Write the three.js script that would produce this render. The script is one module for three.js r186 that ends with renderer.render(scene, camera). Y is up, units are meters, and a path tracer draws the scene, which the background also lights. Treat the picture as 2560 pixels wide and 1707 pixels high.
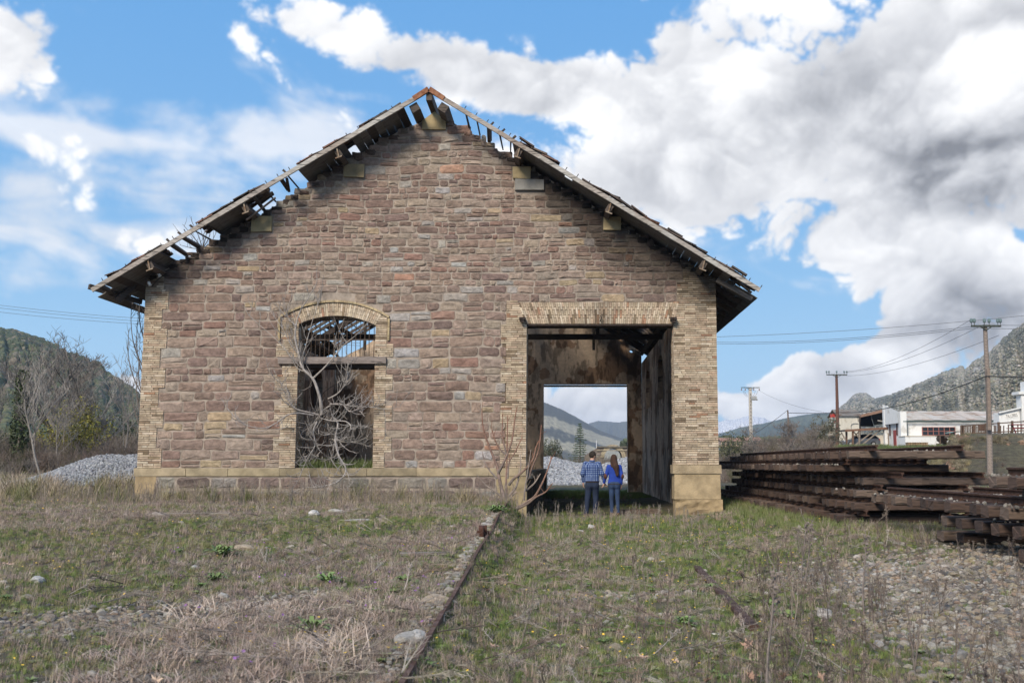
import * as THREE from 'three';
import { mergeGeometries, mergeVertices, toCreasedNormals } from 'three/addons/utils/BufferGeometryUtils.js';

// ------------------------------------------------------------------ camera, sun, sky, exposure
const scene = new THREE.Scene();
const camera = new THREE.PerspectiveCamera(37.86, 1024 / 682, 0.1, 30000);
const EYE = new THREE.Vector3(0, 1.43, 27.42), PITCH = 0.11480;
camera.position.copy(EYE);
camera.rotation.x = PITCH;
camera.setViewOffset(1024, 682, -54, -7.4, 1024, 682);
camera.focus = 26;
camera.userData.fStop = 4.0;
const renderer = new THREE.WebGLRenderer({ antialias: true });
renderer.toneMapping = THREE.LinearToneMapping;
renderer.toneMappingExposure = 1.2;
renderer.shadowMap.enabled = true;
const SUN_DIR = new THREE.Vector3(-0.36, 0.62, 0.76).normalize();
const sun = new THREE.DirectionalLight(0xfff1dc, 3.7);
sun.name = 'sun';
sun.position.copy(SUN_DIR).multiplyScalar(60);
sun.castShadow = true;
sun.shadow.radius = 36;
Object.assign(sun.shadow.camera, { left: -40, right: 40, top: 40, bottom: -40, near: 1, far: 160 });
scene.add(sun, sun.target);
scene.fog = new THREE.FogExp2(new THREE.Color(0.52, 0.68, 0.95), 0.00015);
const SKY_W = 4096;

// ------------------------------------------------------------------ small maths
const { lerp, clamp, smoothstep } = THREE.MathUtils;
const V = (x, y, z) => new THREE.Vector3(x, y, z);
function rng(seed) {
  let s = seed >>> 0;
  const f = () => { s = (s + 0x6d2b79f5) >>> 0; let t = Math.imul(s ^ (s >>> 15), 1 | s); t = (t + Math.imul(t ^ (t >>> 7), 61 | t)) ^ t; return ((t ^ (t >>> 14)) >>> 0) / 4294967296; };
  f.r = (a, b) => a + (b - a) * f();
  f.i = (n) => Math.floor(f() * n);
  f.pick = (a) => a[Math.floor(f() * a.length)];
  f.g = () => (f() + f() + f() - 1.5) / 0.75;
  return f;
}
const PERM = new Uint8Array(512);
{ const r = rng(77), p = [...Array(256).keys()]; for (let i = 255; i > 0; i--) { const j = r.i(i + 1); [p[i], p[j]] = [p[j], p[i]]; } for (let i = 0; i < 512; i++) PERM[i] = p[i & 255]; }
const fade = (t) => t * t * t * (t * (t * 6 - 15) + 10);
function grad3(h, x, y, z) { h &= 15; const u = h < 8 ? x : y, v = h < 4 ? y : h === 12 || h === 14 ? x : z; return ((h & 1) ? -u : u) + ((h & 2) ? -v : v); }
function noise3(x, y, z) {
  const fx = Math.floor(x), fy = Math.floor(y), fz = Math.floor(z), X = fx & 255, Y = fy & 255, Z = fz & 255;
  x -= fx; y -= fy; z -= fz;
  const u = fade(x), v = fade(y), w = fade(z), A = PERM[X] + Y, AA = PERM[A] + Z, AB = PERM[A + 1] + Z, B = PERM[X + 1] + Y, BA = PERM[B] + Z, BB = PERM[B + 1] + Z;
  return lerp(lerp(lerp(grad3(PERM[AA], x, y, z), grad3(PERM[BA], x - 1, y, z), u), lerp(grad3(PERM[AB], x, y - 1, z), grad3(PERM[BB], x - 1, y - 1, z), u), v),
    lerp(lerp(grad3(PERM[AA + 1], x, y, z - 1), grad3(PERM[BA + 1], x - 1, y, z - 1), u), lerp(grad3(PERM[AB + 1], x, y - 1, z - 1), grad3(PERM[BB + 1], x - 1, y - 1, z - 1), u), v), w);
}
function fbm3(x, y, z, oct, gain = 0.5) { let s = 0, a = 1; for (let i = 0; i < oct; i++) { s += a * noise3(x, y, z); x *= 2.03; y *= 2.03; z *= 2.03; a *= gain; } return s; }
const fbm2 = (x, y, oct, gain) => fbm3(x, y, 3.7, oct, gain);
// noise that repeats after `per` cells, for textures that tile
function tile2(x, y, per, seed) {
  const h = (i, j) => { const k = PERM[(PERM[(((i % per) + per) % per) + (seed & 63)] + (((j % per) + per) % per) + (seed >> 2)) & 511]; return k; };
  const ix = Math.floor(x), iy = Math.floor(y), fx = x - ix, fy = y - iy, u = fade(fx), v = fade(fy);
  const g = (i, j, dx, dy) => { const a = (h(i, j) / 256) * Math.PI * 2; return Math.cos(a) * dx + Math.sin(a) * dy; };
  return 1.4 * lerp(lerp(g(ix, iy, fx, fy), g(ix + 1, iy, fx - 1, fy), u), lerp(g(ix, iy + 1, fx, fy - 1), g(ix + 1, iy + 1, fx - 1, fy - 1), u), v);
}
function tfbm(u, v, per, oct, seed, gain = 0.5, ax = 1, ay = 1) { let s = 0, a = 1; for (let i = 0; i < oct; i++) { s += a * tile2(u * per * ax, v * per * ay, Math.max(1, per * Math.max(ax, ay)), seed + i * 7); per *= 2; a *= gain; } return s; }
// a point of the place where the sight line through photograph position (px, py) meets the plane z
function at(px, py, z) {
  const a = (px - 1415) / 2489, b = -(py - 872) / 2489, c = Math.cos(PITCH), s = Math.sin(PITCH), dy = b * c + s, dz = b * s - c, t = (z - EYE.z) / dz;
  return V(a * t, EYE.y + dy * t, z);
}
// ... and where it meets the height h
function gp(px, py, h) {
  const a = (px - 1415) / 2489, b = -(py - 872) / 2489, c = Math.cos(PITCH), s = Math.sin(PITCH), dy = b * c + s, dz = b * s - c, t = (h - EYE.y) / dy;
  return V(a * t, h, EYE.z + dz * t);
}
const azel = (px, py) => { const p = at(px, py, EYE.z - 1).sub(EYE).normalize(); return [Math.atan2(p.x, -p.z) * 57.29578, Math.asin(p.y) * 57.29578]; };

// ------------------------------------------------------------------ sky: clear air plus cloud masses, computed over the whole dome
{
  const W = SKY_W, H = W / 2, data = new Float32Array(W * H * 4);
  // cloud masses: [azimuth, elevation, half width, half height, amount] in degrees; the last list greys a cloud's shaded underside
  const C = (px, py, rx, ry, k) => [...azel(px * 1.0884, py * 1.0884), rx * 0.0241, ry * 0.0241, k];
  const masses = [
    C(1930, 300, 400, 270, 0.95), C(2250, 120, 300, 260, 0.8), C(1600, 150, 170, 210, 0.7), C(1330, 215, 250, 80, 0.95), C(1010, 125, 210, 80, 1.0), C(720, 50, 170, 75, 0.7), C(1180, 180, 160, 60, 0.5), C(1420, 380, 260, 120, 0.62), C(1560, 450, 190, 140, 0.5), C(2150, 660, 270, 190, 0.85),
    C(40, 90, 120, 105, 0.66), C(1880, 850, 110, 62, 1.25), C(1790, 930, 190, 60, 0.7), C(2050, 930, 180, 55, 0.6), C(280, 885, 60, 30, 0.75), C(1350, 940, 220, 100, 0.85), C(2600, 500, 300, 500, 0.6), C(-300, 200, 260, 220, 0.45),
  ];
  const veils = [C(150, 310, 200, 30, 0.85), C(40, 440, 130, 80, 0.8), C(180, 545, 300, 50, 0.75), C(680, 310, 190, 80, 0.75), C(400, 440, 220, 50, 0.45), C(540, 520, 170, 70, 0.5), C(120, 650, 190, 34, 0.4), C(560, 130, 70, 32, 0.4), C(240, 240, 60, 22, 0.5), C(1190, 95, 70, 22, 0.4), C(1130, 380, 190, 110, 0.55), C(60, 200, 150, 90, 0.4), C(650, 70, 160, 60, 0.45), C(1500, 560, 160, 60, 0.5), C(1800, 930, 200, 40, 0.3), C(300, 400, 280, 110, 0.3), C(380, 250, 60, 30, 0.4), C(470, 20, 60, 30, 0.3)];
  const holes = [C(330, 90, 150, 110, 0.30), C(1330, 55, 260, 65, 0.38), C(1130, 75, 80, 40, 0.2), C(1420, 215, 70, 26, 0.25), C(1770, 725, 190, 85, 1.7), C(1640, 590, 80, 50, 0.6), C(1880, 755, 60, 34, 0.5), C(1700, 840, 120, 40, 0.5), C(2120, 880, 90, 30, 0.3), C(170, 770, 220, 85, 0.5), C(2340, 540, 40, 28, 0.3), C(1900, 475, 36, 22, 0.35)];
  const greys = [C(1880, 220, 230, 110, 0.55), C(2230, 395, 210, 80, 1.35), C(2180, 745, 240, 85, 1.0), C(2040, 860, 80, 36, 0.3), C(1640, 360, 200, 90, 0.22), C(700, 340, 170, 60, 0.25), C(1370, 960, 160, 40, 0.35), C(2320, 800, 120, 90, 0.5), C(1340, 245, 200, 30, 0.18)];
  const fall = (l, az, el) => { let s = 0; for (const [a, e, rx, ry, k] of l) { const dx = (az - a) / rx, dy = (el - e) / ry, q = dx * dx + dy * dy; if (q < 5) s += k * Math.exp(-q * 1.1); } return s; };
  for (let row = H / 2; row < H; row++) {
    const el = ((row + 0.5) / H - 0.5) * 180, ce = Math.cos(el / 57.29578), y = Math.sin(el / 57.29578);
    for (let col = 0; col < W; col++) {
      const ph = ((col + 0.5) / W - 0.5) * 2 * Math.PI, x = Math.cos(ph) * ce, z = Math.sin(ph) * ce;
      let az = Math.atan2(x, -z) * 57.29578;
      // clear air: deep blue aloft, pale by the horizon
      const t = Math.pow(clamp(1 - y, 0, 1), 3.6), u = Math.exp(-el / 5);
      let r = lerp(0.10, 0.35, t), g = lerp(0.305, 0.62, t), b = lerp(0.655, 0.85, t);
      r = lerp(r, 0.60, u * 0.75); g = lerp(g, 0.76, u * 0.75); b = lerp(b, 0.88, u * 0.75);
      // clouds flatten towards the horizon
      const k = 1 / (0.32 + y), cx = x * k * 2.1, cz = z * k * 2.1, cy = y * 3;
      const wx = noise3(cx * 2.2 + 9, cy * 2, cz * 2.2) * 0.22, wz = noise3(cx * 2.2, cy * 2 + 5, cz * 2.2 + 3) * 0.22;
      const big = fbm3(cx + wx, cy, cz + wz, 3);
      const fq = 1.3, px = x * 8.5 * fq + wx, py = y * 9.5 * fq + wz, pz = z * 8.5 * fq;
      let bil = 0, a = 1, f = 1; for (let i = 0; i < 6; i++) { bil += a * (Math.abs(noise3(px * f + i * 3.1, py * f, pz * f)) - 0.25); a *= 0.60; f *= 2.07; }
      const near = Math.exp(-Math.pow(Math.max(0, Math.abs(az) - 34) / 16, 2)) * Math.exp(-Math.pow(Math.max(0, el - 30) / 12, 2));
      const placed = fall(masses, az, el) - fall(holes, az, el);
      // thin high veil, drawn out along the wind
      const st = fbm3(cx * 1.6 + cz * 0.8 + wx * 2, cy * 2.4, cz * 0.9 - cx * 0.4, 5, 0.58), vv = lerp(0.36 + 0.5 * big, fall(veils, az, el) - 0.3 * fall(holes, az, el), near) + 0.62 * st + 0.5 * bil;
      const va = smoothstep(vv, 0.12, 0.95) * 0.78;
      if (va > 0.001) { const l = 0.80 + 0.10 * st; r = lerp(r, l * 0.98, va); g = lerp(g, l * 0.995, va); b = lerp(b, l * 1.03, va); }
      let d = lerp(0.26 + big * 0.75, placed + big * 0.20, near) + bil * 0.95 - 0.29;
      const al = smoothstep(d, -0.05, lerp(0.12, 0.26, smoothstep(el, 5, 15))), thick = clamp(d * 1.5, 0, 1);
      if (al > 0.001) {
        // light from the upper left: compare with the cloud a little towards the sun
        let b2 = 0, b1 = 0; a = 1; f = 0.7; for (let i = 0; i < 5; i++) { const q = 0.13 / Math.sqrt(f), X = px * f + i * 3.1, Y = py * f, Z = pz * f; b1 += a * Math.abs(noise3(X, Y, Z)); b2 += a * Math.abs(noise3(X - q * 0.5, Y + q, Z)); a *= 0.6; f *= 2.05; }
        const dl = clamp((b1 - b2) * 1.5, -0.6, 0.6), n1 = noise3(px * 1.1 + 5, py * 1.6, pz * 1.1);
        const gr = clamp(lerp(0.30 * thick + big * 0.35, fall(greys, az, el), near) + 0.10 * n1 * thick + 0.10 * thick, 0, 1);
        let lit = 0.90 + dl * 0.42 + bil * 0.30 - 0.06 * thick - gr * 0.52 * (0.85 + 0.3 * n1) + dl * gr * 0.12 + bil * gr * 0.15;
        lit = clamp(lit, 0.24, 0.98);
        const cr = lit * lerp(0.92, 1.0, lit), cg = lit * lerp(0.97, 1.0, lit), cb = lit * lerp(1.10, 1.0, lit);
        r = lerp(r, cr, al); g = lerp(g, cg, al); b = lerp(b, cb, al);
      }
      const o = (row * W + col) * 4;
      data[o] = r; data[o + 1] = g; data[o + 2] = b; data[o + 3] = 1;
    }
  }
  for (let i = 0; i < W * (H / 2); i++) { data[i * 4] = 0.16; data[i * 4 + 1] = 0.15; data[i * 4 + 2] = 0.12; data[i * 4 + 3] = 1; }
  const tex = new THREE.DataTexture(data, W, H, THREE.RGBAFormat, THREE.FloatType);
  tex.mapping = THREE.EquirectangularReflectionMapping; tex.magFilter = THREE.LinearFilter; tex.needsUpdate = true;
  scene.background = tex; scene.environment = tex;
}

// ------------------------------------------------------------------ textures (tileable, grain and wear only)
function tex(size, fn, srgb) {
  const d = new Uint8Array(size * size * 4);
  for (let j = 0; j < size; j++) for (let i = 0; i < size; i++) {
    const v = fn((i + 0.5) / size, (j + 0.5) / size), o = (j * size + i) * 4;
    const c = typeof v === 'number' ? [v, v, v] : v;
    d[o] = clamp(c[0], 0, 1) * 255; d[o + 1] = clamp(c[1], 0, 1) * 255; d[o + 2] = clamp(c[2], 0, 1) * 255; d[o + 3] = 255;
  }
  const t = new THREE.DataTexture(d, size, size, THREE.RGBAFormat);
  t.wrapS = t.wrapT = THREE.RepeatWrapping; t.magFilter = THREE.LinearFilter; t.needsUpdate = true;
  if (srgb) t.colorSpace = THREE.SRGBColorSpace;
  return t;
}
const rep = (t, m, n = m) => { const c = t.clone(); c.repeat.set(1 / m, 1 / n); c.needsUpdate = true; return c; };   // one tile every m metres
const T = {
  mottle: tex(512, (u, v) => 0.84 + 0.26 * tfbm(u, v, 4, 6, 1, 0.62)),
  blotch: tex(512, (u, v) => { const a = tfbm(u, v, 3, 5, 5, 0.6), b = tfbm(u, v, 24, 3, 9); const s = smoothstep(a, -0.15, 0.25); return [0.62 + 0.36 * s + 0.12 * b, 0.58 + 0.38 * s + 0.12 * b, 0.55 + 0.39 * s + 0.12 * b]; }),
  grain: tex(512, (u, v) => 0.5 + 0.42 * tfbm(u, v, 16, 5, 12, 0.7)),
  rough: tex(512, (u, v) => { const a = tfbm(u, v, 8, 5, 21, 0.6); return 0.5 + 0.5 * (0.5 - Math.abs(a)) + 0.2 * tfbm(u, v, 40, 2, 3); }),
  wood: tex(512, (u, v) => { const w = tfbm(u, v, 2, 3, 31) * 0.05, g = tfbm(u + 0, v + w, 1, 5, 33, 0.75, 2, 32), cr = smoothstep(tfbm(u, v, 1, 3, 39, 0.6, 2, 24), 0.42, 0.6); return clamp(0.78 + 0.24 * g - 0.5 * cr, 0.1, 1); }),
  rust: tex(512, (u, v) => { const a = tfbm(u, v, 5, 6, 41, 0.65), b = tfbm(u, v, 40, 2, 44); return [0.75 + 0.3 * a + 0.1 * b, 0.68 + 0.42 * a + 0.1 * b, 0.62 + 0.5 * a + 0.1 * b]; }),
  // old plaster: bare patches, soot, and water that ran down
  plaster: tex(1024, (u, v) => {
    const fall = smoothstep(tfbm(u, v, 5, 4, 52, 0.6, 3, 1) + 0.4 * tfbm(u, v, 3, 3, 55), -0.1, 0.5), bare = smoothstep(tfbm(u, v, 3, 5, 57, 0.55), 0.02, 0.12), g = tfbm(u, v, 32, 4, 59, 0.6);
    const c = [0.60, 0.54, 0.48].map((x, i) => lerp(x, [0.34, 0.255, 0.20][i], bare)), k = lerp(1.05, 0.48, fall) * (1 + 0.16 * g);
    return c.map((x) => x * k);
  }),
  limewash: tex(512, (u, v) => { const a = smoothstep(tfbm(u, v, 3, 5, 63, 0.6), 0.25, 0.7), d = smoothstep(tfbm(u, v, 6, 3, 66, 0.6, 3, 1), 0.35, 0.8); return [0.96 - 0.22 * a - 0.12 * d, 0.96 - 0.25 * a - 0.12 * d, 0.95 - 0.28 * a - 0.13 * d]; }),
  tin: tex(512, (u, v) => { const a = smoothstep(tfbm(u, v, 3, 5, 71, 0.6, 1, 2), 0.2, 0.6), g = 0.06 * tfbm(u, v, 12, 3, 73); return [lerp(0.92, 0.62, a) + g, lerp(0.9, 0.42, a) + g, lerp(0.87, 0.3, a) + g]; }),
  soil: tex(1024, (u, v) => { const a = tfbm(u, v, 6, 6, 81, 0.62), b = tfbm(u, v, 60, 3, 85), s = smoothstep(tfbm(u, v, 70, 2, 87), 0.25, 0.4); return [0.72 + 0.3 * a + 0.22 * b + 0.25 * s, 0.70 + 0.32 * a + 0.22 * b + 0.25 * s, 0.68 + 0.3 * a + 0.2 * b + 0.27 * s]; }),
  scrub: tex(512, (u, v) => { const a = tfbm(u, v, 12, 5, 91, 0.7); return [0.7 + 0.5 * a, 0.7 + 0.5 * a, 0.7 + 0.45 * a]; }),
};
function mat(name, o = {}) {
  const m = new THREE.MeshStandardMaterial({ roughness: 0.9, metalness: 0, vertexColors: true, ...o });
  m.name = name;
  return m;
}
const M = {
  stone: mat('stone', { map: rep(T.mottle, 0.7), bumpMap: rep(T.rough, 0.35), bumpScale: 0.022, roughness: 0.95 }),
  mortar: mat('mortar', { map: rep(T.mottle, 1.1), bumpMap: rep(T.grain, 0.25), bumpScale: 0.006, roughness: 1 }),
  brick: mat('brick', { map: rep(T.mottle, 0.8), bumpMap: rep(T.grain, 0.2), bumpScale: 0.004, roughness: 0.95 }),
  dressed: mat('dressed_stone', { map: rep(T.mottle, 1.9), bumpMap: rep(T.grain, 0.5), bumpScale: 0.006, roughness: 0.95 }),
  plaster: mat('old_plaster', { map: rep(T.plaster, 5.3), bumpMap: rep(T.mottle, 1.3), bumpScale: 0.02, roughness: 0.95 }),
  wood: mat('weathered_wood', { map: rep(T.wood, 1.1), bumpMap: rep(T.wood, 1.1), bumpScale: 0.004, roughness: 0.9 }),
  tile: mat('clay_tile', { map: rep(T.blotch, 0.4), bumpMap: rep(T.grain, 0.2), bumpScale: 0.004 }),
  rust: mat('rusty_steel', { map: rep(T.rust, 0.6), bumpMap: rep(T.grain, 0.15), bumpScale: 0.002, roughness: 0.75, metalness: 0.25 }),
  bark: mat('bark', { map: rep(T.mottle, 0.4), bumpMap: rep(T.grain, 0.15), bumpScale: 0.004 }),
  leaf: mat('leaf', { roughness: 0.7, side: THREE.DoubleSide }),
  grass: mat('grass', { roughness: 0.8, side: THREE.DoubleSide }),
  rock: mat('rock', { map: rep(T.mottle, 0.5), bumpMap: rep(T.grain, 0.2), bumpScale: 0.004, roughness: 0.92 }),
  soil: mat('soil', { map: rep(T.soil, 2.3), bumpMap: rep(T.soil, 1.3), bumpScale: 0.03, roughness: 1 }),
  hill: mat('hillside', { map: rep(T.scrub, 60), roughness: 1 }),
  white: mat('limewash', { map: rep(T.limewash, 6), bumpMap: rep(T.mottle, 1.5), bumpScale: 0.01 }),
  tin: mat('sheet_roof', { map: rep(T.tin, 5), roughness: 0.7 }),
  plain: mat('plain', {}),
  paint: new THREE.MeshPhysicalMaterial({ vertexColors: true, roughness: 0.35, metalness: 0.5, clearcoat: 1, clearcoatRoughness: 0.1, name: 'car_paint' }),
  glass: mat('dark_glass', { roughness: 0.12, metalness: 0.1 }),
  cloth: mat('cloth', { bumpMap: rep(T.grain, 0.15), bumpScale: 0.002 }),
  skin: mat('skin', { roughness: 0.6 }),
};

// ------------------------------------------------------------------ names, labels, tree
const used = new Map();
function numbered(name) { const n = used.get(name) ?? 0; used.set(name, n + 1); return n ? name + '_' + String(n).padStart(3, '0') : name; }
function tag(o, label, category, group, kind) {
  if (label) o.userData.label = label;
  if (category) o.userData.category = category;
  if (group) o.userData.group = group;
  if (kind) o.userData.kind = kind;
  return o;
}
function thing(name, label, category, group, pos) {
  const g = new THREE.Group(); g.name = numbered(name); if (pos) g.position.copy(pos); scene.add(g);
  return tag(g, label, category, group);
}
function shade(o) { o.castShadow = o.receiveShadow = true; return o; }
function addMesh(name, geo, m, parent) {
  const o = shade(new THREE.Mesh(geo, m)); o.name = parent ? name : numbered(name);
  (parent ?? scene).add(o);
  return o;
}
function structure(name, geo, m) { const o = addMesh(name, geo, m); o.userData.kind = 'structure'; return o; }

// ------------------------------------------------------------------ mesh builder: triangles with colours, uv in metres by facing
const WHITE = [1, 1, 1];
class MB {
  constructor() { this.p = []; this.c = []; this.uv = null; }
  tri(a, b, c, k = WHITE, kb = k, kc = k) { this.p.push(a.x, a.y, a.z, b.x, b.y, b.z, c.x, c.y, c.z); this.c.push(...k, ...kb, ...kc); return this; }
  quad(a, b, c, d, k) { return this.tri(a, b, c, k).tri(a, c, d, k); }
  // box by centre, size and optional matrix; jit jitters its corners
  box(cx, cy, cz, sx, sy, sz, k, m, jit, r) {
    const q = [];
    for (let i = 0; i < 8; i++) {
      const v = V(cx + ((i & 1) - 0.5) * sx, cy + (((i >> 1) & 1) - 0.5) * sy, cz + ((i >> 2) - 0.5) * sz);
      if (jit) { v.x += (r() - 0.5) * jit; v.y += (r() - 0.5) * jit; v.z += (r() - 0.5) * jit; }
      if (m) v.applyMatrix4(m);
      q.push(v);
    }
    for (const [a, b, c, d] of [[4, 5, 7, 6], [1, 0, 2, 3], [5, 1, 3, 7], [0, 4, 6, 2], [6, 7, 3, 2], [0, 1, 5, 4]]) this.quad(q[a], q[b], q[c], q[d], k);
    return this;
  }
  // beam from a to b, w across and h high
  beam(a, b, w, h, k, up = V(0, 1, 0), jit, r) {
    const d = b.clone().sub(a), L = d.length(); d.normalize();
    let s = d.clone().cross(up); if (s.lengthSq() < 1e-6) s = d.clone().cross(V(1, 0, 0)); s.normalize();
    const u = s.clone().cross(d), m = new THREE.Matrix4().makeBasis(s, u, d.clone().negate()).setPosition(a.clone().add(b).multiplyScalar(0.5));
    return this.box(0, 0, 0, w, h, L, k, m, jit, r);
  }
  // tube through points with radii
  tube(pts, rad, seg, k, kEnd = k) {
    const n = pts.length; let prev = null, side = null;
    for (let i = 0; i < n; i++) {
      const d = pts[Math.min(i + 1, n - 1)].clone().sub(pts[Math.max(i - 1, 0)]).normalize();
      if (!side) { side = Math.abs(d.y) < 0.9 ? V(0, 1, 0).cross(d) : V(1, 0, 0).cross(d); } else side.sub(d.clone().multiplyScalar(side.dot(d)));
      side.normalize();
      const up = d.clone().cross(side), ring = [];
      const r = typeof rad === 'number' ? rad : rad[i];
      for (let j = 0; j < seg; j++) { const a = (j / seg) * Math.PI * 2; ring.push(pts[i].clone().addScaledVector(side, Math.cos(a) * r).addScaledVector(up, Math.sin(a) * r)); }
      const f = i / (n - 1), kk = k === kEnd ? k : k.map((x, c) => lerp(x, kEnd[c], f));
      if (prev) for (let j = 0; j < seg; j++) { const e = (j + 1) % seg; this.quad(prev[j], prev[e], ring[e], ring[j], kk); }
      prev = ring;
    }
    return this;
  }
  // surface over a grid f(i, j) -> Vector3, colours k(i, j)
  grid(nu, nv, f, k) {
    const P = []; for (let j = 0; j <= nv; j++) for (let i = 0; i <= nu; i++) P.push(f(i / nu, j / nv));
    const at = (i, j) => P[j * (nu + 1) + i], col = typeof k === 'function' ? (i, j) => k(i / nu, j / nv) : () => k;
    for (let j = 0; j < nv; j++) for (let i = 0; i < nu; i++) {
      this.tri(at(i, j), at(i + 1, j), at(i + 1, j + 1), col(i, j), col(i + 1, j), col(i + 1, j + 1));
      this.tri(at(i, j), at(i + 1, j + 1), at(i, j + 1), col(i, j), col(i + 1, j + 1), col(i, j + 1));
    }
    return this;
  }
  get empty() { return !this.p.length; }
  // geometry; smooth = crease angle in radians (0: flat); `from` moves the origin
  geo(smooth = 0, from) {
    const g = new THREE.BufferGeometry(), P = new Float32Array(this.p);
    const n = P.length / 3, uv = new Float32Array(n * 2);
    for (let i = 0; i < n; i += 3) {
      const o = i * 3, ax = P[o + 3] - P[o], ay = P[o + 4] - P[o + 1], az = P[o + 5] - P[o + 2], bx = P[o + 6] - P[o], by = P[o + 7] - P[o + 1], bz = P[o + 8] - P[o + 2];
      const nx = Math.abs(ay * bz - az * by), ny = Math.abs(az * bx - ax * bz), nz = Math.abs(ax * by - ay * bx);
      for (let q = 0; q < 3; q++) {
        const x = P[o + q * 3], y = P[o + q * 3 + 1], z = P[o + q * 3 + 2], w = (i + q) * 2;
        if (nz >= nx && nz >= ny) { uv[w] = x; uv[w + 1] = y; } else if (nx >= ny) { uv[w] = z + 0.37; uv[w + 1] = y; } else { uv[w] = x; uv[w + 1] = z; }
      }
    }
    if (from) for (let i = 0; i < n; i++) { P[i * 3] -= from.x; P[i * 3 + 1] -= from.y; P[i * 3 + 2] -= from.z; }
    g.setAttribute('position', new THREE.BufferAttribute(P, 3));
    g.setAttribute('uv', new THREE.BufferAttribute(uv, 2));
    g.setAttribute('color', new THREE.BufferAttribute(new Float32Array(this.c), 3));
    if (smooth) return toCreasedNormals(g, smooth);
    g.computeVertexNormals();
    return g;
  }
  build(name, m, parent, smooth = 0) {
    // parts of a thing keep world coordinates while it is being built; `from` is the thing's place
    const from = parent ? worldPos(parent) : undefined;
    return addMesh(name, this.geo(smooth, from), m, parent);
  }
}
function worldPos(o) { const p = V(0, 0, 0); for (let q = o; q && q !== scene; q = q.parent) p.add(q.position); return p; }
const mul = (k, f) => k.map((x) => x * f);
const mixc = (a, b, t) => a.map((x, i) => lerp(x, b[i], t));
const jitc = (k, r, s = 0.12) => { const f = 1 + (r() - 0.5) * 2 * s; return [k[0] * f * (1 + (r() - 0.5) * s * 0.5), k[1] * f, k[2] * f * (1 + (r() - 0.5) * s * 0.5)]; };
const srgb = (h) => { const c = new THREE.Color(h); return [c.r, c.g, c.b]; };
// several bent pieces of path between given points
function curve(pts, n) { const c = new THREE.CatmullRomCurve3(pts, false, 'centripetal'); return c.getPoints(n); }
// irregular stone about the origin, radius 1
function stoneGeo(seed, flat = 0.7, detail = 1, col = WHITE) {
  const g = new THREE.IcosahedronGeometry(1, detail), p = g.attributes.position, c = new Float32Array(p.count * 3), v = V(0, 0, 0);
  for (let i = 0; i < p.count; i++) {
    v.fromBufferAttribute(p, i);
    const f = 1 + 0.32 * noise3(v.x * 1.1 + seed * 7.3, v.y * 1.1, v.z * 1.1) + 0.16 * noise3(v.x * 2.6, v.y * 2.6 + seed * 3.1, v.z * 2.6);
    v.multiplyScalar(f); v.y *= flat; p.setXYZ(i, v.x, v.y, v.z);
    c.set(col, i * 3);
  }
  g.setAttribute('color', new THREE.BufferAttribute(c, 3));
  g.computeVertexNormals();
  return g;
}
function instanced(name, geo, m, list, label, parent, structureKind = 'stuff', category) {
  const im = shade(new THREE.InstancedMesh(geo, m, list.length)), tmp = new THREE.Matrix4(), q = new THREE.Quaternion(), e = new THREE.Euler(), col = new THREE.Color();
  list.forEach((d, i) => {
    e.set(d.rx ?? 0, d.ry ?? 0, d.rz ?? 0, 'YXZ'); q.setFromEuler(e);
    const s = d.s ?? 1; tmp.compose(V(d.x, d.y, d.z), q, V(s * (d.sx ?? 1), s * (d.sy ?? 1), s * (d.sz ?? 1)));
    im.setMatrixAt(i, tmp);
    if (d.c) im.setColorAt(i, col.setRGB(d.c[0], d.c[1], d.c[2]));
  });
  im.name = parent ? name : numbered(name); im.userData.kind = structureKind;
  if (!parent) tag(im, label, category);
  (parent ?? scene).add(im);
  return im;
}
// ------------------------------------------------------------------ lie of the land
const edgeX = (z) => -0.93 - 0.025 * (22 - z);                    // edge of the old loading platform, left of the track
function gh(x, z) {
  const d = 27.42 - z, ex = edgeX(Math.min(z, 30));
  let h = 0;
  const plat = lerp(0.13, 0.5, clamp((22.5 - z) / 16.5, 0, 1)) * (z < 1.7 ? 1 - smoothstep(x, -3.0, -1.25) : 1 - smoothstep(x, ex - 0.02, ex + 0.42));
  if (z > -24) h = plat; else h = plat * smoothstep(z, -34, -24);
  const rightRise = smoothstep(x, 2.9, 5.4) * smoothstep(d, 7, 13) * 0.24 * smoothstep(d, 3, 10);
  h += rightRise;
  h += 0.05 * noise3(x * 0.45, 2.2, z * 0.45) + 0.025 * noise3(x * 1.7, 5.2, z * 1.7);
  if (d > 26 && x < -12) h += smoothstep(d, 30, 60) * 0.6 * smoothstep(-x, 12, 30);
  // the land climbs to a terrace on the right
  h += 3.4 * smoothstep(x + 1.5 * noise3(x * 0.06, 1.1, z * 0.06), 9, 22) * smoothstep(d, 60, 118) * (d > 170 ? 1 - smoothstep(d, 170, 260) : 1);
  h += (3.42 - Math.min(3.42, 3.4 * smoothstep(d, 60, 118))) * smoothstep(x - 0.386 * d, -0.3, 1.6) * smoothstep(d, 58, 74) * smoothstep(x, 18, 25) * (d > 170 ? 0 : 1);
  // the valley beyond
  if (d > 60) h -= smoothstep(d, 70, 420) * 4 * (1 - smoothstep(d, 3000, 9000));
  if (d < 0) h += 0;
  return h;
}
const RG = rng(4);
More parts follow.
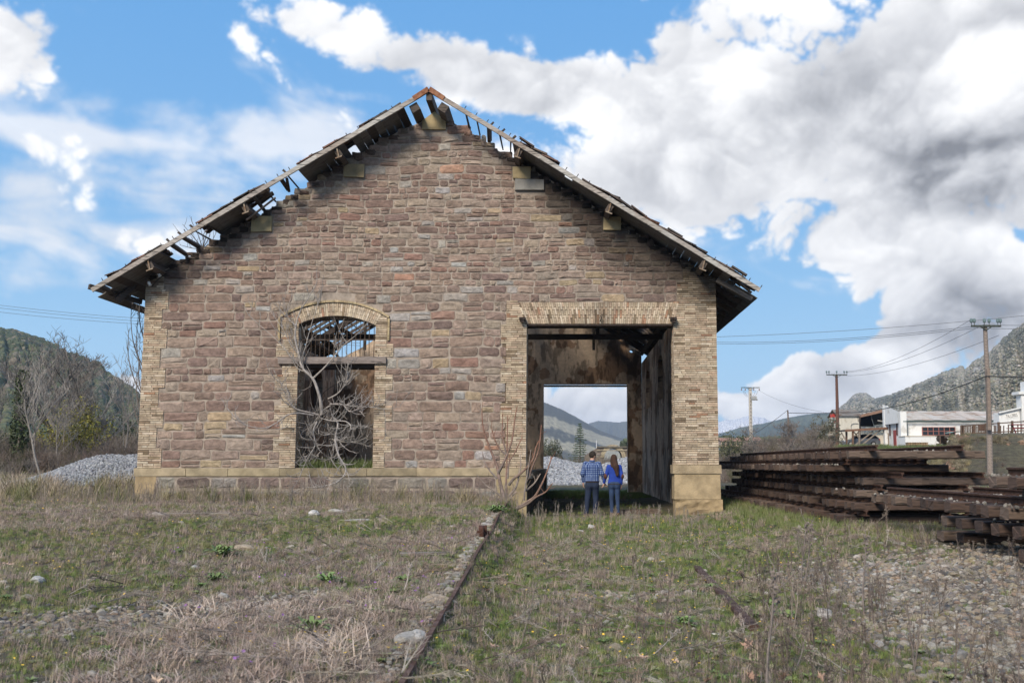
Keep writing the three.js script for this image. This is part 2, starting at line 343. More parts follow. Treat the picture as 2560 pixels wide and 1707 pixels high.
// how dry / green / stony the ground is, 0..1 each
function cover(x, z) {
  const d = 27.42 - z, n1 = noise3(x * 0.55, 8.1, z * 0.55), n2 = noise3(x * 1.6, 4.4, z * 1.6), n3 = noise3(x * 0.22, 6.6, z * 0.22);
  const q = (cx, cz, rx, rz) => { const a = (x - cx) / rx, b = (z - cz) / rz; return Math.exp(-(a * a + b * b)); };
  let gravel = 0, dry = 0, green = 0.45 - 0.4 * n1 + 0.3 * n2;
  // stony ballast at the right, in front of the stacks
  gravel = smoothstep(x + n1 * 0.5 - 0.06 * (27.42 - z - 8), 2.0, 3.3) * smoothstep(d, 2, 4) * (1 - smoothstep(d, 12.6, 15.6 + n1));
  // gravelly track on the left, running from the near left corner to the middle
  const tx = x - lerp(-4.6, -2.2, clamp((d - 7) / 3.2, 0, 1)); const track = Math.exp(-Math.pow((d - (8.2 + (x + 3.4) * 0.55) + n2 * 0.3) / 0.7, 2)) * smoothstep(-x, 1.7, 2.4);
  gravel = Math.max(gravel, track * 1.0, 0.7 * q(-2.6, 27.42 - 5.6, 0.8, 0.5), 0.8 * q(0.75, 27.42 - 11.2, 1.0, 0.35), 0.6 * q(0.6, 27.42 - 9.6, 0.9, 0.25), 0.5 * q(-3.3, 27.42 - 13.2, 0.5, 0.4));
  dry = clamp(0.14 + 0.7 * n3 + 0.45 * n1 + 0.25 * n2 + 0.9 * q(-1.75, 27.42 - 6.3, 1.25, 1.3) + 0.6 * q(-1.2, 27.42 - 8.4, 0.4, 1.4) + 0.5 * q(-3.6, 27.42 - 11.5, 1.4, 1.2) + (x < edgeX(z) && d > 19 ? 0.35 : 0) + 0.5 * q(-1.0, 27.42 - 16, 1.6, 3), 0, 1);
  green = clamp(green + 0.7 * q(1.2, 27.42 - 20, 3.0, 3) + 0.8 * q(4.3, 27.42 - 24, 2, 4) + 0.5 * q(-1.3, 27.42 - 9, 1.0, 1.6) + (x > -1.1 && x < 3.2 && z < 0 ? 0.4 : 0) + (x > -1.0 && x < 3.2 ? 0.38 : 0) + 0.5 * q(3.8, 27.42 - 16, 3, 2.2) - 0.25 * smoothstep(-x, 3, 6), 0, 1); if (x > -1.0 && x < 3) dry *= 0.55;
  return { gravel: clamp(gravel, 0, 1), dry, green };
}
{
  // one sheet, rings growing outwards from the viewer to the horizon
  const radii = [0]; for (let r = 0.8; r < 9000; r *= r < 80 ? 1.022 : 1.07) radii.push(r);
  const ang = []; for (let a = -180; a < 180;) { ang.push(a); a += Math.abs(a) < 36 ? 0.3 : Math.abs(a) < 60 ? 2 : 6; }
  const nA = ang.length, P = [], C = [], UV = [], I = [];
  const dryC = [0.15, 0.118, 0.09], greenC = [0.075, 0.085, 0.035], gravC = [0.20, 0.165, 0.135], farC = [0.10, 0.10, 0.06], mudC = [0.09, 0.07, 0.05];
  radii.forEach((r) => ang.forEach((a) => {
    const x = Math.sin(a / 57.29578) * r, z = EYE.z - Math.cos(a / 57.29578) * r, y = gh(x, z);
    P.push(x, y, z); UV.push(x, z);
    const c = cover(x, z); let k = mixc(mudC, greenC, c.green); k = mixc(k, dryC, c.dry * 0.75); k = mixc(k, gravC, c.gravel * 0.9);
    if (r > 40) { const f = smoothstep(r, 40, 90), n = noise3(x * 0.03, 1, z * 0.03); k = mixc(k, mixc(farC, [0.17, 0.13, 0.08], clamp(0.5 + n, 0, 1)), f); }
    C.push(...jitc(k, RG, 0.1));
  }));
  for (let i = 0; i + 1 < radii.length; i++) for (let j = 0; j < nA; j++) { const a = i * nA + j, b = i * nA + ((j + 1) % nA), c = a + nA, e = b + nA; I.push(a, b, c, b, e, c); }
  const g = new THREE.BufferGeometry();
  g.setAttribute('position', new THREE.Float32BufferAttribute(P, 3)); g.setAttribute('color', new THREE.Float32BufferAttribute(C, 3)); g.setAttribute('uv', new THREE.Float32BufferAttribute(UV, 2)); g.setIndex(I); g.computeVertexNormals();
  structure('ground', g, M.soil);
}

// ------------------------------------------------------------------ hills: a crest line (photograph position, distance) and slopes on both sides
function ridge(name, crest, opt) {
  const { base = -5, cols = 200, rows = 36, foot = 0.55, rough = 0.05, jag = 0.01, color, seed = 1, shape = 1.15 } = opt;
  const pts = crest.map(([px, py, D]) => { const [a, e] = azel(px, py); return [a, e, D]; });
  const P = [], C = [], UV = [], I = [], R = rows + 8;
  const top = (s) => { const f = s * (pts.length - 1), i = Math.min(pts.length - 2, Math.floor(f)), t = f - i; return [0, 1, 2].map((c) => lerp(pts[i][c], pts[i + 1][c], t)); };
  const span = pts[pts.length - 1][0] - pts[0][0];
  const place = (s, t) => {
    const [a0, e, D] = top(s), H = Math.tan(e / 57.29578) * D + EYE.y;
    const d = t <= 1 ? D * lerp(foot, 1, t) : D * (1 + (t - 1) * 1.2);
    const a = a0 / 57.29578, x = Math.sin(a) * d, z = EYE.z - Math.cos(a) * d;
    const n = fbm3(x / (D * 0.11) + seed * 5, seed, z / (D * 0.11), 5, 0.55), rav = Math.abs(noise3(a0 * 2.6 / Math.max(3, span / 8) * 3 + n * 0.5, seed * 3, t * 0.8));
    let y = t <= 1 ? lerp(base, H, Math.pow(t, shape)) : lerp(H, base, Math.min(1, (t - 1) * 2.2));
    const env = t <= 1 ? Math.sin(Math.PI * Math.min(1, t)) : 0;
    y += env * H * rough * (n * 1.4 - rav * 1.2) + (t > 0.85 ? fbm3(a0 * 3, seed, 2, 4) * H * jag : 0);
    return { p: V(x, y, z), n, rav, s, t, H };
  };
  for (let j = 0; j <= R; j++) for (let i = 0; i <= cols; i++) {
    const t = j <= rows ? j / rows : 1 + (j - rows) / 8 * 0.5, q = place(i / cols, t);
    P.push(q.p.x, q.p.y, q.p.z); UV.push(q.p.x, q.p.z + q.p.y * 1.3); C.push(...color(q));
  }
  for (let j = 0; j < R; j++) for (let i = 0; i < cols; i++) { const a = j * (cols + 1) + i, b = a + 1, c = a + cols + 1, e = c + 1; I.push(a, b, e, a, e, c); }
  const g = new THREE.BufferGeometry();
  g.setAttribute('position', new THREE.Float32BufferAttribute(P, 3)); g.setAttribute('color', new THREE.Float32BufferAttribute(C, 3)); g.setAttribute('uv', new THREE.Float32BufferAttribute(UV, 2)); g.setIndex(I); g.computeVertexNormals();
  structure(name, g, M.hill);
  return place;
}
const RH = rng(11);
// snow-capped range far beyond, right of the shed
ridge('snowy_mountain', [[1500, 1080, 4300], [1700, 1064, 4300], [1798, 1053, 4300], [1817, 1050, 4300], [1837, 1049, 4300], [1870, 1040, 4300], [1895, 1043, 4200], [1915, 1047, 4200], [1931, 1055, 4200], [2000, 1075, 4100], [2150, 1090, 4000]].map((c) => c),
  { cols: 220, rows: 40, foot: 0.8, rough: 0.22, jag: 0.03, seed: 3, color: (q) => { const s = smoothstep(q.t + q.n * 0.35 - q.rav * 0.5, 0.42, 0.62); return mixc([0.07, 0.08, 0.09], [0.85, 0.86, 0.90], s); } });
// long wooded foothills in front of it
ridge('foothill', [[1560, 1096, 2600], [1700, 1092, 2600], [1790, 1087, 2600], [1852, 1068, 2500], [1915, 1057, 2450], [1974, 1043, 2400], [2032, 1034, 2350], [2075, 1032, 2300], [2150, 1040, 2300], [2300, 1060, 2280]],
  { cols: 220, rows: 30, foot: 0.6, rough: 0.10, seed: 6, color: (q) => { const f = smoothstep(q.n + 0.3 * noise3(q.s * 40, q.t * 8, 1), 0.0, 0.25); return mixc([0.075, 0.095, 0.06], [0.29, 0.30, 0.17], f * (q.t < 0.75 ? 1 : 0.3)); } });
// the hills framed by the doorway
ridge('far_hill', [[1300, 1085, 3300], [1420, 1085, 3300], [1471, 1059, 3300], [1496, 1052, 3300], [1520, 1054, 3300], [1548, 1056, 3300], [1576, 1051, 3200], [1640, 1058, 3200], [1760, 1075, 3200]],
  { cols: 120, rows: 30, foot: 0.7, rough: 0.09, seed: 8, color: (q) => mixc([0.14, 0.14, 0.11], [0.42, 0.36, 0.26], smoothstep(q.n - 0.3 * q.t + 0.35 * noise3(q.s * 5, q.t * 3, 4), -0.15, 0.2)) });
ridge('valley_hill', [[500, 1085, 1200], [700, 1000, 1300], [900, 925, 1400], [1180, 935, 1500], [1290, 975, 1550], [1369, 1009, 1600], [1400, 1021, 1650], [1450, 1048, 1750], [1500, 1076, 1850], [1544, 1092, 1950], [1640, 1108, 2100], [1760, 1122, 2200]],
  { cols: 240, rows: 60, foot: 0.42, rough: 0.012, seed: 9, base: -8, color: (q) => {
    const b = q.t + 0.05 * q.n + 0.16 * noise3(q.s * 7, q.t * 3, 7) + 0.05 * noise3(q.s * 40, q.t * 12, 2) - 0.25 * (q.s - 0.6);
    const dark = [0.12, 0.12, 0.10], pale = [0.52, 0.46, 0.32];
    const f = smoothstep(b, 0.22, 0.28) * (1 - smoothstep(b, 0.40, 0.44)) + smoothstep(b, 0.50, 0.54) * (1 - smoothstep(b, 0.74, 0.80));
    return mixc(dark, pale, clamp(f, 0, 1) * 0.9); } });
// pine-clad hill at the left
const leftHill = ridge('hillside', [[-700, 760, 620], [-400, 790, 600], [-150, 815, 560], [0, 825, 540], [36, 829, 535], [112, 854, 525], [179, 885, 515], [237, 908, 505], [255, 926, 500], [313, 966, 490], [348, 990, 480], [450, 1045, 460], [560, 1095, 440], [700, 1130, 420]],
  { cols: 260, rows: 60, foot: 0.42, rough: 0.10, jag: 0.012, seed: 13, base: 0, shape: 1.0, color: (q) => { const k = smoothstep(q.n, 0.05, 0.4); return jitc(mixc([0.075, 0.072, 0.042], [0.16, 0.14, 0.10], k * 0.8), RH, 0.12); } });
// the big scrubby mountainside at the right
const rightHill = ridge('mountainside', [[1940, 1112, 2500], [2010, 1090, 2450], [2046, 1066, 2400], [2075, 1043, 2350], [2101, 1020, 2300], [2125, 998, 2250], [2150, 980, 2200], [2168, 986, 2100], [2188, 998, 1950], [2242, 983, 1700], [2300, 957, 1550], [2350, 936, 1450], [2394, 919, 1350], [2406, 917, 1320], [2412, 930, 1290], [2425, 914, 1270], [2482, 875, 1180], [2500, 858, 1150], [2520, 838, 1120], [2560, 809, 1060], [2640, 770, 1000], [2900, 690, 900], [3300, 640, 850]],
  { cols: 340, rows: 90, foot: 0.24, rough: 0.11, jag: 0.02, seed: 17, base: 0, shape: 1.05, color: (q) => {
    const rock = smoothstep(q.t + 0.45 * q.n + 0.35 * noise3(q.s * 60, q.t * 14, 3), 0.92, 1.08) + 0.9 * smoothstep(noise3(q.s * 34 + q.t * 6, q.t * 9, 9), 0.36, 0.46) * smoothstep(q.t, 0.25, 0.5);
    let k = mixc([0.27, 0.245, 0.165], [0.19, 0.185, 0.095], smoothstep(q.n, -0.1, 0.3)); k = mixc(k, [0.11, 0.115, 0.08], smoothstep(noise3(q.s * 9, q.t * 5, 2), 0.1, 0.4) * 0.8);
    return jitc(mixc(k, [0.55, 0.51, 0.45], clamp(rock, 0, 1) * 0.85), RH, 0.15); } });
{
  // pines over the left hill and scrub over the mountainside: far-off woods that read as one mass
  const r = rng(21);
    const cg = stoneGeo(9, 1.5, 1), L = [], S = [];
  for (let i = 0; i < 46000; i++) {
    const q = leftHill(r(), Math.pow(r(), 0.7)); const dens = 0.45 + q.n; if (r() > dens) continue;
    const k = jitc(r() < 0.6 ? [0.042, 0.058, 0.026] : r() < 0.6 ? [0.075, 0.082, 0.036] : [0.12, 0.105, 0.075], r, 0.25);
    L.push({ x: q.p.x, y: q.p.y - 0.3, z: q.p.z, s: r.r(0.55, 1.35), sx: r.r(0.9, 1.6), sz: r.r(0.9, 1.6), ry: r() * 6.28, c: k });
  }
  instanced('pine_wood', cg, M.leaf, L, 'dark pine wood covering the hillside left of the stone shed', null, 'stuff', 'wood');
  const blob = stoneGeo(5, 0.62, 1);
  for (let i = 0; i < 110000; i++) {
    const s = 0.1 + 0.88 * Math.sqrt(r()), q = rightHill(s, Math.pow(r(), 0.85)); if (r() > 0.72 + q.n) continue;
    const d = Math.hypot(q.p.x, q.p.z - EYE.z); const dk = smoothstep(noise3(q.s * 9, q.t * 5, 2), 0.05, 0.35), pt = clamp(0.5 + noise3(q.s * 22, q.t * 9, 6) * 1.4, 0, 1);
    if (noise3(q.s * 34 + q.t * 6, q.t * 9, 9) > 0.34 && q.t > 0.3 && r() < 0.8) continue;
    const k = jitc(r() < 0.15 + 0.6 * dk + 0.25 * pt ? [0.12, 0.12, 0.085] : r() < 0.4 ? [0.225, 0.21, 0.145] : [0.29, 0.265, 0.22], r, 0.3);
    S.push({ x: q.p.x, y: q.p.y, z: q.p.z, s: r.r(0.5, 1.5) * clamp(d / 900, 0.7, 2), ry: r() * 6.28, c: k });
  }
  instanced('mountain_scrub', blob, M.leaf, S, 'scrub and small trees scattered over the mountainside at the right', null, 'stuff', 'scrub');
}
// ------------------------------------------------------------------ the derelict goods shed
const XL = -11.75, XR = 4.19, XC = -3.79, ZB = -20.9, WT = 0.6;
const deckY = (x) => 11.69 - 0.622 * Math.abs(x - XC);
const RS = rng(101);
const wallTop = (x) => {
  // ragged top of the gable: close under the roof where it stands, worn where it is gone
  let drop = 0.16 + 0.10 * Math.abs(noise3(x * 1.3, 4, 1)) + 0.06 * noise3(x * 5, 2, 2);
  if (Math.abs(x - XC) < 1.2) drop += 0.16 * (1 - Math.abs(x - XC) / 1.2);
  if (x > -10.9 && x < -7.2) drop += 0.06;
  return deckY(x) - drop;
};
const shed = thing('stone_shed', 'derelict stone railway shed with brick corners, broken tiled roof and big doorway', 'building');
const BRICK_COLS = [[0.54, 0.435, 0.32], [0.59, 0.485, 0.36], [0.49, 0.39, 0.285], [0.57, 0.465, 0.345], [0.67, 0.57, 0.445], [0.55, 0.42, 0.31]];
const brickCol = (r) => (r() < 0.018 ? jitc([0.44, 0.26, 0.17], r, 0.15) : r() < 0.06 ? jitc([0.28, 0.21, 0.14], r, 0.2) : jitc(r.pick(BRICK_COLS), r, 0.09));
// damp and soot that ran down from the broken verge
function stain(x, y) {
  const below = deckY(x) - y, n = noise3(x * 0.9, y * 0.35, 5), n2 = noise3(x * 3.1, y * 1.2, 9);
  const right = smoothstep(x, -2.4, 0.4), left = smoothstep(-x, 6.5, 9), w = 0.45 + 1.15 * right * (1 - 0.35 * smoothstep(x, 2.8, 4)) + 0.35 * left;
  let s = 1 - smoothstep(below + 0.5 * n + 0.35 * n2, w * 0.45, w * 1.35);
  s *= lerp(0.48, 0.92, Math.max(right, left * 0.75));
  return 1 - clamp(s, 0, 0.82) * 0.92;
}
const STONES = [[[0.245, 0.187, 0.155], 8], [[0.215, 0.160, 0.133], 6], [[0.275, 0.22, 0.182], 8], [[0.29, 0.245, 0.20], 6], [[0.185, 0.138, 0.12], 3], [[0.30, 0.285, 0.26], 1.9], [[0.33, 0.27, 0.185], 1.0], [[0.235, 0.155, 0.125], 1.5], [[0.36, 0.225, 0.165], 0.18], [[0.33, 0.33, 0.32], 0.6]];
function stoneCol(r, y) { let t = r() * 36.2; for (const [k, w] of STONES) { t -= w; if (t < 0) return jitc([k[0] * 1.55, k[1] * 1.48, k[2] * 1.47], r, 0.13); } return STONES[0][0]; }

const wallMortar = [0.42, 0.355, 0.30], brickMortar = [0.20, 0.15, 0.105], PL = [1, 1, 1];
// collected bricks and stones: {builder, parent, area}; the largest become parts, the others one joined part each
const pieces = [];
function piece(kind, parent, area, material, draw) { pieces.push({ kind, parent, area, material, draw }); }

{
  // outline of the gable with the doorway cut up from below and an arched window
  const sh = new THREE.Shape();
  sh.moveTo(XL, -0.6); sh.lineTo(-1.09, -0.6); sh.lineTo(-1.09, 5.286); sh.lineTo(2.99, 5.286); sh.lineTo(2.99, -0.6); sh.lineTo(XR, -0.6);
  for (let x = XR; x > XL; x -= 0.19) sh.lineTo(x, wallTop(x) - 0.05);
  sh.lineTo(XL, wallTop(XL) - 0.1);
  const win = new THREE.Path();
  win.moveTo(-7.42, 1.31); win.lineTo(-5.30, 1.31); win.lineTo(-5.30, 5.25); for (let i = 0; i <= 12; i++) { const x = lerp(-5.31, -7.5, i / 12); win.lineTo(x, 3.1 + Math.sqrt(2.41 ** 2 - (x + 6.405) ** 2)); } win.lineTo(-7.42, 5.2);
  sh.holes.push(win);
  const ext = (depth, z) => { const g = new THREE.ExtrudeGeometry(sh, { depth, bevelEnabled: false }); g.translate(0, 0, z); g.setAttribute('color', new THREE.BufferAttribute(new Float32Array(g.attributes.position.count * 3).fill(1), 3)); return g; };
  const tint = (g, k) => { const c = g.attributes.color; for (let i = 0; i < c.count; i++) c.setXYZ(i, ...k); return g; };
  const front = addMesh('front_wall', tint(ext(WT - 0.06, -WT), PL), M.plaster, shed);
  addMesh('mortar', tint(ext(0.040, -0.062), wallMortar), M.mortar, front);
  { // pointing between the stones, dark where water ran down it
    const m = new MB(), s = 0.22; for (let x = XL + 0.3; x < XR - 0.3; x += s) for (let y = 1.25; y < 11.5; y += s) {
      const cx = x + s / 2, cy = y + s / 2; if (wallTop(x) - 0.1 < y + 0.02 || wallTop(x + s) - 0.1 < y + 0.02) continue;
      if (x + s > -1.7 && x < 3.2 && y < 5.85) continue; if (x + s > -7.7 && x < -5.1 && y < 5.75) continue;
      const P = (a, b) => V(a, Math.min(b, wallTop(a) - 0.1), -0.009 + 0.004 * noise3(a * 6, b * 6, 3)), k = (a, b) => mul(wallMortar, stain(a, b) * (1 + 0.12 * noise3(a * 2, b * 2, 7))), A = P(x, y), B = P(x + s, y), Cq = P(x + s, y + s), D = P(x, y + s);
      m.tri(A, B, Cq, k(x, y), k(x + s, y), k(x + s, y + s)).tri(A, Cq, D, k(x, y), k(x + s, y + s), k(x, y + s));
    } m.build('pointing', M.mortar, front);
  }

  // ---- openings and brickwork keep the rubble out
  const tooth = (y, y0, h) => Math.floor((y - y0) / h) % 2;     // 0, 1 alternating blocks
  const lq = (y) => XL + (tooth(y, 1.31, 0.55) === 0 ? 0.66 : 0.5);
  const rq = (y) => (y < 5.29 ? 2.99 : y < 5.92 ? 3.0 : tooth(y, 5.92, 0.55) === 0 ? 3.1 : 3.28);
  const dj = (y) => (y > 5.29 ? -1.66 : tooth(y, 5.29 - 0.55 * 8, 0.55) === 1 ? -1.81 : -1.66);
  const wl = (y) => (tooth(y, 1.31, 0.43) === 0 ? -7.86 : -8.04), wr = (y) => (tooth(y, 1.31, 0.43) === 0 ? -4.98 : -4.79);
  const archOut = (x) => 3.1 + Math.sqrt(Math.max(0, 2.86 ** 2 - (x + 6.45) ** 2));
  const blocks = [[-4.09, -3.42, 10.86, 11.28], [-6.28, -5.72, 9.47, 9.86], [-8.85, -8.27, 7.90, 8.34], [-1.5, -1.0, 9.43, 9.78], [-1.44, -0.62, 9.10, 9.40], [1.06, 1.55, 7.94, 8.33]];
  function free(y0, y1) {
    const y = (y0 + y1) / 2, ex = [];
    ex.push([-99, y > 7.0 ? XL : lq(y)]);
    if (y < 6.95) ex.push([rq(y), 99]);
    if (y < 5.91) { ex.push([dj(y), Math.max(2.99, rq(y))]); }
    if (y < 4.87) ex.push([wl(y), wr(y)]); else if (y < 5.5) ex.push([-8.02, -4.92]); else if (y0 < 5.93) { const h = Math.sqrt(Math.max(0, 2.86 ** 2 - (Math.max(y0, 5.5) - 3.1) ** 2)); ex.push([-6.45 - h, -6.45 + h]); }
    for (const b of blocks) if (y1 > b[2] + 0.03 && y0 < b[3] - 0.03) ex.push([b[0] - 0.02, b[1] + 0.02]);
    ex.push([99, 100]); ex.sort((a, b) => a[0] - b[0]);
    const out = []; let x = -98; for (const [a, b] of ex) { if (a - x > 0.09) out.push([x, a]); x = Math.max(x, b); }
    return out;
  }
  // ---- one rough-faced stone between the given edges
  function rubble(x0, x1, y0, y1, col, proud = 0.05, plinth = 0) {
    const r = rng(Math.floor((x0 + 50) * 971 + y0 * 7919)), w = x1 - x0, h = y1 - y0, g = Math.min(0.016, h * 0.07);
    const cr = Math.min(w, h) * r.r(0.06, 0.24), ring = [[x0 + cr, y0], [(x0 + x1) / 2 + r.r(-.1, .1) * w, y0], [x1 - cr, y0], [x1, y0 + cr], [x1, y1 - cr], [x1 - cr, y1], [(x0 + x1) / 2 + r.r(-.1, .1) * w, y1], [x0 + cr, y1], [x0, y1 - cr], [x0, y0 + cr]]
      .map(([x, y]) => [clamp(x, x0, x1) + r.r(-1, 0.6) * g * Math.sign(x - (x0 + x1) / 2 || 1), y + r.r(-1.2, 0.5) * g * Math.sign(y - (y0 + y1) / 2)]);
    const wv = (x, y) => (plinth ? 0 : 0.055 * noise3(x * 0.5, y * 0.5, 3) + 0.03 * noise3(x * 1.6, y * 0.9, 8)) * smoothstep(y, 1.35, 2.0); for (const q of ring) q[1] += wv(q[0], q[1]);
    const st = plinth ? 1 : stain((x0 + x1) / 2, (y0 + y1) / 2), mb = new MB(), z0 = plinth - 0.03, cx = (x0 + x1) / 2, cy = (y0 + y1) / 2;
    const dy = wv(cx, cy); const A = ring.map(([x, y]) => V(x, y, z0)), B = ring.map(([x, y]) => V(lerp(x, cx, 0.04), lerp(y, cy + dy, 0.06), plinth + r.r(-0.004, 0.012)));
    const Cc = ring.map(([x, y]) => V(lerp(x, cx, r.r(0.28, 0.5)), lerp(y, cy + dy, r.r(0.24, 0.5)), plinth + proud * r.r(0.25, 1.25)));
    const top = V(cx + r.r(-.12, .12) * w, cy + dy + r.r(-.1, .1) * h, plinth + proud * r.r(0.5, 1.2)), k = () => mul(col, st * r.r(0.88, 1.1)), n = ring.length;
    for (let i = 0; i < n; i++) { const j = (i + 1) % n; mb.quad(A[i], A[j], B[j], B[i], mul(col, st * 0.85)); mb.tri(B[i], B[j], Cc[j], k()); mb.tri(B[i], Cc[j], Cc[i], k()); mb.tri(Cc[i], Cc[j], top, k()); }
    return mb;
  }
  let y = 1.32;
  while (y < 11.4) {
    const r = RS, low = y < 6.0, h = low ? r.r(0.185, 0.315) : y > 9.4 ? r.r(0.17, 0.29) : r.r(0.135, 0.235), y0 = y + 0.008, y1 = y + h - 0.008;
    for (const [a, b] of free(y0, y1)) {
      let lo = Math.max(a, XL), hi = Math.min(b, XR);
      // keep under the ragged top
      while (lo < hi && wallTop(lo) < y1 - 0.13) lo += 0.05;
      while (hi > lo && wallTop(hi) < y1 - 0.13) hi -= 0.05;
      if (hi - lo < 0.12) continue;
      let x = lo;
      while (x < hi - 0.02) {
        let w = h * r.r(0.9, 3.1) * (r() < 0.12 ? 1.35 : 1); w = clamp(w, 0.16, 0.95);
        if (hi - (x + w) < 0.16) w = hi - x;
        const g = r.r(0.008, 0.018), xa = x + g * 0.5, xb = x + w - g * 0.5, wob = r.r(-0.012, 0.012);
        const put = (p0, p1, q0, q1) => { const c = stoneCol(r, q0); piece('stone', front, (p1 - p0) * (q1 - q0), M.stone, () => rubble(p0, p1, q0, q1, c, r.r(0.010, 0.032))); };
        const t = r();
        if (t < 0.13 && h > 0.2) { const m = y0 + (y1 - y0) * r.r(0.38, 0.62); put(xa, xb, y0 + wob, m - 0.009); put(xa, xb, m + 0.009, y1 + wob); }
        else if (t < 0.2 && w > 0.45) { const m = xa + (xb - xa) * r.r(0.3, 0.7); put(xa, m - 0.01, y0 + wob, y1 + wob); const q = y0 + (y1 - y0) * r.r(0.4, 0.6); put(m + 0.01, xb, y0, q - 0.009); put(m + 0.01, xb, q + 0.009, y1); }
        else put(xa, xb, y0 + wob, y1 + wob + r.r(-0.008, 0.008));
        x += w;
      }
    }
    y += h;
  }
  // loose rubble along the broken top of the gable
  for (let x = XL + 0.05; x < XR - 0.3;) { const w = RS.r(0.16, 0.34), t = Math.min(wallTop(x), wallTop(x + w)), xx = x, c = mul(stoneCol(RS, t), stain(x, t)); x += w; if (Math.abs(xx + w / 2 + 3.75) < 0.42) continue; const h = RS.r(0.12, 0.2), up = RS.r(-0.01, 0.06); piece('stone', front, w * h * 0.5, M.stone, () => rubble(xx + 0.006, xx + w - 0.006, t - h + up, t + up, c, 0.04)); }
  // plinth stones under the ledge
  for (const [y0, y1] of [[0.74, 1.075], [0.36, 0.72], [0.0, 0.34]]) {
    let x = -11.18; while (x < -1.95) { let w = RS.r(0.45, 1.15); if (-1.9 - x - w < 0.3) w = -1.9 - x; const c = jitc(RS.pick([[0.30, 0.255, 0.22], [0.33, 0.31, 0.28], [0.25, 0.19, 0.17], [0.36, 0.33, 0.29], [0.22, 0.165, 0.15]]), RS, 0.1), xx = x, ww = w; piece('stone', front, w * (y1 - y0), M.stone, () => rubble(xx + 0.012, xx + ww - 0.012, y0 + 0.01, y1 - 0.01, c, 0.035, 0.05)); x += w; }
  }
  const pm = new MB(); pm.box(-6.5, 0.42, 0.012, 9.6, 1.30, 0.08, wallMortar); pm.build('plinth_mortar', M.mortar, front);
  // corbel blocks of pale dressed stone under the purlins
  for (const [x0, x1, y0, y1] of blocks) {
    const k = jitc(y0 === 9.10 ? [0.29, 0.28, 0.26] : [0.38, 0.31, 0.18], RS, 0.08), mb = new MB();
    if (x0 === -4.09) { const A = [[x0, y0], [x1, y0], [x1, y1 - 0.16], [-3.75, y1 + 0.1], [x0, y1 - 0.16]], f = A.map(([a, b]) => V(a, b, 0.06)), bk = A.map(([a, b]) => V(a, b, -0.05)); for (let i = 1; i < 4; i++) mb.tri(f[0], f[i], f[i + 1], k); for (let i = 0; i < 5; i++) { const j = (i + 1) % 5; mb.quad(bk[i], bk[j], f[j], f[i], k); } }
    else mb.box((x0 + x1) / 2, (y0 + y1) / 2, 0.01, x1 - x0, y1 - y0, 0.12, k, null, 0.03, RS);
    mb.build('corbel_stone', M.dressed, front);
  }

  // ---- brick corners and jambs: rows 61 mm apart
  const PITCH_B = 0.0611, BH = 0.047, BL = 0.305;
  function part(name) { const g = new THREE.Group(); g.name = name; shed.add(g); return g; }
  const quoinL = part('brick_quoin'), pillar = part('brick_pillar'), jamb = part('door_jamb'), surround = part('window_surround'), lintel = part('flat_arch'), arch = part('window_arch');
  function row(parent, x0, x1, yb, i, z = 0.0, dep = 0.12) {
    let x = x0 - (i % 2 ? BL / 2 : 0) - (Math.floor(i / 2) % 3) * 0.05 * (i % 2);
    if (x < x0 - BL + 0.02) x += BL;
    while (x < x1 - 0.01) {
      const len = RS() < 0.16 ? BL / 2 : BL; let a = Math.max(x, x0), b = Math.min(x + len, x1); if (x1 - b < 0.05) b = x1;
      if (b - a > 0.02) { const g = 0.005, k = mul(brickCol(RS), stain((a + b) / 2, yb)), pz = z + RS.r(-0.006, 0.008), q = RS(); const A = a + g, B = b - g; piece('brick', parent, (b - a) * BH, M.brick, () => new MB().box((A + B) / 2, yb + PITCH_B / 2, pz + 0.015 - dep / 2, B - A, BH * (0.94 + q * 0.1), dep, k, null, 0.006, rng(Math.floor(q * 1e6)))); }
      x = b < x + len - 0.001 && b < x1 ? b : x + len; if (b >= x1) break;
    }
  }
  const back = (parent, x0, x1, y0, y1, z = -0.012) => new MB().box((x0 + x1) / 2, (y0 + y1) / 2, z - 0.03, x1 - x0, y1 - y0, 0.06, brickMortar).build('brick_mortar', M.mortar, parent);
  for (let i = 0, yb = 1.31; yb < 6.62; i++, yb += PITCH_B) row(quoinL, XL, lq(yb + 0.02), yb, i);
  for (let yb = 1.31; yb < 6.6; yb += 0.55) back(quoinL, XL + 0.004, lq(yb + 0.1) - 0.003, yb, Math.min(yb + 0.55, 6.55));
  for (let i = 0, yb = 1.40; yb < 7.0; i++, yb += PITCH_B) { const t = Math.min(XR, XC + (11.5 - yb) / 0.622); row(pillar, rq(yb + 0.02), t, yb, i); }
  back(pillar, 2.995, XR - 0.004, 1.39, 6.3); back(pillar, 3.1, 4.0, 6.3, 6.55); back(pillar, 3.12, 3.6, 6.55, 6.9);
  for (let i = 0, yb = 1.31; yb < 5.90; i++, yb += PITCH_B) { const e = yb < 5.27 ? -1.09 : -1.135 - 0.204 * (yb - 5.286) / 0.62; row(jamb, dj(yb + 0.02), e, yb, i); }
  back(jamb, -1.80, -1.098, 1.31, 5.28, -0.016); back(jamb, -1.66, -1.2, 5.28, 5.9, -0.016);
  for (let i = 0, yb = 1.31; yb < 4.86; i++, yb += PITCH_B) { if (yb > 4.17 && yb < 4.35) continue; row(surround, wl(yb + 0.02), -7.42, yb, i); row(surround, -5.30, wr(yb + 0.02), yb, i + 1); }
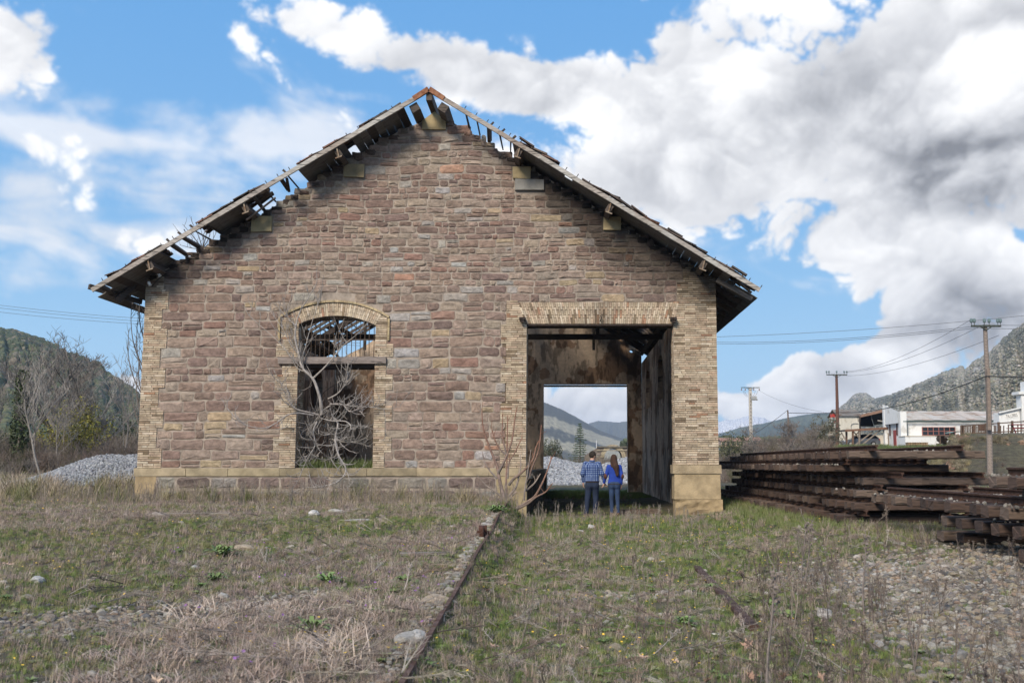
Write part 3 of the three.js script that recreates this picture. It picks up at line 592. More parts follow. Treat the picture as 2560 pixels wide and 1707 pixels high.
  for (let i = 0, yb = 4.86; yb < 5.55; i++, yb += PITCH_B) {
    // courses beside the arch end against its flank
    const rr = 2.79, hx = Math.sqrt(rr * rr - (yb + 0.03 - 3.1) ** 2), fl = yb < 5.25 ? -7.43 : Math.min(-7.43 - 0.0, -6.405 - 1.06 - (yb - 5.25) * 0.55), fr = yb < 5.25 ? -5.30 : -6.405 + 1.10 + (yb - 5.25) * 0.55;
    const lo = yb > 5.42 ? -6.45 - Math.sqrt(2.80 ** 2 - (yb - 3.1) ** 2) : -7.92, hi = yb > 5.42 ? -6.45 + Math.sqrt(2.80 ** 2 - (yb - 3.1) ** 2) : -4.98;
    if (fl - lo > 0.05) row(surround, lo, fl, yb, i); if (hi - fr > 0.05) row(surround, fr, hi, yb, i + 1);
  }
  back(surround, -8.0, -7.43, 1.31, 4.16, -0.016); back(surround, -8.0, -7.43, 4.36, 5.45, -0.016); back(surround, -5.295, -4.85, 1.31, 4.16, -0.016); back(surround, -5.295, -4.97, 4.36, 5.45, -0.016);
  // reveals: brick ends going into the wall
  function reveal(parent, x, dir, y0, y1) { for (let i = 0, yb = y0; yb < y1; i++, yb += PITCH_B) { let z = -0.13 - (i % 2) * 0.08; let za = -0.115; while (za > -WT + 0.02) { const zb = Math.max(-WT, z); const k = brickCol(RS), q = RS(), A = za - 0.004, B = zb + 0.004; if (A - B > 0.03) { const px = RS.r(-0.004, 0.006); piece('brick', parent, (A - B) * BH * 0.3, M.brick, () => new MB().box(x + dir * (px - 0.02), yb + PITCH_B / 2, (A + B) / 2, 0.06, BH, A - B, k, null, 0.006, rng(Math.floor(q * 1e6)))); } za = zb; z -= 0.15; } } }
  reveal(surround, -7.42, 1, 1.31, 4.16); reveal(surround, -7.42, 1, 4.38, 5.2); reveal(surround, -5.30, -1, 1.31, 4.16); reveal(jamb, -1.09, 1, 1.31, 5.25); reveal(pillar, 2.99, -1, 1.40, 5.25);
  // flat arch of upright bricks leaning outwards from the middle
  {
    const n = 74; for (let i = 0; i < n; i++) {
      const f0 = (i + 0.06) / n, f1 = (i + 0.94) / n, xb = (f) => lerp(-1.138, 2.992, f), xt = (f) => lerp(-1.342, 3.155, f), cut = i % 2 ? [0, 0.27, 0.64, 1] : [0, 0.42, 0.76, 1];
      for (let s = 0; s < 3; s++) { if (RS() < 0.04) continue; const a = cut[s] + 0.012, b = cut[s + 1] - 0.012, soot = 1 - 0.5 * Math.exp(-Math.pow((lerp(f0, f1, .5) - 0.52) / 0.07, 2)) * (1 - a * 0.4), k = mul(brickCol(RS), soot * RS.r(0.9, 1.05)), z = RS.r(0.008, 0.024); piece('brick', lintel, 0.05 * 0.62 * (b - a), M.brick, () => { const P = (f, t, zz) => V(lerp(xb(f), xt(f), t), lerp(5.286, 5.905, t), zz), m = new MB(); const A = P(f0, a, z), B = P(f1, a, z), C = P(f1, b, z), D = P(f0, b, z), e = (v) => V(v.x, v.y, -0.12); m.quad(A, B, C, D, k).quad(e(B), B, A, e(A), k).quad(B, e(B), e(C), C, k).quad(e(A), A, D, e(D), k).quad(D, C, e(C), e(D), k); return m; }); }
    }
    const m = new MB(); const q = [V(-1.13, 5.29, -0.006), V(2.985, 5.29, -0.006), V(3.15, 5.90, -0.006), V(-1.335, 5.90, -0.006)]; m.quad(q[0], q[1], q[2], q[3], brickMortar); m.build('brick_mortar', M.mortar, lintel);
    new MB().box(0.95, 5.262, -0.28, 4.08, 0.045, 0.56, [0.05, 0.035, 0.03]).build('steel_lintel', M.rust, lintel);
  }
  {
    const cx = -6.405, cy = 3.1, r0 = 2.415, r1 = 2.785, a0 = Math.asin(1.10 / 2.41), n = 42;
    for (let i = 0; i < n; i++) { const t0 = lerp(-a0, a0, (i + 0.07) / n), t1 = lerp(-a0, a0, (i + 0.93) / n), cut = i % 2 ? [r0, r0 + 0.12, r1] : [r0, r0 + 0.25, r1]; for (let s = 0; s < 2; s++) { const ra = cut[s] + 0.005, rb = cut[s + 1] - 0.005, k = brickCol(RS), z = RS.r(0.010, 0.026); piece('brick', arch, 0.05 * (rb - ra), M.brick, () => { const P = (t, r, zz) => V(cx + Math.sin(t) * r, cy + Math.cos(t) * r, zz), e = (v) => V(v.x, v.y, -0.35), m = new MB(), A = P(t0, ra, z), B = P(t1, ra, z), C = P(t1, rb, z), D = P(t0, rb, z); m.quad(A, B, C, D, k).quad(e(B), B, A, e(A), k).quad(B, e(B), e(C), C, k).quad(e(A), A, D, e(D), k).quad(D, C, e(C), e(D), k); return m; }); } }
    // hood mould: a thin projecting course over the arch, turned down at both ends
    const hx = -6.45; const m0 = 26; for (let i = 0; i < m0; i++) { const aa = Math.asin(1.53 / 2.83), t0 = lerp(-aa, aa, (i + 0.03) / m0), t1 = lerp(-aa, aa, (i + 0.97) / m0), k = jitc([0.5, 0.40, 0.25], RS, 0.1); piece('brick', arch, 0.05 * 0.12, M.brick, () => { const P = (t, r, zz) => V(hx + Math.sin(t) * r, cy + Math.cos(t) * r, zz), m = new MB(), A = P(t0, 2.795, .06), B = P(t1, 2.795, .06), C = P(t1, 2.855, .06), D = P(t0, 2.855, .06), e = (v) => V(v.x, v.y, -0.05); m.quad(A, B, C, D, k).quad(e(B), B, A, e(A), k).quad(D, C, e(C), e(D), k).quad(B, e(B), e(C), C, k).quad(e(A), A, D, e(D), k); return m; }); }
    for (const x of [-7.97, -4.93]) for (let q = 0; q < 5; q++) { const yy = 5.44 - 0.06 - q * 0.125, k = jitc([0.48, 0.38, 0.23], RS, 0.1); piece('brick', arch, 0.05 * 0.12, M.brick, () => new MB().box(x, yy, 0.0, 0.055, 0.118, 0.12, k)); }
    const mm = new MB(); mm.grid(30, 1, (u, v) => { const t = lerp(-a0, a0, u), r = lerp(r0, 2.8, v); return V(cx + Math.sin(t) * r, cy + Math.cos(t) * r, -0.004); }, brickMortar); mm.build('brick_mortar', M.mortar, arch);
  }
  // ---- dressed stone: ledge in lengths, pier bases
  const tan = [0.45, 0.37, 0.245];
  let lx = -11.80; const ledge = part('stone_ledge');
  while (lx < -1.1) { let w = RS.r(0.95, 1.6); if (-1.09 - lx - w < 0.4) w = -1.09 - lx; const dk = lx > -7.7 && lx < -5.4 ? 0.78 : lx > -8.3 && lx < -7 ? 0.7 : 1; new MB().box(lx + w / 2, 1.20, -0.02, w - 0.008, 0.215, 0.20, jitc(mul(tan, dk), RS, 0.07), null, 0.012, RS).build('ledge_stone', M.dressed, ledge); lx += w; }
  const base = part('pier_base');
  const slab = (x0, x1, y0, y1, z, k, j = 0.012) => new MB().box((x0 + x1) / 2, (y0 + y1) / 2, z - 0.32, x1 - x0, y1 - y0, 0.64, k, null, j, RS).build('base_stone', M.dressed, base);
  slab(2.915, 4.245, 1.165, 1.395, 0.085, [0.44, 0.35, 0.23]); slab(2.955, 4.215, 0.468, 1.16, 0.055, [0.47, 0.365, 0.225]);
  { // the worn lowest block, pitted in flat hollows
    const m = new MB(), k = [0.43, 0.325, 0.19]; m.grid(26, 12, (u, v) => { const x = lerp(2.975, 4.265, u), yy = lerp(-0.35, 0.46, v); return V(x, yy, 0.07 + 0.05 * noise3(x * 2.2, yy * 9, 3) + 0.03 * noise3(x * 6, yy * 22, 5)); }, (u, v) => mul(k, 0.92 + 0.3 * noise3(u * 8, v * 14, 2)));
    m.box(3.62, 0.055, -0.28, 1.285, 0.81, 0.60, k); m.build('base_stone', M.dressed, base, 0.7); }
  slab(XL - 0.01, -11.19, 0.0, 1.085, 0.065, [0.42, 0.32, 0.19]); slab(-1.90, -1.075, -0.3, 1.085, 0.065, [0.42, 0.335, 0.20]);
  // ---- iron pintles of the lost doors, hook
  for (const x of [-1.21, 2.98]) { const m = new MB(); m.box(x, 5.42, 0.10, 0.17, 0.07, 0.22, [0.05, 0.04, 0.038]); m.box(x, 5.36, 0.14, 0.10, 0.11, 0.10, [0.045, 0.035, 0.033]); m.build('door_pintle', M.rust, shed); }
  { const m = new MB(); m.tube(curve([V(0.96, 5.38, 0.0), V(0.96, 5.39, 0.1), V(0.99, 5.46, 0.12), V(0.95, 5.50, 0.12)], 8), 0.014, 5, [0.05, 0.04, 0.04]); m.build('iron_hook', M.rust, shed); }
  for (const [px, py, tilt] of [[396, 686, 0.6], [372, 709, 0.5]]) { const p = at(px, py, 0.22), m = new MB(), d = V(Math.sin(tilt) * 0.06, -Math.cos(tilt) * 0.06, 0); m.tube([p.clone().sub(d), p.clone().sub(d.clone().multiplyScalar(.4)), p.clone().add(d.clone().multiplyScalar(.2)), p.clone().add(d)], [0.03, 0.045, 0.032, 0.05], 8, [0.75, 0.75, 0.73]); m.build('insulator', M.plain, shed, 0.6); }
  { const a = at(378, 716, 0.2), b = at(404, 690, 0.02), m = new MB(); m.tube([a, at(392, 700, 0.25), b, at(424, 688, 0.02)], 0.018, 5, [0.06, 0.05, 0.045]); m.build('insulator_rod', M.rust, shed); }
  // ---- window: old timber across, bars above
  const wood = [0.30, 0.255, 0.235];
  new MB().box(-6.47, 4.265, 0.0, 2.98, 0.185, 0.2, wood, null, 0.02, RS).build('window_beam', M.wood, shed);
  const grille = part('window_grille');
  for (let i = 0; i < 17; i++) { const x = lerp(-7.36, -5.36, i / 16), t = 3.1 + Math.sqrt(2.42 ** 2 - (x + 6.405) ** 2); new MB().tube([V(x, 4.33, -0.12), V(x + RS.r(-.01, .01), (4.33 + t) / 2, -0.12), V(x, t, -0.12)], 0.011, 5, [0.11, 0.085, 0.07]).build('window_bar', M.rust, grille); }
  new MB().box(-6.36, 4.86, -0.12, 2.1, 0.035, 0.012, [0.10, 0.08, 0.07]).build('window_bar', M.rust, grille);
  new MB().box(-6.36, 4.12, -0.35, 2.12, 0.1, 0.5, [0.07, 0.055, 0.05], null, 0.02, RS).build('window_beam', M.wood, shed);

  // ---- the other walls
  const side = (x0, x1, name, windows) => {
    const s = new THREE.Shape(); s.moveTo(0.6, -0.6); s.lineTo(20.9, -0.6); s.lineTo(20.9, 6.3); s.lineTo(0.6, 6.3); s.lineTo(0.6, -0.6);
    const g = []; 
    for (const zc of windows) { const h = new THREE.Path(), c = -zc; h.moveTo(c - 1.05, 3.9); h.lineTo(c + 1.05, 3.9); h.lineTo(c + 1.05, 5.2); for (let i = 0; i <= 10; i++) { const a = i / 10 * Math.PI; h.lineTo(c + 1.05 * Math.cos(a), 5.2 + 0.45 * Math.sin(a)); } s.holes.push(h); }
    const e = new THREE.ExtrudeGeometry(s, { depth: x1 - x0, bevelEnabled: false }); e.rotateY(Math.PI / 2); e.translate(x0, 0, 0);
    e.setAttribute('color', new THREE.BufferAttribute(new Float32Array(e.attributes.position.count * 3).fill(1).map((_, i) => [1.0, 0.93, 0.86][i % 3]), 3));
    const w = addMesh(name, e, M.plaster, shed);
    for (const zc of windows) new MB().box((x0 + x1) / 2 + (x0 > 0 ? 0.1 : -0.1), 4.8, zc, 0.14, 1.9, 2.1, [0.10, 0.07, 0.055]).build('blocked_window', M.plaster, w);
  };
  side(XR - 0.5, XR, 'side_wall', [-5.3, -11.4, -17.4]); side(XL, XL + 0.5, 'side_wall', [-5.3, -11.4, -17.4]);
  {
    const s = new THREE.Shape(); s.moveTo(XL + 0.502, -0.6); s.lineTo(-1.09, -0.6); s.lineTo(-1.09, 5.286); s.lineTo(2.99, 5.286); s.lineTo(2.99, -0.6); s.lineTo(XR - 0.502, -0.6);
    for (let x = XR - 0.502; x > XL + 0.5; x -= 0.23) s.lineTo(x, wallTop(x - 0.7) - 0.1); s.lineTo(XL + 0.502, wallTop(XL + 0.5) - 0.1);
    const hole = new THREE.Path(); const hx = (3.2), hy = 6.9; for (let i = 0; i <= 9; i++) { const a = i / 9 * 6.283, q = 0.09 + 0.04 * noise3(i * 1.3, 2, 2); if (i) hole.lineTo(hx + Math.cos(a) * q, hy + Math.sin(a) * q); else hole.moveTo(hx + q, hy); } s.holes.push(hole);
    const e = new THREE.ExtrudeGeometry(s, { depth: 0.5, bevelEnabled: false }); e.translate(0, 0, ZB - 0.5); e.setAttribute('color', new THREE.BufferAttribute(new Float32Array(e.attributes.position.count * 3).fill(1).map((_, i) => [0.98, 0.86, 0.74][i % 3]), 3));
    const w = addMesh('back_wall', e, M.plaster, shed);
    // a patch where plaster came off around the doorway head
    new MB().box(0.95, 5.20, ZB - 0.25, 4.07, 0.06, 0.48, [0.06, 0.05, 0.045]).build('steel_lintel', M.rust, w);
  }
  // raised inner platform left of the track, with its stone nosing
  new MB().box((XL - 1.12) / 2 + 0.25, 0.42, -10.9, -1.12 - XL - 0.5, 1.24, 20.2, [0.30, 0.27, 0.23]).build('inner_platform', M.plaster, shed);
  new MB().box(-1.13, 1.10, -12.0, 0.34, 0.19, 22.6, [0.40, 0.34, 0.26], null, 0.02, RS).build('platform_nosing', M.dressed, shed);
  new MB().box(-1.2, 0.4, -22.3, 0.5, 1.2, 1.9, [0.5, 0.45, 0.38], null, 0.03, RS).build('platform_end', M.plaster, shed);
}

// ------------------------------------------------------------------ roof
{
  const roof = new THREE.Group(); roof.name = 'roof'; shed.add(roof);
  const r = rng(207), dark = [0.075, 0.06, 0.052], grey = [0.17, 0.16, 0.15], wood = [0.12, 0.095, 0.08];
  const S = (side, dx, lift = 0) => { const x = XC + side * dx; return V(x + side * lift * 0.528, deckY(x) + lift * 0.849, 0); };
  const onDeck = (side, dx, z, lift) => { const p = S(side, dx, lift); p.z = z; return p; };
  // verge boards
  for (const side of [-1, 1]) {
    const m = new MB(), a = onDeck(side, 0.06, 0.92, 0), b = onDeck(side, 9.02, 0.92, 0), n = V(side * 0.528, 0.849, 0), L = 9;
    let prev = null; for (let i = 0; i <= 24; i++) { const p = a.clone().lerp(b, i / 24).addScaledVector(n, 0.014 * noise3(i * 0.4, side, 3)); if (prev) { const k = jitc(mixc([0.52, 0.50, 0.47], [0.27, 0.19, 0.14], clamp(0.15 + noise3(i * 0.35, 8 + side, 1) * 0.9 + (side > 0 ? (i < 9 ? 0.3 : 0.05) : (i > 16 ? 0.25 : 0)), 0, 1)), r, 0.06); m.beam(prev, p, 0.055, 0.118, k, n); } prev = p; }
    m.build('verge_board', M.wood, roof);
  }
  new MB().beam(onDeck(-1, 0.42, 0.955, 0.0), onDeck(-1, 0.0, 0.955, 0.02), 0.03, 0.14, [0.33, 0.16, 0.09]).beam(onDeck(1, 0.42, 0.955, 0.0), onDeck(1, 0.0, 0.955, 0.02), 0.03, 0.14, [0.33, 0.16, 0.09]).build('ridge_plate', M.rust, roof);
  // purlins along the building, ends carried past the gable
  for (const side of [-1, 1]) for (const dx of [0.5, 2.58, 5.08, 7.62]) {
    const m = new MB(), w = dx === 0.5 ? 0.24 : 0.16; let z = 0.86; const zEnd = ZB + 0.05;
    m.beam(onDeck(side, dx, z, -0.20), onDeck(side, dx, zEnd, -0.20), w, 0.22, jitc(wood, r, 0.15), V(side * 0.528, 0.849, 0));
    m.build('purlin', M.wood, roof);
    if (dx > 1) { const q = onDeck(side, dx, 0.86, -0.16), b = new MB(); b.beam(q.clone().add(V(side * 0.02, 0.10, 0.03)), q.clone().add(V(-side * 0.05, -0.16, 0.03)), 0.035, 0.035, [0.33, 0.27, 0.21]); b.beam(q.clone().add(V(-side * 0.13, -0.13, 0.03)), q.clone().add(V(side * 0.05, -0.20, 0.03)), 0.03, 0.03, [0.33, 0.27, 0.21]); b.build('purlin_bracket', M.rust, roof); }
  }
  new MB().beam(V(XC, 11.52, 0.9), V(XC, 11.48, ZB), 0.16, 0.24, wood).build('ridge_beam', M.wood, roof);
  // what is left of the boarding, in runs along the verge (dx from the ridge)
  const runs = { '-1': [[0.62, 3.62], [4.95, 6.0], [7.28, 8.62]], 1: [[2.42, 8.32]] };
  const has = (side, dx) => runs[side].some(([a, b]) => dx > a && dx < b);
  const rest = new MB();
  for (const side of [-1, 1]) for (let dx = 0.1; dx < 8.98; dx += 0.205) {
    const up = V(side * 0.528, 0.849, 0);
    if (has(side, dx + 0.1) && r() > 0.03) {
      const z1 = 0.875 - (r() < 0.1 ? r.r(0.05, 0.3) : 0), tail = (side > 0 && dx > 7.9) ? 0 : 0; const k = jitc(r() < 0.15 ? dark : grey, r, 0.15);
      new MB().beam(onDeck(side, dx + 0.1, z1, -0.055 + r.r(-.006, .006)), onDeck(side, dx + 0.1, -0.75, -0.055), 0.238, 0.022, k, up).build('soffit_board', M.wood, roof);
    } else if (dx > 8.0) { // eave boards that only remain beside the wall
      new MB().beam(onDeck(side, dx + 0.1, side > 0 ? 0.30 + r.r(-.1, .1) : r.r(0.2, 0.8), -0.055), onDeck(side, dx + 0.1, -0.75, -0.055), 0.236, 0.022, jitc(grey, r, 0.3), up).build('soffit_board', M.wood, roof);
    }
    // farther back: joined, much of the left slope has fallen in
    let z = -0.76; while (z > ZB + 0.3) {
      const len = r.r(1.2, 3.4), zb = Math.max(ZB - 0.3, z - len), n = noise3(dx * 0.35, side * 4, z * 0.22), zc = (z + zb) / 2;
      let keep = side > 0 ? 0.93 : 0.86; const eave = dx > 7.9 ? 0.86 : 0;
      if (side < 0 && zc < -9.5 && dx > 3.4 && dx < 7.1) keep = 0.10 + (n > 0.3 ? 0.5 : 0);
      if (side > 0 && zc < -13 && dx < 4.2 && dx > 1.5) keep = 0.45;
      if (side < 0 && dx < 2 && zc > -6) keep = 0.93;
      if (r() < Math.max(keep, side > 0 ? eave : 0)) rest.beam(onDeck(side, dx + 0.1, z - 0.01, -0.055 + r.r(-.01, .01)), onDeck(side, dx + 0.1, zb + 0.01, -0.055 + r.r(-.02, .01)), 0.238, 0.022, jitc(r() < 0.5 ? dark : mul(grey, 0.7), r, 0.2), up);
      z = zb;
    }
  }
  const bd = rest.build('roof_boarding', M.wood, roof); bd.userData.kind = 'stuff';
  // rafters down the slopes and battens across them
  for (const side of [-1, 1]) for (let z = -0.9; z > ZB; z -= 0.82) { if (r() < 0.1) continue; const m = new MB(); m.beam(onDeck(side, 0.1, z, -0.13), onDeck(side, r() < 0.12 ? 6.5 : 8.9, z + r.r(-.1, .1), -0.13 + r.r(-.04, .02)), 0.075, 0.12, jitc(wood, r, 0.2)); m.build('rafter', M.wood, roof); }
  const bat = new MB(); for (let dx = 3.6; dx < 8.9; dx += 0.42) { if (r() < 0.12) continue; bat.beam(onDeck(-1, dx, -9, -0.03), onDeck(-1, dx + r.r(-.15, .15), ZB, -0.05), 0.04, 0.03, jitc(wood, r, 0.2)); } bat.build('batten', M.wood, roof);
  // battens left bare at the verge, with bolts standing up from the board
  for (const side of [-1, 1]) for (let dx = 0.75; dx < 8.95; dx += 0.31) {
    const up = V(side * 0.528, 0.849, 0), gone = !has(side, dx);
    if (gone && r() > 0.08) { const thick = r() < 0.3; const zz = side > 0 && dx > 8 ? 0.3 : -0.15; new MB().beam(onDeck(side, dx, 0.90, thick ? -0.02 : -0.05), onDeck(side, dx + r.r(-.06, .06), zz, -0.10), thick ? 0.09 : 0.035, thick ? 0.11 : 0.035, jitc(dark, r, 0.2), up, 0.02, r).build('batten', M.wood, roof); if (r() < 0.7) new MB().beam(onDeck(side, dx, 0.9, 0.05), onDeck(side, dx + 0.03, 0.9, 0.17), 0.05, 0.05, dark, V(0, 0, 1), 0.02, r).build('batten_stub', M.wood, roof); }
    const p = onDeck(side, dx + 0.2, 0.9, 0.06); new MB().tube([p, onDeck(side, dx + 0.2 - side * 0.0, 0.9, 0.16)], 0.011, 4, [0.05, 0.04, 0.035]).build('bolt', M.rust, roof);
  }
  // torn strip hanging at the second gap on the left
  new MB().beam(at(615, 550, 0.5), at(688, 494, 0.35), 0.12, 0.03, [0.22, 0.18, 0.16]).build('loose_board', M.wood, roof);
  new MB().beam(at(700, 445, 0.85), at(720, 474, 0.3), 0.08, 0.09, dark).beam(at(716, 446, 0.85), at(722, 478, 0.2), 0.07, 0.06, dark).build('loose_board', M.wood, roof);
  new MB().beam(at(221, 716, 0.6), at(352, 755, -0.6), 0.10, 0.14, dark).build('eave_board', M.wood, roof);
  new MB().beam(at(290, 752, 0.2), at(345, 700, -0.4), 0.1, 0.16, [0.09, 0.075, 0.07]).build('eave_bracket', M.wood, roof);
  new MB().beam(at(1792, 700, 0.35), at(1880, 748, 0.28), 0.10, 0.12, [0.16, 0.14, 0.125]).build('eave_board', M.wood, roof);
  // curved clay tiles near the verge, lapped down the slope
  const tileG = (up) => { const m = new MB(), n = 5; m.grid(n, 1, (u, v) => { const a = lerp(0.15, Math.PI - 0.15, u), R = lerp(0.10, 0.085, v); return V(Math.cos(a) * R, (up ? 1 : -1) * Math.sin(a) * R * 0.75, lerp(0.24, -0.24, v)); }, WHITE); m.grid(n, 1, (u, v) => { const a = lerp(Math.PI - 0.15, 0.15, u), R = lerp(0.086, 0.071, v); return V(Math.cos(a) * R, (up ? 1 : -1) * Math.sin(a) * R * 0.75, lerp(0.24, -0.24, v)); }, WHITE); return m; };
  const tints = [[0.10, 0.07, 0.055], [0.075, 0.062, 0.053], [0.15, 0.11, 0.085], [0.10, 0.09, 0.08], [0.19, 0.10, 0.07], [0.055, 0.047, 0.042]];
  const geos = tints.map((k) => [true, false].map((up) => { const m = tileG(up); for (let i = 0; i < m.c.length; i += 3) { m.c[i] = k[0]; m.c[i + 1] = k[1]; m.c[i + 2] = k[2]; } return m.geo(0.8); }));
  const tileRuns = { '-1': [[0.75, 3.62], [3.7, 3.95], [4.55, 4.75], [5.0, 6.15], [7.2, 8.15], [8.2, 8.7]], 1: [[2.35, 3.45], [4.15, 8.55]] };
  let count = 0; const spare = new MB();
  for (let c = 0; c < 5; c++) for (const layer of [0, 1]) for (const side of [-1, 1]) for (let dx = 8.75; dx > 0.3; dx -= 0.34) {
    if (!tileRuns[side].some(([a, b]) => dx > a && dx < b) && !(c > 2 && side > 0 && dx > 6 && r() < 0.8)) continue;
    if (r() < (layer ? 0.42 : 0.08)) continue;
    const heap = layer * 0.085 * (0.6 + noise3(dx * 1.7, side * 3, c * 0.7)), z = 0.82 - c * 0.2 - layer * 0.09 + r.r(-.02, .02), p = onDeck(side, dx + r.r(-.05, .05), z, 0.07 + heap + r.r(-0.01, 0.04) + (r() < 0.1 ? 0.06 : 0)), o = shade(new THREE.Mesh(geos[r.i(6)][layer ? 0 : r.i(2)], M.tile));
    o.name = 'roof_tile'; o.position.copy(p); o.rotation.set(0, side * Math.PI / 2, 0, 'YXZ'); o.rotation.x = Math.atan(0.622) + r.r(-.16, .12); o.rotation.y += r.r(-.08, .08) + (r() < 0.08 ? r.r(-.6, .6) : 0); o.rotation.z = r.r(-.15, .15);
    if (count < 295) { roof.add(o); count++; } else { o.updateMatrix(); const g = o.geometry.clone().applyMatrix4(o.matrix), P = g.attributes.position, Cc = g.attributes.color, ix = g.index; for (let i = 0; i < (ix ? ix.count : P.count); i++) { const j = ix ? ix.getX(i) : i; spare.p.push(P.getX(j), P.getY(j), P.getZ(j)); spare.c.push(Cc.getX(j), Cc.getY(j), Cc.getZ(j)); } }
  }
  if (!spare.empty) spare.build('small_roof_tile', M.tile, roof).userData.kind = 'stuff';
  // trusses
  for (const z of [-5.2, -10.4, -15.7]) {
    const t = new THREE.Group(); t.name = 'roof_truss'; shed.add(t); const k = () => jitc([0.075, 0.06, 0.052], r, 0.15);
    if (z > -12) new MB().box(XC, 6.25, z, 15.0, 0.2, 0.18, k(), null, 0.02, r).build('tie_beam', M.wood, t);
    new MB().box(XC, 8.8, z, 0.2, 5.0, 0.18, k()).build('king_post', M.wood, t);
    for (const s of [-1, 1]) { new MB().beam(onDeck(s, 0.1, z, -0.42), onDeck(s, 7.55, z, -0.42), 0.17, 0.2, k()).build('principal_rafter', M.wood, t); new MB().beam(V(XC + s * 0.1, 7.0, z), V(XC + s * 2.6, deckY(XC + 2.6) - 0.5, z), 0.14, 0.15, k()).build('strut', M.wood, t); new MB().beam(V(XC + s * 5.0, 6.35, z), V(XC + s * 5.0, deckY(XC + 5) - 0.5, z), 0.1, 0.12, k()).build('strut', M.wood, t); }
  }
}
// stones and bricks: the 300 largest of each as parts, the rest joined for each wall piece
for (const kind of ['stone', 'brick']) {
  const list = pieces.filter((p) => p.kind === kind).sort((a, b) => b.area - a.area), rest = new Map();
  list.forEach((p, i) => {
    const m = p.draw();
    if (i < 295) { m.build(kind, p.material, p.parent); return; }
    const key = p.parent.uuid; if (!rest.has(key)) rest.set(key, { m: new MB(), p });
    const q = rest.get(key).m; for (const v of m.p) q.p.push(v); for (const v of m.c) q.c.push(v);
  });
  for (const { m, p } of rest.values()) m.build('small_' + kind, p.material, p.parent).userData.kind = 'stuff';
}
// ------------------------------------------------------------------ people: bodies as one surface from joined tapered limbs
// surface of the field f(p) = 0 on a grid (surface nets)
function surface(f, lo, hi, cell) {
  const n = [0, 1, 2].map((c) => Math.ceil((hi.getComponent(c) - lo.getComponent(c)) / cell) + 1), [nx, ny, nz] = n, F = new Float32Array(nx * ny * nz), p = V(0, 0, 0), id = (i, j, k) => (k * ny + j) * nx + i;
  for (let k = 0; k < nz; k++) for (let j = 0; j < ny; j++) for (let i = 0; i < nx; i++) F[id(i, j, k)] = f(p.set(lo.x + i * cell, lo.y + j * cell, lo.z + k * cell));
  const vid = new Int32Array(nx * ny * nz).fill(-1), P = [], I = [];
  for (let k = 0; k < nz - 1; k++) for (let j = 0; j < ny - 1; j++) for (let i = 0; i < nx - 1; i++) {
    let x = 0, y = 0, z = 0, m = 0;
    const c = []; for (let q = 0; q < 8; q++) c.push(F[id(i + (q & 1), j + ((q >> 1) & 1), k + (q >> 2))]);
    for (const [a, b] of [[0, 1], [2, 3], [4, 5], [6, 7], [0, 2], [1, 3], [4, 6], [5, 7], [0, 4], [1, 5], [2, 6], [3, 7]]) if ((c[a] < 0) !== (c[b] < 0)) { const t = c[a] / (c[a] - c[b]); x += lerp(a & 1, b & 1, t); y += lerp((a >> 1) & 1, (b >> 1) & 1, t); z += lerp(a >> 2, b >> 2, t); m++; }
    if (m) { vid[id(i, j, k)] = P.length / 3; P.push(lo.x + (i + x / m) * cell, lo.y + (j + y / m) * cell, lo.z + (k + z / m) * cell); }
  }
  for (let k = 1; k < nz - 1; k++) for (let j = 1; j < ny - 1; j++) for (let i = 1; i < nx - 1; i++) {
    const a = F[id(i, j, k)] < 0;
    const put = (b, q) => { if (a !== b) { const [w, x, y, z] = q; if (a) I.push(w, x, y, w, y, z); else I.push(w, y, x, w, z, y); } };
    put(F[id(i + 1, j, k)] < 0, [vid[id(i, j - 1, k - 1)], vid[id(i, j, k - 1)], vid[id(i, j, k)], vid[id(i, j - 1, k)]]);
    put(F[id(i, j + 1, k)] < 0, [vid[id(i - 1, j, k - 1)], vid[id(i - 1, j, k)], vid[id(i, j, k)], vid[id(i, j, k - 1)]]);
    put(F[id(i, j, k + 1)] < 0, [vid[id(i - 1, j - 1, k)], vid[id(i, j - 1, k)], vid[id(i, j, k)], vid[id(i - 1, j, k)]]);
  }
  const g = new THREE.BufferGeometry(); g.setAttribute('position', new THREE.Float32BufferAttribute(P, 3)); g.setIndex(I); g.computeVertexNormals();
  return g;
}
const smin = (a, b, k) => { const h = clamp(0.5 + 0.5 * (b - a) / k, 0, 1); return lerp(b, a, h) - k * h * (1 - h); };
function capsule(p, a, b, ra, rb) { const bx = b.x - a.x, by = b.y - a.y, bz = b.z - a.z, px = p.x - a.x, py = p.y - a.y, pz = p.z - a.z, t = clamp((px * bx + py * by + pz * bz) / (bx * bx + by * by + bz * bz + 1e-9), 0, 1), dx = px - bx * t, dy = py - by * t, dz = pz - bz * t; return Math.sqrt(dx * dx + dy * dy + dz * dz) - lerp(ra, rb, t); }
function ellip(p, c, rx, ry, rz, turn = 0) { let x = p.x - c.x, z = p.z - c.z; if (turn) { const cs = Math.cos(turn), sn = Math.sin(turn); [x, z] = [cs * x - sn * z, sn * x + cs * z]; } const y = p.y - c.y, q = Math.sqrt((x / rx) ** 2 + (y / ry) ** 2 + (z / rz) ** 2); return (q - 1) * Math.min(rx, ry, rz); }
function bones(list, k) { return (p) => { let d = 9; for (const b of list) d = smin(d, b.c ? ellip(p, b.c, b.r[0], b.r[1], b.r[2], b.t ?? 0) : capsule(p, b[0], b[1], b[2], b[3] ?? b[2]), k); return d; }; }
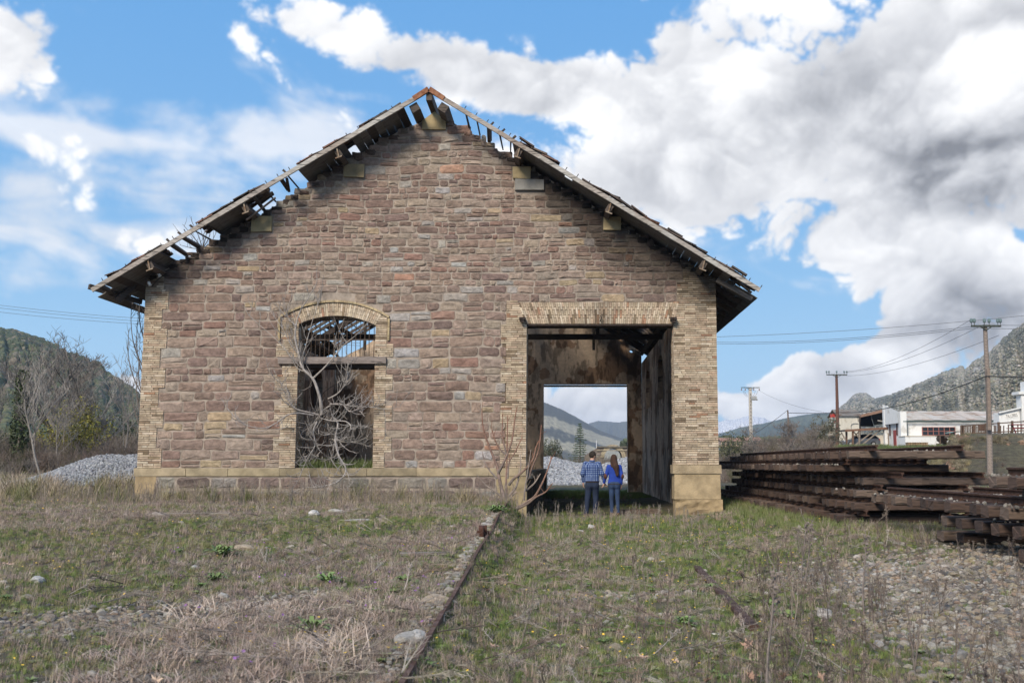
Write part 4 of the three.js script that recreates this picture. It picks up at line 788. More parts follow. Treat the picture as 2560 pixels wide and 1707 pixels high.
function dress(name, field, lo, hi, cell, material, parent, colour, wobble = 0) {
  const f = wobble ? (p) => field(p) + wobble * noise3(p.x * 14, p.y * 9, p.z * 14) : field, g = surface(f, lo, hi, cell), P = g.attributes.position, C = new Float32Array(P.count * 3), U = new Float32Array(P.count * 2), v = V(0, 0, 0);
  for (let i = 0; i < P.count; i++) { v.fromBufferAttribute(P, i); C.set(typeof colour === 'function' ? colour(v) : colour, i * 3); U[i * 2] = v.x; U[i * 2 + 1] = v.y; }
  g.setAttribute('color', new THREE.BufferAttribute(C, 3)); g.setAttribute('uv', new THREE.BufferAttribute(U, 2));
  const o = shade(new THREE.Mesh(g, material)); o.name = name; parent.add(o); return o;
}
// hand: palm, four unequal fingers and a thumb; dir = along the fingers, side = towards the thumb, nrm = out of the back of the hand
function handBones(w, dir, side, nrm, curl, s = 1) {
  const L = [], pt = (a, b, c) => w.clone().addScaledVector(dir, a * s).addScaledVector(side, b * s).addScaledVector(nrm, c * s);
  L.push([pt(0.0, 0.012, 0), pt(0.085, 0.026, 0), 0.021 * s, 0.013 * s], [pt(0.0, -0.008, 0), pt(0.085, -0.026, 0), 0.02 * s, 0.012 * s], [pt(0.02, 0, 0), pt(0.085, 0, 0), 0.02 * s, 0.013 * s]);
  [0.030, 0.010, -0.010, -0.029].forEach((b, i) => { const l = [0.072, 0.080, 0.074, 0.058][i]; let a = 0.086, c = 0, th = curl * 0.6; let p0 = pt(a, b, c); for (const [q, r] of [[0.45, 0.0088], [0.32, 0.008], [0.23, 0.0072]]) { a += Math.cos(th) * l * q; c -= Math.sin(th) * l * q; const p1 = pt(a, b, c); L.push([p0, p1, r * s, r * 0.92 * s]); p0 = p1; th += curl; } });
  let p0 = pt(0.02, 0.024, -0.004), p1 = pt(0.055, 0.05, -0.016); L.push([p0, p1, 0.0125 * s, 0.0105 * s]); L.push([p1, pt(0.088, 0.058, -0.03), 0.010 * s, 0.0085 * s]);
  return L;
}
const SKIN = [0.50, 0.29, 0.21];
{
  // the man: seen from behind, head turned to his right, holding her hand
  const ground = gh(0.72, -0.25), man = thing('person', 'man in blue checked shirt and dark jeans holding a hand in the doorway', 'person', null, V(0.72, ground, -0.25));
  const hip = V(0, 0.93, 0), sc = 1.0, shL = V(-0.185, 1.445, 0.01), shR = V(0.185, 1.44, -0.02), elL = V(-0.265, 1.165, 0.05), wrL = V(-0.245, 0.925, -0.03), elR = V(0.275, 1.17, 0.02), wrR = V(0.335, 0.925, -0.05);
  const kL = V(-0.125, 0.50, -0.02), aL = V(-0.165, 0.09, 0.03), kR = V(0.10, 0.50, -0.05), aR = V(0.075, 0.09, 0.02), neck = V(0.005, 1.50, 0), headC = V(0.02, 1.655, -0.015), tq = -0.95;
  const face = V(Math.sin(-tq), 0, -Math.cos(tq));               // where he looks: towards her
  const right = V(face.z * -1, 0, face.x), hp = (f, u, s) => headC.clone().addScaledVector(face, f).add(V(0, u, 0)).addScaledVector(right, s);
  const hL = handBones(wrL, V(0.03, -0.99, -0.1).normalize(), V(0, -0.1, -1).normalize(), V(-1, 0, 0), 0.35), hR = handBones(wrR, V(0.32, -0.94, -0.08).normalize(), V(0.1, 0.0, -1).normalize(), V(-0.95, -0.3, 0), 0.55);
  const headB = [{ c: headC.clone().add(V(0, 0.025, 0)), r: [0.076, 0.103, 0.095], t: -tq }, { c: hp(0.028, -0.045, 0), r: [0.056, 0.075, 0.062], t: -tq }, [hp(0.085, 0.0, 0), hp(0.105, -0.028, 0), 0.010, 0.014], [hp(0.07, -0.098, 0), hp(0.045, -0.1, 0), 0.018, 0.02], { c: hp(-0.012, -0.015, 0.077), r: [0.012, 0.03, 0.018], t: -tq }, { c: hp(-0.012, -0.015, -0.077), r: [0.012, 0.03, 0.018], t: -tq }, [hp(0.078, 0.022, 0.03), hp(0.078, 0.022, -0.03), 0.014, 0.014], [hp(0.083, -0.055, 0.018), hp(0.083, -0.055, -0.018), 0.008]];
  const bodyB = [[V(0, 1.38, 0), neck.clone().add(V(0, 0.06, -0.01)), 0.06, 0.056], [V(0, 0.95, 0), V(0, 1.35, 0), 0.09, 0.09], [elL, wrL, 0.036, 0.026], [elR, wrR, 0.036, 0.026], [shL, elL, 0.045, 0.037], [shR, elR, 0.045, 0.037], [V(-0.08, 0.9, 0), kL, 0.07, 0.05], [V(0.08, 0.9, 0), kR, 0.07, 0.05], [kL, aL, 0.05, 0.036], [kR, aR, 0.05, 0.036]];
  const body = dress('body', bones([...bodyB, ...hL.map((b) => b), ...hR], 0.012), V(-0.42, 0.03, -0.22), V(0.55, 1.6, 0.22), 0.0125, M.skin, man, SKIN);
  // head and hands on finer grids, joined into the same surface
  const join = (o, fields) => { const gs = [o.geometry]; for (const [f, lo, hi, cell, col] of fields) { const t = dress('tmp', f, lo, hi, cell, M.skin, man, col ?? SKIN); man.remove(t); gs.push(t.geometry); } o.geometry = mergeGeometries(gs); };
  const eye = (p) => (p.distanceTo(hp(0.082, 0.01, 0.031)) < 0.013 || p.distanceTo(hp(0.082, 0.01, -0.031)) < 0.013 ? [0.05, 0.03, 0.025] : p.distanceTo(hp(0.085, -0.055, 0)) < 0.022 && Math.abs(p.y - (headC.y - 0.055)) < 0.008 ? [0.36, 0.13, 0.11] : SKIN);
  join(body, [[bones([...headB, [neck, headC.clone().add(V(0, -0.05, 0)), 0.055, 0.055]], 0.02), V(-0.16, 1.48, -0.2), V(0.2, 1.8, 0.16), 0.005, eye], [bones(hL, 0.006), V(-0.36, 0.68, -0.16), V(-0.16, 0.96, 0.06), 0.004], [bones(hR, 0.006), V(0.26, 0.68, -0.2), V(0.5, 0.96, 0.06), 0.004]]);
  const hairF = (p) => { const d = ellip(p, headC.clone().add(V(0, 0.03, 0)).addScaledVector(face, -0.008), 0.085, 0.110, 0.103, -tq), q = p.clone().sub(headC), fr = q.dot(face); return Math.max(d, -(q.y + 0.02 - 0.9 * fr * (fr > 0 ? 1 : 0.45) - (fr < 0 ? -0.05 : 0)), fr - 0.052 - (q.y > 0.08 ? 0.01 : 0)); };
  dress('hair', hairF, V(-0.16, 1.5, -0.2), V(0.2, 1.85, 0.16), 0.006, M.plain, man, (p) => mul([0.022, 0.015, 0.011], 1 + 0.4 * noise3(p.x * 120, p.y * 30, p.z * 120)), 0.002);
  // shirt: small blue and white check
  const check = (p) => { const a = Math.atan2(p.x, p.z) * 0.16 + (Math.abs(p.x) > 0.2 ? p.x : 0), s = 0.05, u = Math.abs(((a / s) % 1 + 1) % 1), v = Math.abs(((p.y / s) % 1 + 1) % 1), h = (u < 0.5 ? 1 : 0) + (v < 0.5 ? 1 : 0); return h === 2 ? [0.008, 0.022, 0.10] : h === 1 ? [0.018, 0.06, 0.22] : [0.27, 0.34, 0.47]; };
  const shirtB = [[V(0, 0.94, 0), V(0, 1.34, 0.0), 0.122, 0.132], [V(-0.10, 0.94, 0), V(-0.11, 1.30, 0.0), 0.095, 0.105], [V(0.10, 0.94, 0), V(0.11, 1.30, 0), 0.095, 0.105], [V(-0.13, 1.36, 0.01), V(0.13, 1.36, -0.01), 0.10, 0.10], [V(-0.09, 1.445, 0.01), V(0.09, 1.44, 0), 0.055, 0.055], [shL, elL, 0.068, 0.055], [elL, wrL.clone().add(V(0, 0.02, 0)), 0.053, 0.039], [shR, elR, 0.068, 0.055], [elR, wrR.clone().add(V(-0.005, 0.02, 0)), 0.053, 0.039]];
  dress('shirt', (p) => Math.max(bones(shirtB, 0.045)(p), 0.90 - p.y - (Math.abs(p.x) > 0.19 ? 1 : 0)), V(-0.42, 0.86, -0.24), V(0.48, 1.56, 0.24), 0.009, M.cloth, man, check, 0.004);
  dress('collar', (p) => Math.max(Math.abs(capsule(p, V(0, 1.49, 0.0), V(0.004, 1.545, -0.005), 0.075, 0.07)) - 0.005, 1.485 - p.y, p.y - 1.54), V(-0.12, 1.47, -0.12), V(0.12, 1.56, 0.12), 0.006, M.cloth, man, check);
  const jean = [0.012, 0.021, 0.048], trB = [[V(0, 0.95, 0.01), V(0, 0.86, 0.015), 0.115, 0.11], [V(-0.065, 0.93, 0.01), V(-0.075, 0.84, 0.02), 0.115, 0.115], [V(0.065, 0.93, 0.01), V(0.075, 0.84, 0.02), 0.115, 0.115], [V(-0.09, 0.85, 0.01), kL, 0.105, 0.074], [V(0.09, 0.85, 0.01), kR, 0.105, 0.074], [kL, aL, 0.073, 0.062], [kR, aR, 0.073, 0.062]];
  dress('trousers', (p) => Math.max(bones(trB, 0.03)(p), p.y - 0.965, 0.055 - p.y), V(-0.3, 0.03, -0.2), V(0.3, 1.0, 0.2), 0.010, M.cloth, man, (p) => mul(jean, 1 + 0.25 * noise3(p.x * 9, p.y * 6, p.z * 9) + (Math.abs(p.y - 0.62) < 0.2 ? 0.15 : 0)), 0.006);
  dress('belt', (p) => Math.max(Math.abs(bones(trB, 0.03)(p) - 0.004) - 0.006, Math.abs(p.y - 0.95) - 0.018), V(-0.25, 0.9, -0.2), V(0.25, 1.0, 0.2), 0.008, M.plain, man, [0.02, 0.013, 0.01]);
  for (const a of [aL, aR]) dress('shoe', bones([[V(a.x, 0.045, a.z + 0.055), V(a.x + (a === aL ? -0.03 : 0.015), 0.035, a.z - 0.16), 0.046, 0.036], [V(a.x, 0.10, a.z), V(a.x, 0.05, a.z + 0.02), 0.047, 0.047]], 0.03), V(a.x - 0.14, -0.02, a.z - 0.24), V(a.x + 0.14, 0.16, a.z + 0.14), 0.009, M.plain, man, (p) => (p.y < 0.022 ? [0.5, 0.48, 0.45] : [0.07, 0.05, 0.045]));
}
{
  // the woman: long brown hair, blue sweater with leather elbow patches, blue jeans
  const ground = gh(1.33, -0.2), wom = thing('person', 'woman with long brown hair in bright blue sweater and blue jeans', 'person', null, V(1.33, ground, -0.2));
  const shL = V(-0.155, 1.345, 0), shR = V(0.155, 1.345, 0), elL = V(-0.235, 1.085, 0.05), wrL = V(-0.285, 0.885, -0.03), elR = V(0.205, 1.08, 0.06), wrR = V(0.19, 0.85, -0.01), kL = V(-0.075, 0.47, -0.03), aL = V(-0.075, 0.085, 0.03), kR = V(0.085, 0.47, -0.02), aR = V(0.10, 0.085, 0.03), headC = V(-0.015, 1.545, -0.01), tq = 0.45;
  const face = V(-Math.sin(tq), 0, -Math.cos(tq)), right = V(-face.z, 0, face.x), hp = (f, u, s) => headC.clone().addScaledVector(face, f).add(V(0, u, 0)).addScaledVector(right, s);
  const hL = handBones(wrL, V(-0.25, -0.96, -0.05).normalize(), V(0, 0, -1), V(1, -0.2, 0).normalize(), 0.55, 0.9), hR = handBones(wrR, V(-0.02, -0.99, -0.08).normalize(), V(0, -0.1, -1).normalize(), V(1, 0, 0), 0.35, 0.9);
  const headB = [{ c: headC.clone().add(V(0, 0.025, 0)), r: [0.072, 0.1, 0.09], t: tq }, { c: hp(0.025, -0.045, 0), r: [0.05, 0.07, 0.056], t: tq }, [hp(0.08, 0, 0), hp(0.096, -0.026, 0), 0.009, 0.012], [hp(0.06, -0.094, 0), hp(0.04, -0.096, 0), 0.016, 0.018], { c: hp(-0.012, -0.012, 0.072), r: [0.011, 0.027, 0.016], t: tq }, { c: hp(-0.012, -0.012, -0.072), r: [0.011, 0.027, 0.016], t: tq }];
  const bodyB = [[V(0, 1.3, 0), V(0, 1.46, 0), 0.05, 0.046], [V(0, 0.9, 0), V(0, 1.25, 0), 0.07, 0.07], [elL, wrL, 0.03, 0.022], [elR, wrR, 0.03, 0.022], [shL, elL, 0.038, 0.031], [shR, elR, 0.038, 0.031], [V(-0.07, 0.88, 0), kL, 0.07, 0.045], [V(0.07, 0.88, 0), kR, 0.07, 0.045], [kL, aL, 0.044, 0.032], [kR, aR, 0.044, 0.032], ...hL, ...hR];
  const body = dress('body', bones(bodyB, 0.012), V(-0.48, 0.03, -0.2), V(0.36, 1.5, 0.2), 0.0125, M.skin, wom, SKIN), gs = [body.geometry];
  const eye = (p) => (p.distanceTo(hp(0.078, 0.01, 0.029)) < 0.012 || p.distanceTo(hp(0.078, 0.01, -0.029)) < 0.012 ? [0.05, 0.03, 0.025] : p.distanceTo(hp(0.078, -0.053, 0)) < 0.02 && Math.abs(p.y - (headC.y - 0.053)) < 0.008 ? [0.42, 0.12, 0.12] : SKIN);
  for (const [f, lo, hi, cell, col] of [[bones([...headB, [V(0, 1.4, 0), headC.clone().add(V(0, -0.05, 0)), 0.046, 0.046]], 0.02), V(-0.2, 1.38, -0.2), V(0.16, 1.7, 0.16), 0.005, eye], [bones(hL, 0.006), V(-0.46, 0.68, -0.16), V(-0.2, 0.92, 0.06), 0.004, SKIN], [bones(hR, 0.006), V(0.1, 0.64, -0.16), V(0.3, 0.88, 0.08), 0.004, SKIN]]) { const t = dress('tmp', f, lo, hi, cell, M.skin, wom, col); wom.remove(t); gs.push(t.geometry); }
  body.geometry = mergeGeometries(gs);
  const hairB = [{ c: headC.clone().add(V(0, 0.03, 0)).addScaledVector(face, -0.012), r: [0.088, 0.108, 0.100], t: tq }, [headC.clone().add(V(0.01, -0.02, 0.045)), V(0.035, 1.34, 0.105), 0.082, 0.082], [V(0.03, 1.36, 0.11), V(0.075, 1.12, 0.125), 0.075, 0.042], [V(0.06, 1.34, 0.09), V(0.085, 1.15, 0.12), 0.05, 0.03], [headC.clone().add(V(-0.05, -0.05, 0.0)), V(-0.065, 1.36, 0.07), 0.045, 0.035]];
  dress('hair', (p) => { const q = p.clone().sub(headC), fr = q.dot(face); return Math.max(bones(hairB, 0.03)(p), q.y > -0.12 ? fr - 0.045 - (q.y > 0.075 ? 0.02 : 0) : -9); }, V(-0.22, 1.0, -0.18), V(0.24, 1.76, 0.26), 0.0075, M.plain, wom, (p) => mul([0.05, 0.024, 0.016], 0.9 + 0.5 * noise3(p.x * 90, p.y * 6, p.z * 90)), 0.007);
  const knit = [0.012, 0.045, 0.30], swB = [[V(0, 0.90, 0), V(0, 1.28, 0), 0.112, 0.098], [V(-0.075, 0.90, 0), V(-0.06, 1.08, 0.0), 0.108, 0.085], [V(0.075, 0.90, 0), V(0.06, 1.08, 0), 0.108, 0.085], [V(-0.06, 1.08, 0), V(-0.08, 1.27, 0), 0.085, 0.088], [V(0.06, 1.08, 0), V(0.08, 1.27, 0), 0.085, 0.088], [V(-0.10, 1.315, 0), V(0.10, 1.315, 0), 0.075, 0.075], [V(-0.05, 1.37, 0), V(0.05, 1.37, 0), 0.055, 0.055], [shL, elL, 0.058, 0.048], [elL, wrL.clone().add(V(0.005, 0.02, 0)), 0.047, 0.036], [shR, elR, 0.058, 0.048], [elR, wrR.clone().add(V(0, 0.02, 0)), 0.047, 0.036]];
  dress('sweater', (p) => Math.max(bones(swB, 0.035)(p), 0.865 - p.y - (Math.abs(p.x) > 0.18 ? 1 : 0)), V(-0.38, 0.80, -0.2), V(0.34, 1.45, 0.22), 0.009, M.cloth, wom, (p) => mul(knit, 1 + 0.15 * noise3(p.x * 12, p.y * 8, p.z * 12)), 0.005);
  for (const e of [elL, elR]) dress('elbow_patch', (p) => Math.max(Math.abs(bones(swB, 0.035)(p) - 0.002) - 0.006, ellip(p, e.clone().add(V(e.x > 0 ? 0.03 : -0.02, -0.01, 0.05)), 0.05, 0.085, 0.06)), e.clone().add(V(-0.12, -0.13, -0.06)), e.clone().add(V(0.12, 0.13, 0.14)), 0.008, M.plain, wom, [0.09, 0.035, 0.02]);
  const jean = [0.022, 0.043, 0.098], trB = [[V(0, 0.93, 0.01), V(0, 0.85, 0.015), 0.11, 0.105], [V(-0.06, 0.90, 0.01), V(-0.065, 0.83, 0.025), 0.105, 0.11], [V(0.06, 0.90, 0.01), V(0.065, 0.83, 0.025), 0.105, 0.11], [V(-0.08, 0.83, 0.01), kL, 0.092, 0.058], [V(0.08, 0.83, 0.01), kR, 0.092, 0.058], [kL, aL, 0.058, 0.047], [kR, aR, 0.058, 0.047]];
  dress('jeans', (p) => Math.max(bones(trB, 0.022)(p), p.y - 0.935, 0.055 - p.y), V(-0.25, 0.03, -0.18), V(0.25, 0.98, 0.2), 0.009, M.cloth, wom, (p) => mul(jean, 1 + 0.35 * noise3(p.x * 9, p.y * 6, p.z * 9) + (p.z > 0.06 && p.y > 0.45 && p.y < 0.8 ? 0.5 : 0)), 0.005);
  dress('belt', (p) => Math.max(Math.abs(bones(trB, 0.022)(p) - 0.006) - 0.006, Math.abs(p.y - 0.872) - 0.014), V(-0.24, 0.82, -0.18), V(0.24, 0.92, 0.2), 0.008, M.plain, wom, [0.03, 0.03, 0.035]);
  for (const a of [aL, aR]) dress('shoe', bones([[V(a.x, 0.04, a.z + 0.045), V(a.x + (a === aL ? -0.02 : 0.025), 0.032, a.z - 0.13), 0.04, 0.031], [V(a.x, 0.09, a.z), V(a.x, 0.05, a.z + 0.02), 0.042, 0.042]], 0.03), V(a.x - 0.13, -0.02, a.z - 0.2), V(a.x + 0.13, 0.15, a.z + 0.12), 0.008, M.plain, wom, [0.09, 0.05, 0.035]);
}
// ------------------------------------------------------------------ old track panels in stacks at the right: sleepers with rails still on them
const RK = rng(303);
const SLEEPER = [[0.080, 0.050, 0.038], [0.105, 0.07, 0.054], [0.058, 0.038, 0.031], [0.14, 0.102, 0.08], [0.088, 0.055, 0.042]];
const sleeperGeos = [...Array(9).keys()].map((i) => {
  // one old sleeper, 2.6 m along x, split and worn; its base centre at the origin
  const r = rng(900 + i), m = new MB(), n = 9, w = 0.245, h = 0.150, k = jitc(SLEEPER[i % 5], r, 0.12), ring = (x, s) => { const a = 0.010 + 0.012 * r(); return [[-w / 2, a], [-w / 2 + a, 0], [w / 2 - a, 0], [w / 2, a], [w / 2, h - a], [w / 2 - a, h], [-w / 2 + a, h], [-w / 2, h - a]].map(([z, y]) => V(x + (s ? r.r(-.008, .008) : 0), y * r.r(0.97, 1.02), z + r.r(-.005, .005))); };
  let prev = null; for (let j = 0; j <= n; j++) { const q = ring(lerp(-1.3, 1.3, j / n), j === 0 || j === n); if (prev) for (let e = 0; e < 8; e++) m.quad(prev[e], q[e], q[(e + 1) % 8], prev[(e + 1) % 8], mul(k, r.r(0.82, 1.12))); else { for (let e = 1; e < 7; e++) m.tri(q[0], q[e], q[e + 1], mul(k, 1.35)); } prev = q; if (j === n) for (let e = 1; e < 7; e++) m.tri(q[0], q[e + 1], q[e], mul(k, 1.35)); }
  return m.geo();
});
function railGeo(len, k = [0.095, 0.055, 0.042]) {
  // flat-bottomed rail along z from 0 to -len, foot on y = 0
  const s = new THREE.Shape(); [[-0.062, 0], [0.062, 0], [0.062, 0.012], [0.012, 0.026], [0.009, 0.085], [0.033, 0.098], [0.034, 0.125], [0.024, 0.132], [-0.024, 0.132], [-0.034, 0.125], [-0.033, 0.098], [-0.009, 0.085], [-0.012, 0.026], [-0.062, 0.012]].forEach(([x, y], i) => (i ? s.lineTo(x, y) : s.moveTo(x, y)));
  const g = new THREE.ExtrudeGeometry(s, { depth: len, bevelEnabled: false, steps: 1 }); g.translate(0, 0, -len);
  const c = new Float32Array(g.attributes.position.count * 3); for (let i = 0; i < c.length; i += 3) c.set(k, i); g.setAttribute('color', new THREE.BufferAttribute(c, 3)); return g;
}
// panel: near end at z0, running back; off = where its first sleeper is
function panel(label, group, x, y, z0, len, railOver, tw, skip = 0, lower = true) {
  const t = thing('track_panel', label, 'track panel', group, V(x, y, z0));
  t.rotation.y = tw;
  const n = Math.floor(len / 0.6);
  for (let i = 0; i < n; i++) {
    if (RK() < skip && i > 1) continue;
    const o = shade(new THREE.Mesh(sleeperGeos[RK.i(9)], M.wood)); o.name = 'sleeper'; o.position.set(RK.r(-.05, .05), RK.r(-.003, .003), -0.13 - i * 0.6 + RK.r(-.05, .05)); o.rotation.set(RK.r(-.02, .02), RK.r(-.018, .018) + (RK() < 0.5 ? Math.PI : 0), 0); t.add(o);
  }
  if (railOver !== null) for (const s of [-0.835, 0.835]) {
    const o = addMesh('rail', railGeo(len + railOver - 0.1), M.rust, t); o.scale.y = 0.86; o.position.set(s, 0.148, railOver * (s < 0 ? 1 : 0.6));
    const m = new MB(), b = V(0, 0, 0); for (let i = 0; i < n; i++) for (const q of [-1, 1]) { const x0 = s + q * 0.085, z = -0.13 - i * 0.6; m.box(x0, 0.15, z, 0.05, 0.05, 0.05, [0.11, 0.07, 0.05]); }
    const f = m.geo(); const fo = shade(new THREE.Mesh(f, M.rust)); fo.name = 'rail_fastening'; fo.userData.kind = 'stuff'; t.add(fo);
  }
  return t;
}
const layers1 = [
  // y of sleeper base, z of nearest sleeper, x, twist, rail overhang
  [0.28, 7.72, 6.62, 0.015, 0.3, 'lowest track panel of the far stack, its end sleeper pale and split'],
  [0.525, 8.0, 6.86, -0.005, 0.35, 'second track panel up in the far stack of rusty track'],
  [0.765, 7.9, 6.95, -0.01, 0.1, 'third track panel up in the far stack, between two longer ones'],
  [1.005, 7.6, 7.22, 0.0, 0.8, 'fourth track panel up in the far stack, one sleeper sticking out to the right'],
  [1.262, 6.6, 6.62, 0.02, 0.2, 'track panel just under the top of the far stack'],
  [1.525, 8.1, 6.75, -0.02, 0.35, 'topmost track panel of the far stack, rails standing against the sky'],
];
layers1.forEach(([y, z, x, tw, ov, label]) => panel(label, null, x, y, z, 16.5, ov, tw, 0.03));
const layers2 = ['lowest track panel of the near stack at the right edge', 'second track panel up in the near stack at the right edge', 'long track panel of the near stack with stones on its sleeper ends'];
panel(layers2[0], null, 6.62, 0.30, 23.2, 8.2, 0.2, 0.01); panel(layers2[1], null, 6.72, 0.53, 22.6, 10.2, 0.3, -0.004); panel(layers2[2], null, 6.75, 0.745, 22.9, 14.0, 0.6, 0.0); panel('top track panel of the near stack, rail end rising above the right edge', null, 6.80, 1.12, 22.5, 8.6, 0.3, 0.004);
{ // packing timbers that hold the top panel up
  for (const [z, where] of [[21.0, 'nearest to the camera'], [18.2, 'the middle one'], [15.2, 'at its far end']]) { const o = thing('packing_timber', 'dark crosswise timber under the top panel of the near stack, ' + where, 'timber', 'timbers under the top panel of the near stack', V(6.75, 0.995, z)); const m = new MB(); m.box(0, 0.06, 0, 2.3, 0.125, 0.22, [0.09, 0.068, 0.055], null, 0.02, RK); const g = shade(new THREE.Mesh(m.geo(), M.wood)); g.name = 'timber'; o.add(g); }
}
{ // ballast left lying on sleepers
  const g = stoneGeo(3, 0.75, 1), L = [], cols = [[0.34, 0.31, 0.27], [0.26, 0.24, 0.21], [0.42, 0.38, 0.33], [0.2, 0.19, 0.18]];
  const put = (x, y, z, n, sx, sz) => { for (let i = 0; i < n * 0.6; i++) L.push({ x: x + RK.r(-sx, sx), y: y + 0.02, z: z + RK.r(-sz, sz), s: RK.r(0.012, 0.034), ry: RK() * 6, rx: RK() * 2, c: jitc(RK.pick(cols), RK, 0.15) }); };
  put(6.75, 1.66, 6, 70, 1.2, 2.0); put(7.3, 1.66, 7.9, 20, 0.5, 0.1); put(6.7, 0.88, 12, 160, 1.1, 3.5); put(5.55, 0.88, 14, 60, 0.12, 4.5); put(6.8, 1.255, 14.2, 50, 1.1, 0.6); put(5.7, 1.255, 17, 40, 0.2, 3); put(5.5, 1.39, 3, 60, 0.15, 4); put(5.7, 0.665, 16, 40, 0.15, 2); put(6, 0.9, 6.8, 20, 0.6, 0.4);
  instanced('ballast', g, M.rock, L, 'loose pale ballast stones lying on the stacked sleepers', null, 'stuff', 'stones');
}
for (const [px, py, label] of [[2362, 1350, 'single dark sleeper end lying in the grass under the near stack, left one'], [2412, 1355, 'single dark sleeper end lying in the grass under the near stack, right one']]) { const p = gp(px, py, 0.28), t = thing('sleeper', label, 'sleeper', null, V(p.x + 1.2, gh(p.x, p.z) + 0.02, p.z)), o = shade(new THREE.Mesh(sleeperGeos[RK.i(9)], M.wood)); o.name = 'timber'; o.rotation.y = 0.08; t.add(o); }
// ------------------------------------------------------------------ bare trees and shrubs
const RT = rng(505);
const FIG = [0.41, 0.375, 0.35];
// twig growing from p towards d, bending to `bend`; calls back with its points so that others can sprout
function twig(mb, r, p, d, len, r0, r1, bend, wob, k, k2, seg = 5, n = 6) {
  const pts = [p.clone()], q = d.clone().normalize();
  for (let i = 0; i < n; i++) { q.addScaledVector(bend, 1 / n).add(V(r.g() * wob, r.g() * wob, r.g() * wob)).normalize(); pts.push(pts[i].clone().addScaledVector(q, len / n)); }
  mb.tube(pts, pts.map((_, i) => lerp(r0, r1, i / n)), seg, k, k2);
  return pts;
}
function sprout(mb, r, pts, rad, count, o) {
  for (let c = 0; c < count; c++) {
    const t = r.r(o.from ?? 0.2, 1), f = t * (pts.length - 1), i = Math.min(pts.length - 2, Math.floor(f)), p = pts[i].clone().lerp(pts[i + 1], f - i), along = pts[i + 1].clone().sub(pts[i]).normalize();
    const d = along.clone().multiplyScalar(o.along ?? 0.6).add(V(r.g(), r.g() * 0.7 + (o.lift ?? 0.2), r.g() * (o.deep ?? 0.8)));
    const len = r.r(o.len[0], o.len[1]), r0 = Math.max(o.rmin ?? 0.006, rad * r.r(0.4, 0.7)), tw = twig(mb, r, p, d, len, r0, r0 * 0.55, o.bend ?? V(0, 0.5, 0), o.wob ?? 0.14, o.k, o.k2 ?? o.k, r0 > 0.02 ? 6 : 4, 5);
    if (o.next) sprout(mb, r, tw, r0, r.i(o.next.n) + 1, { ...o, ...o.next, next: o.next.next });
  }
}
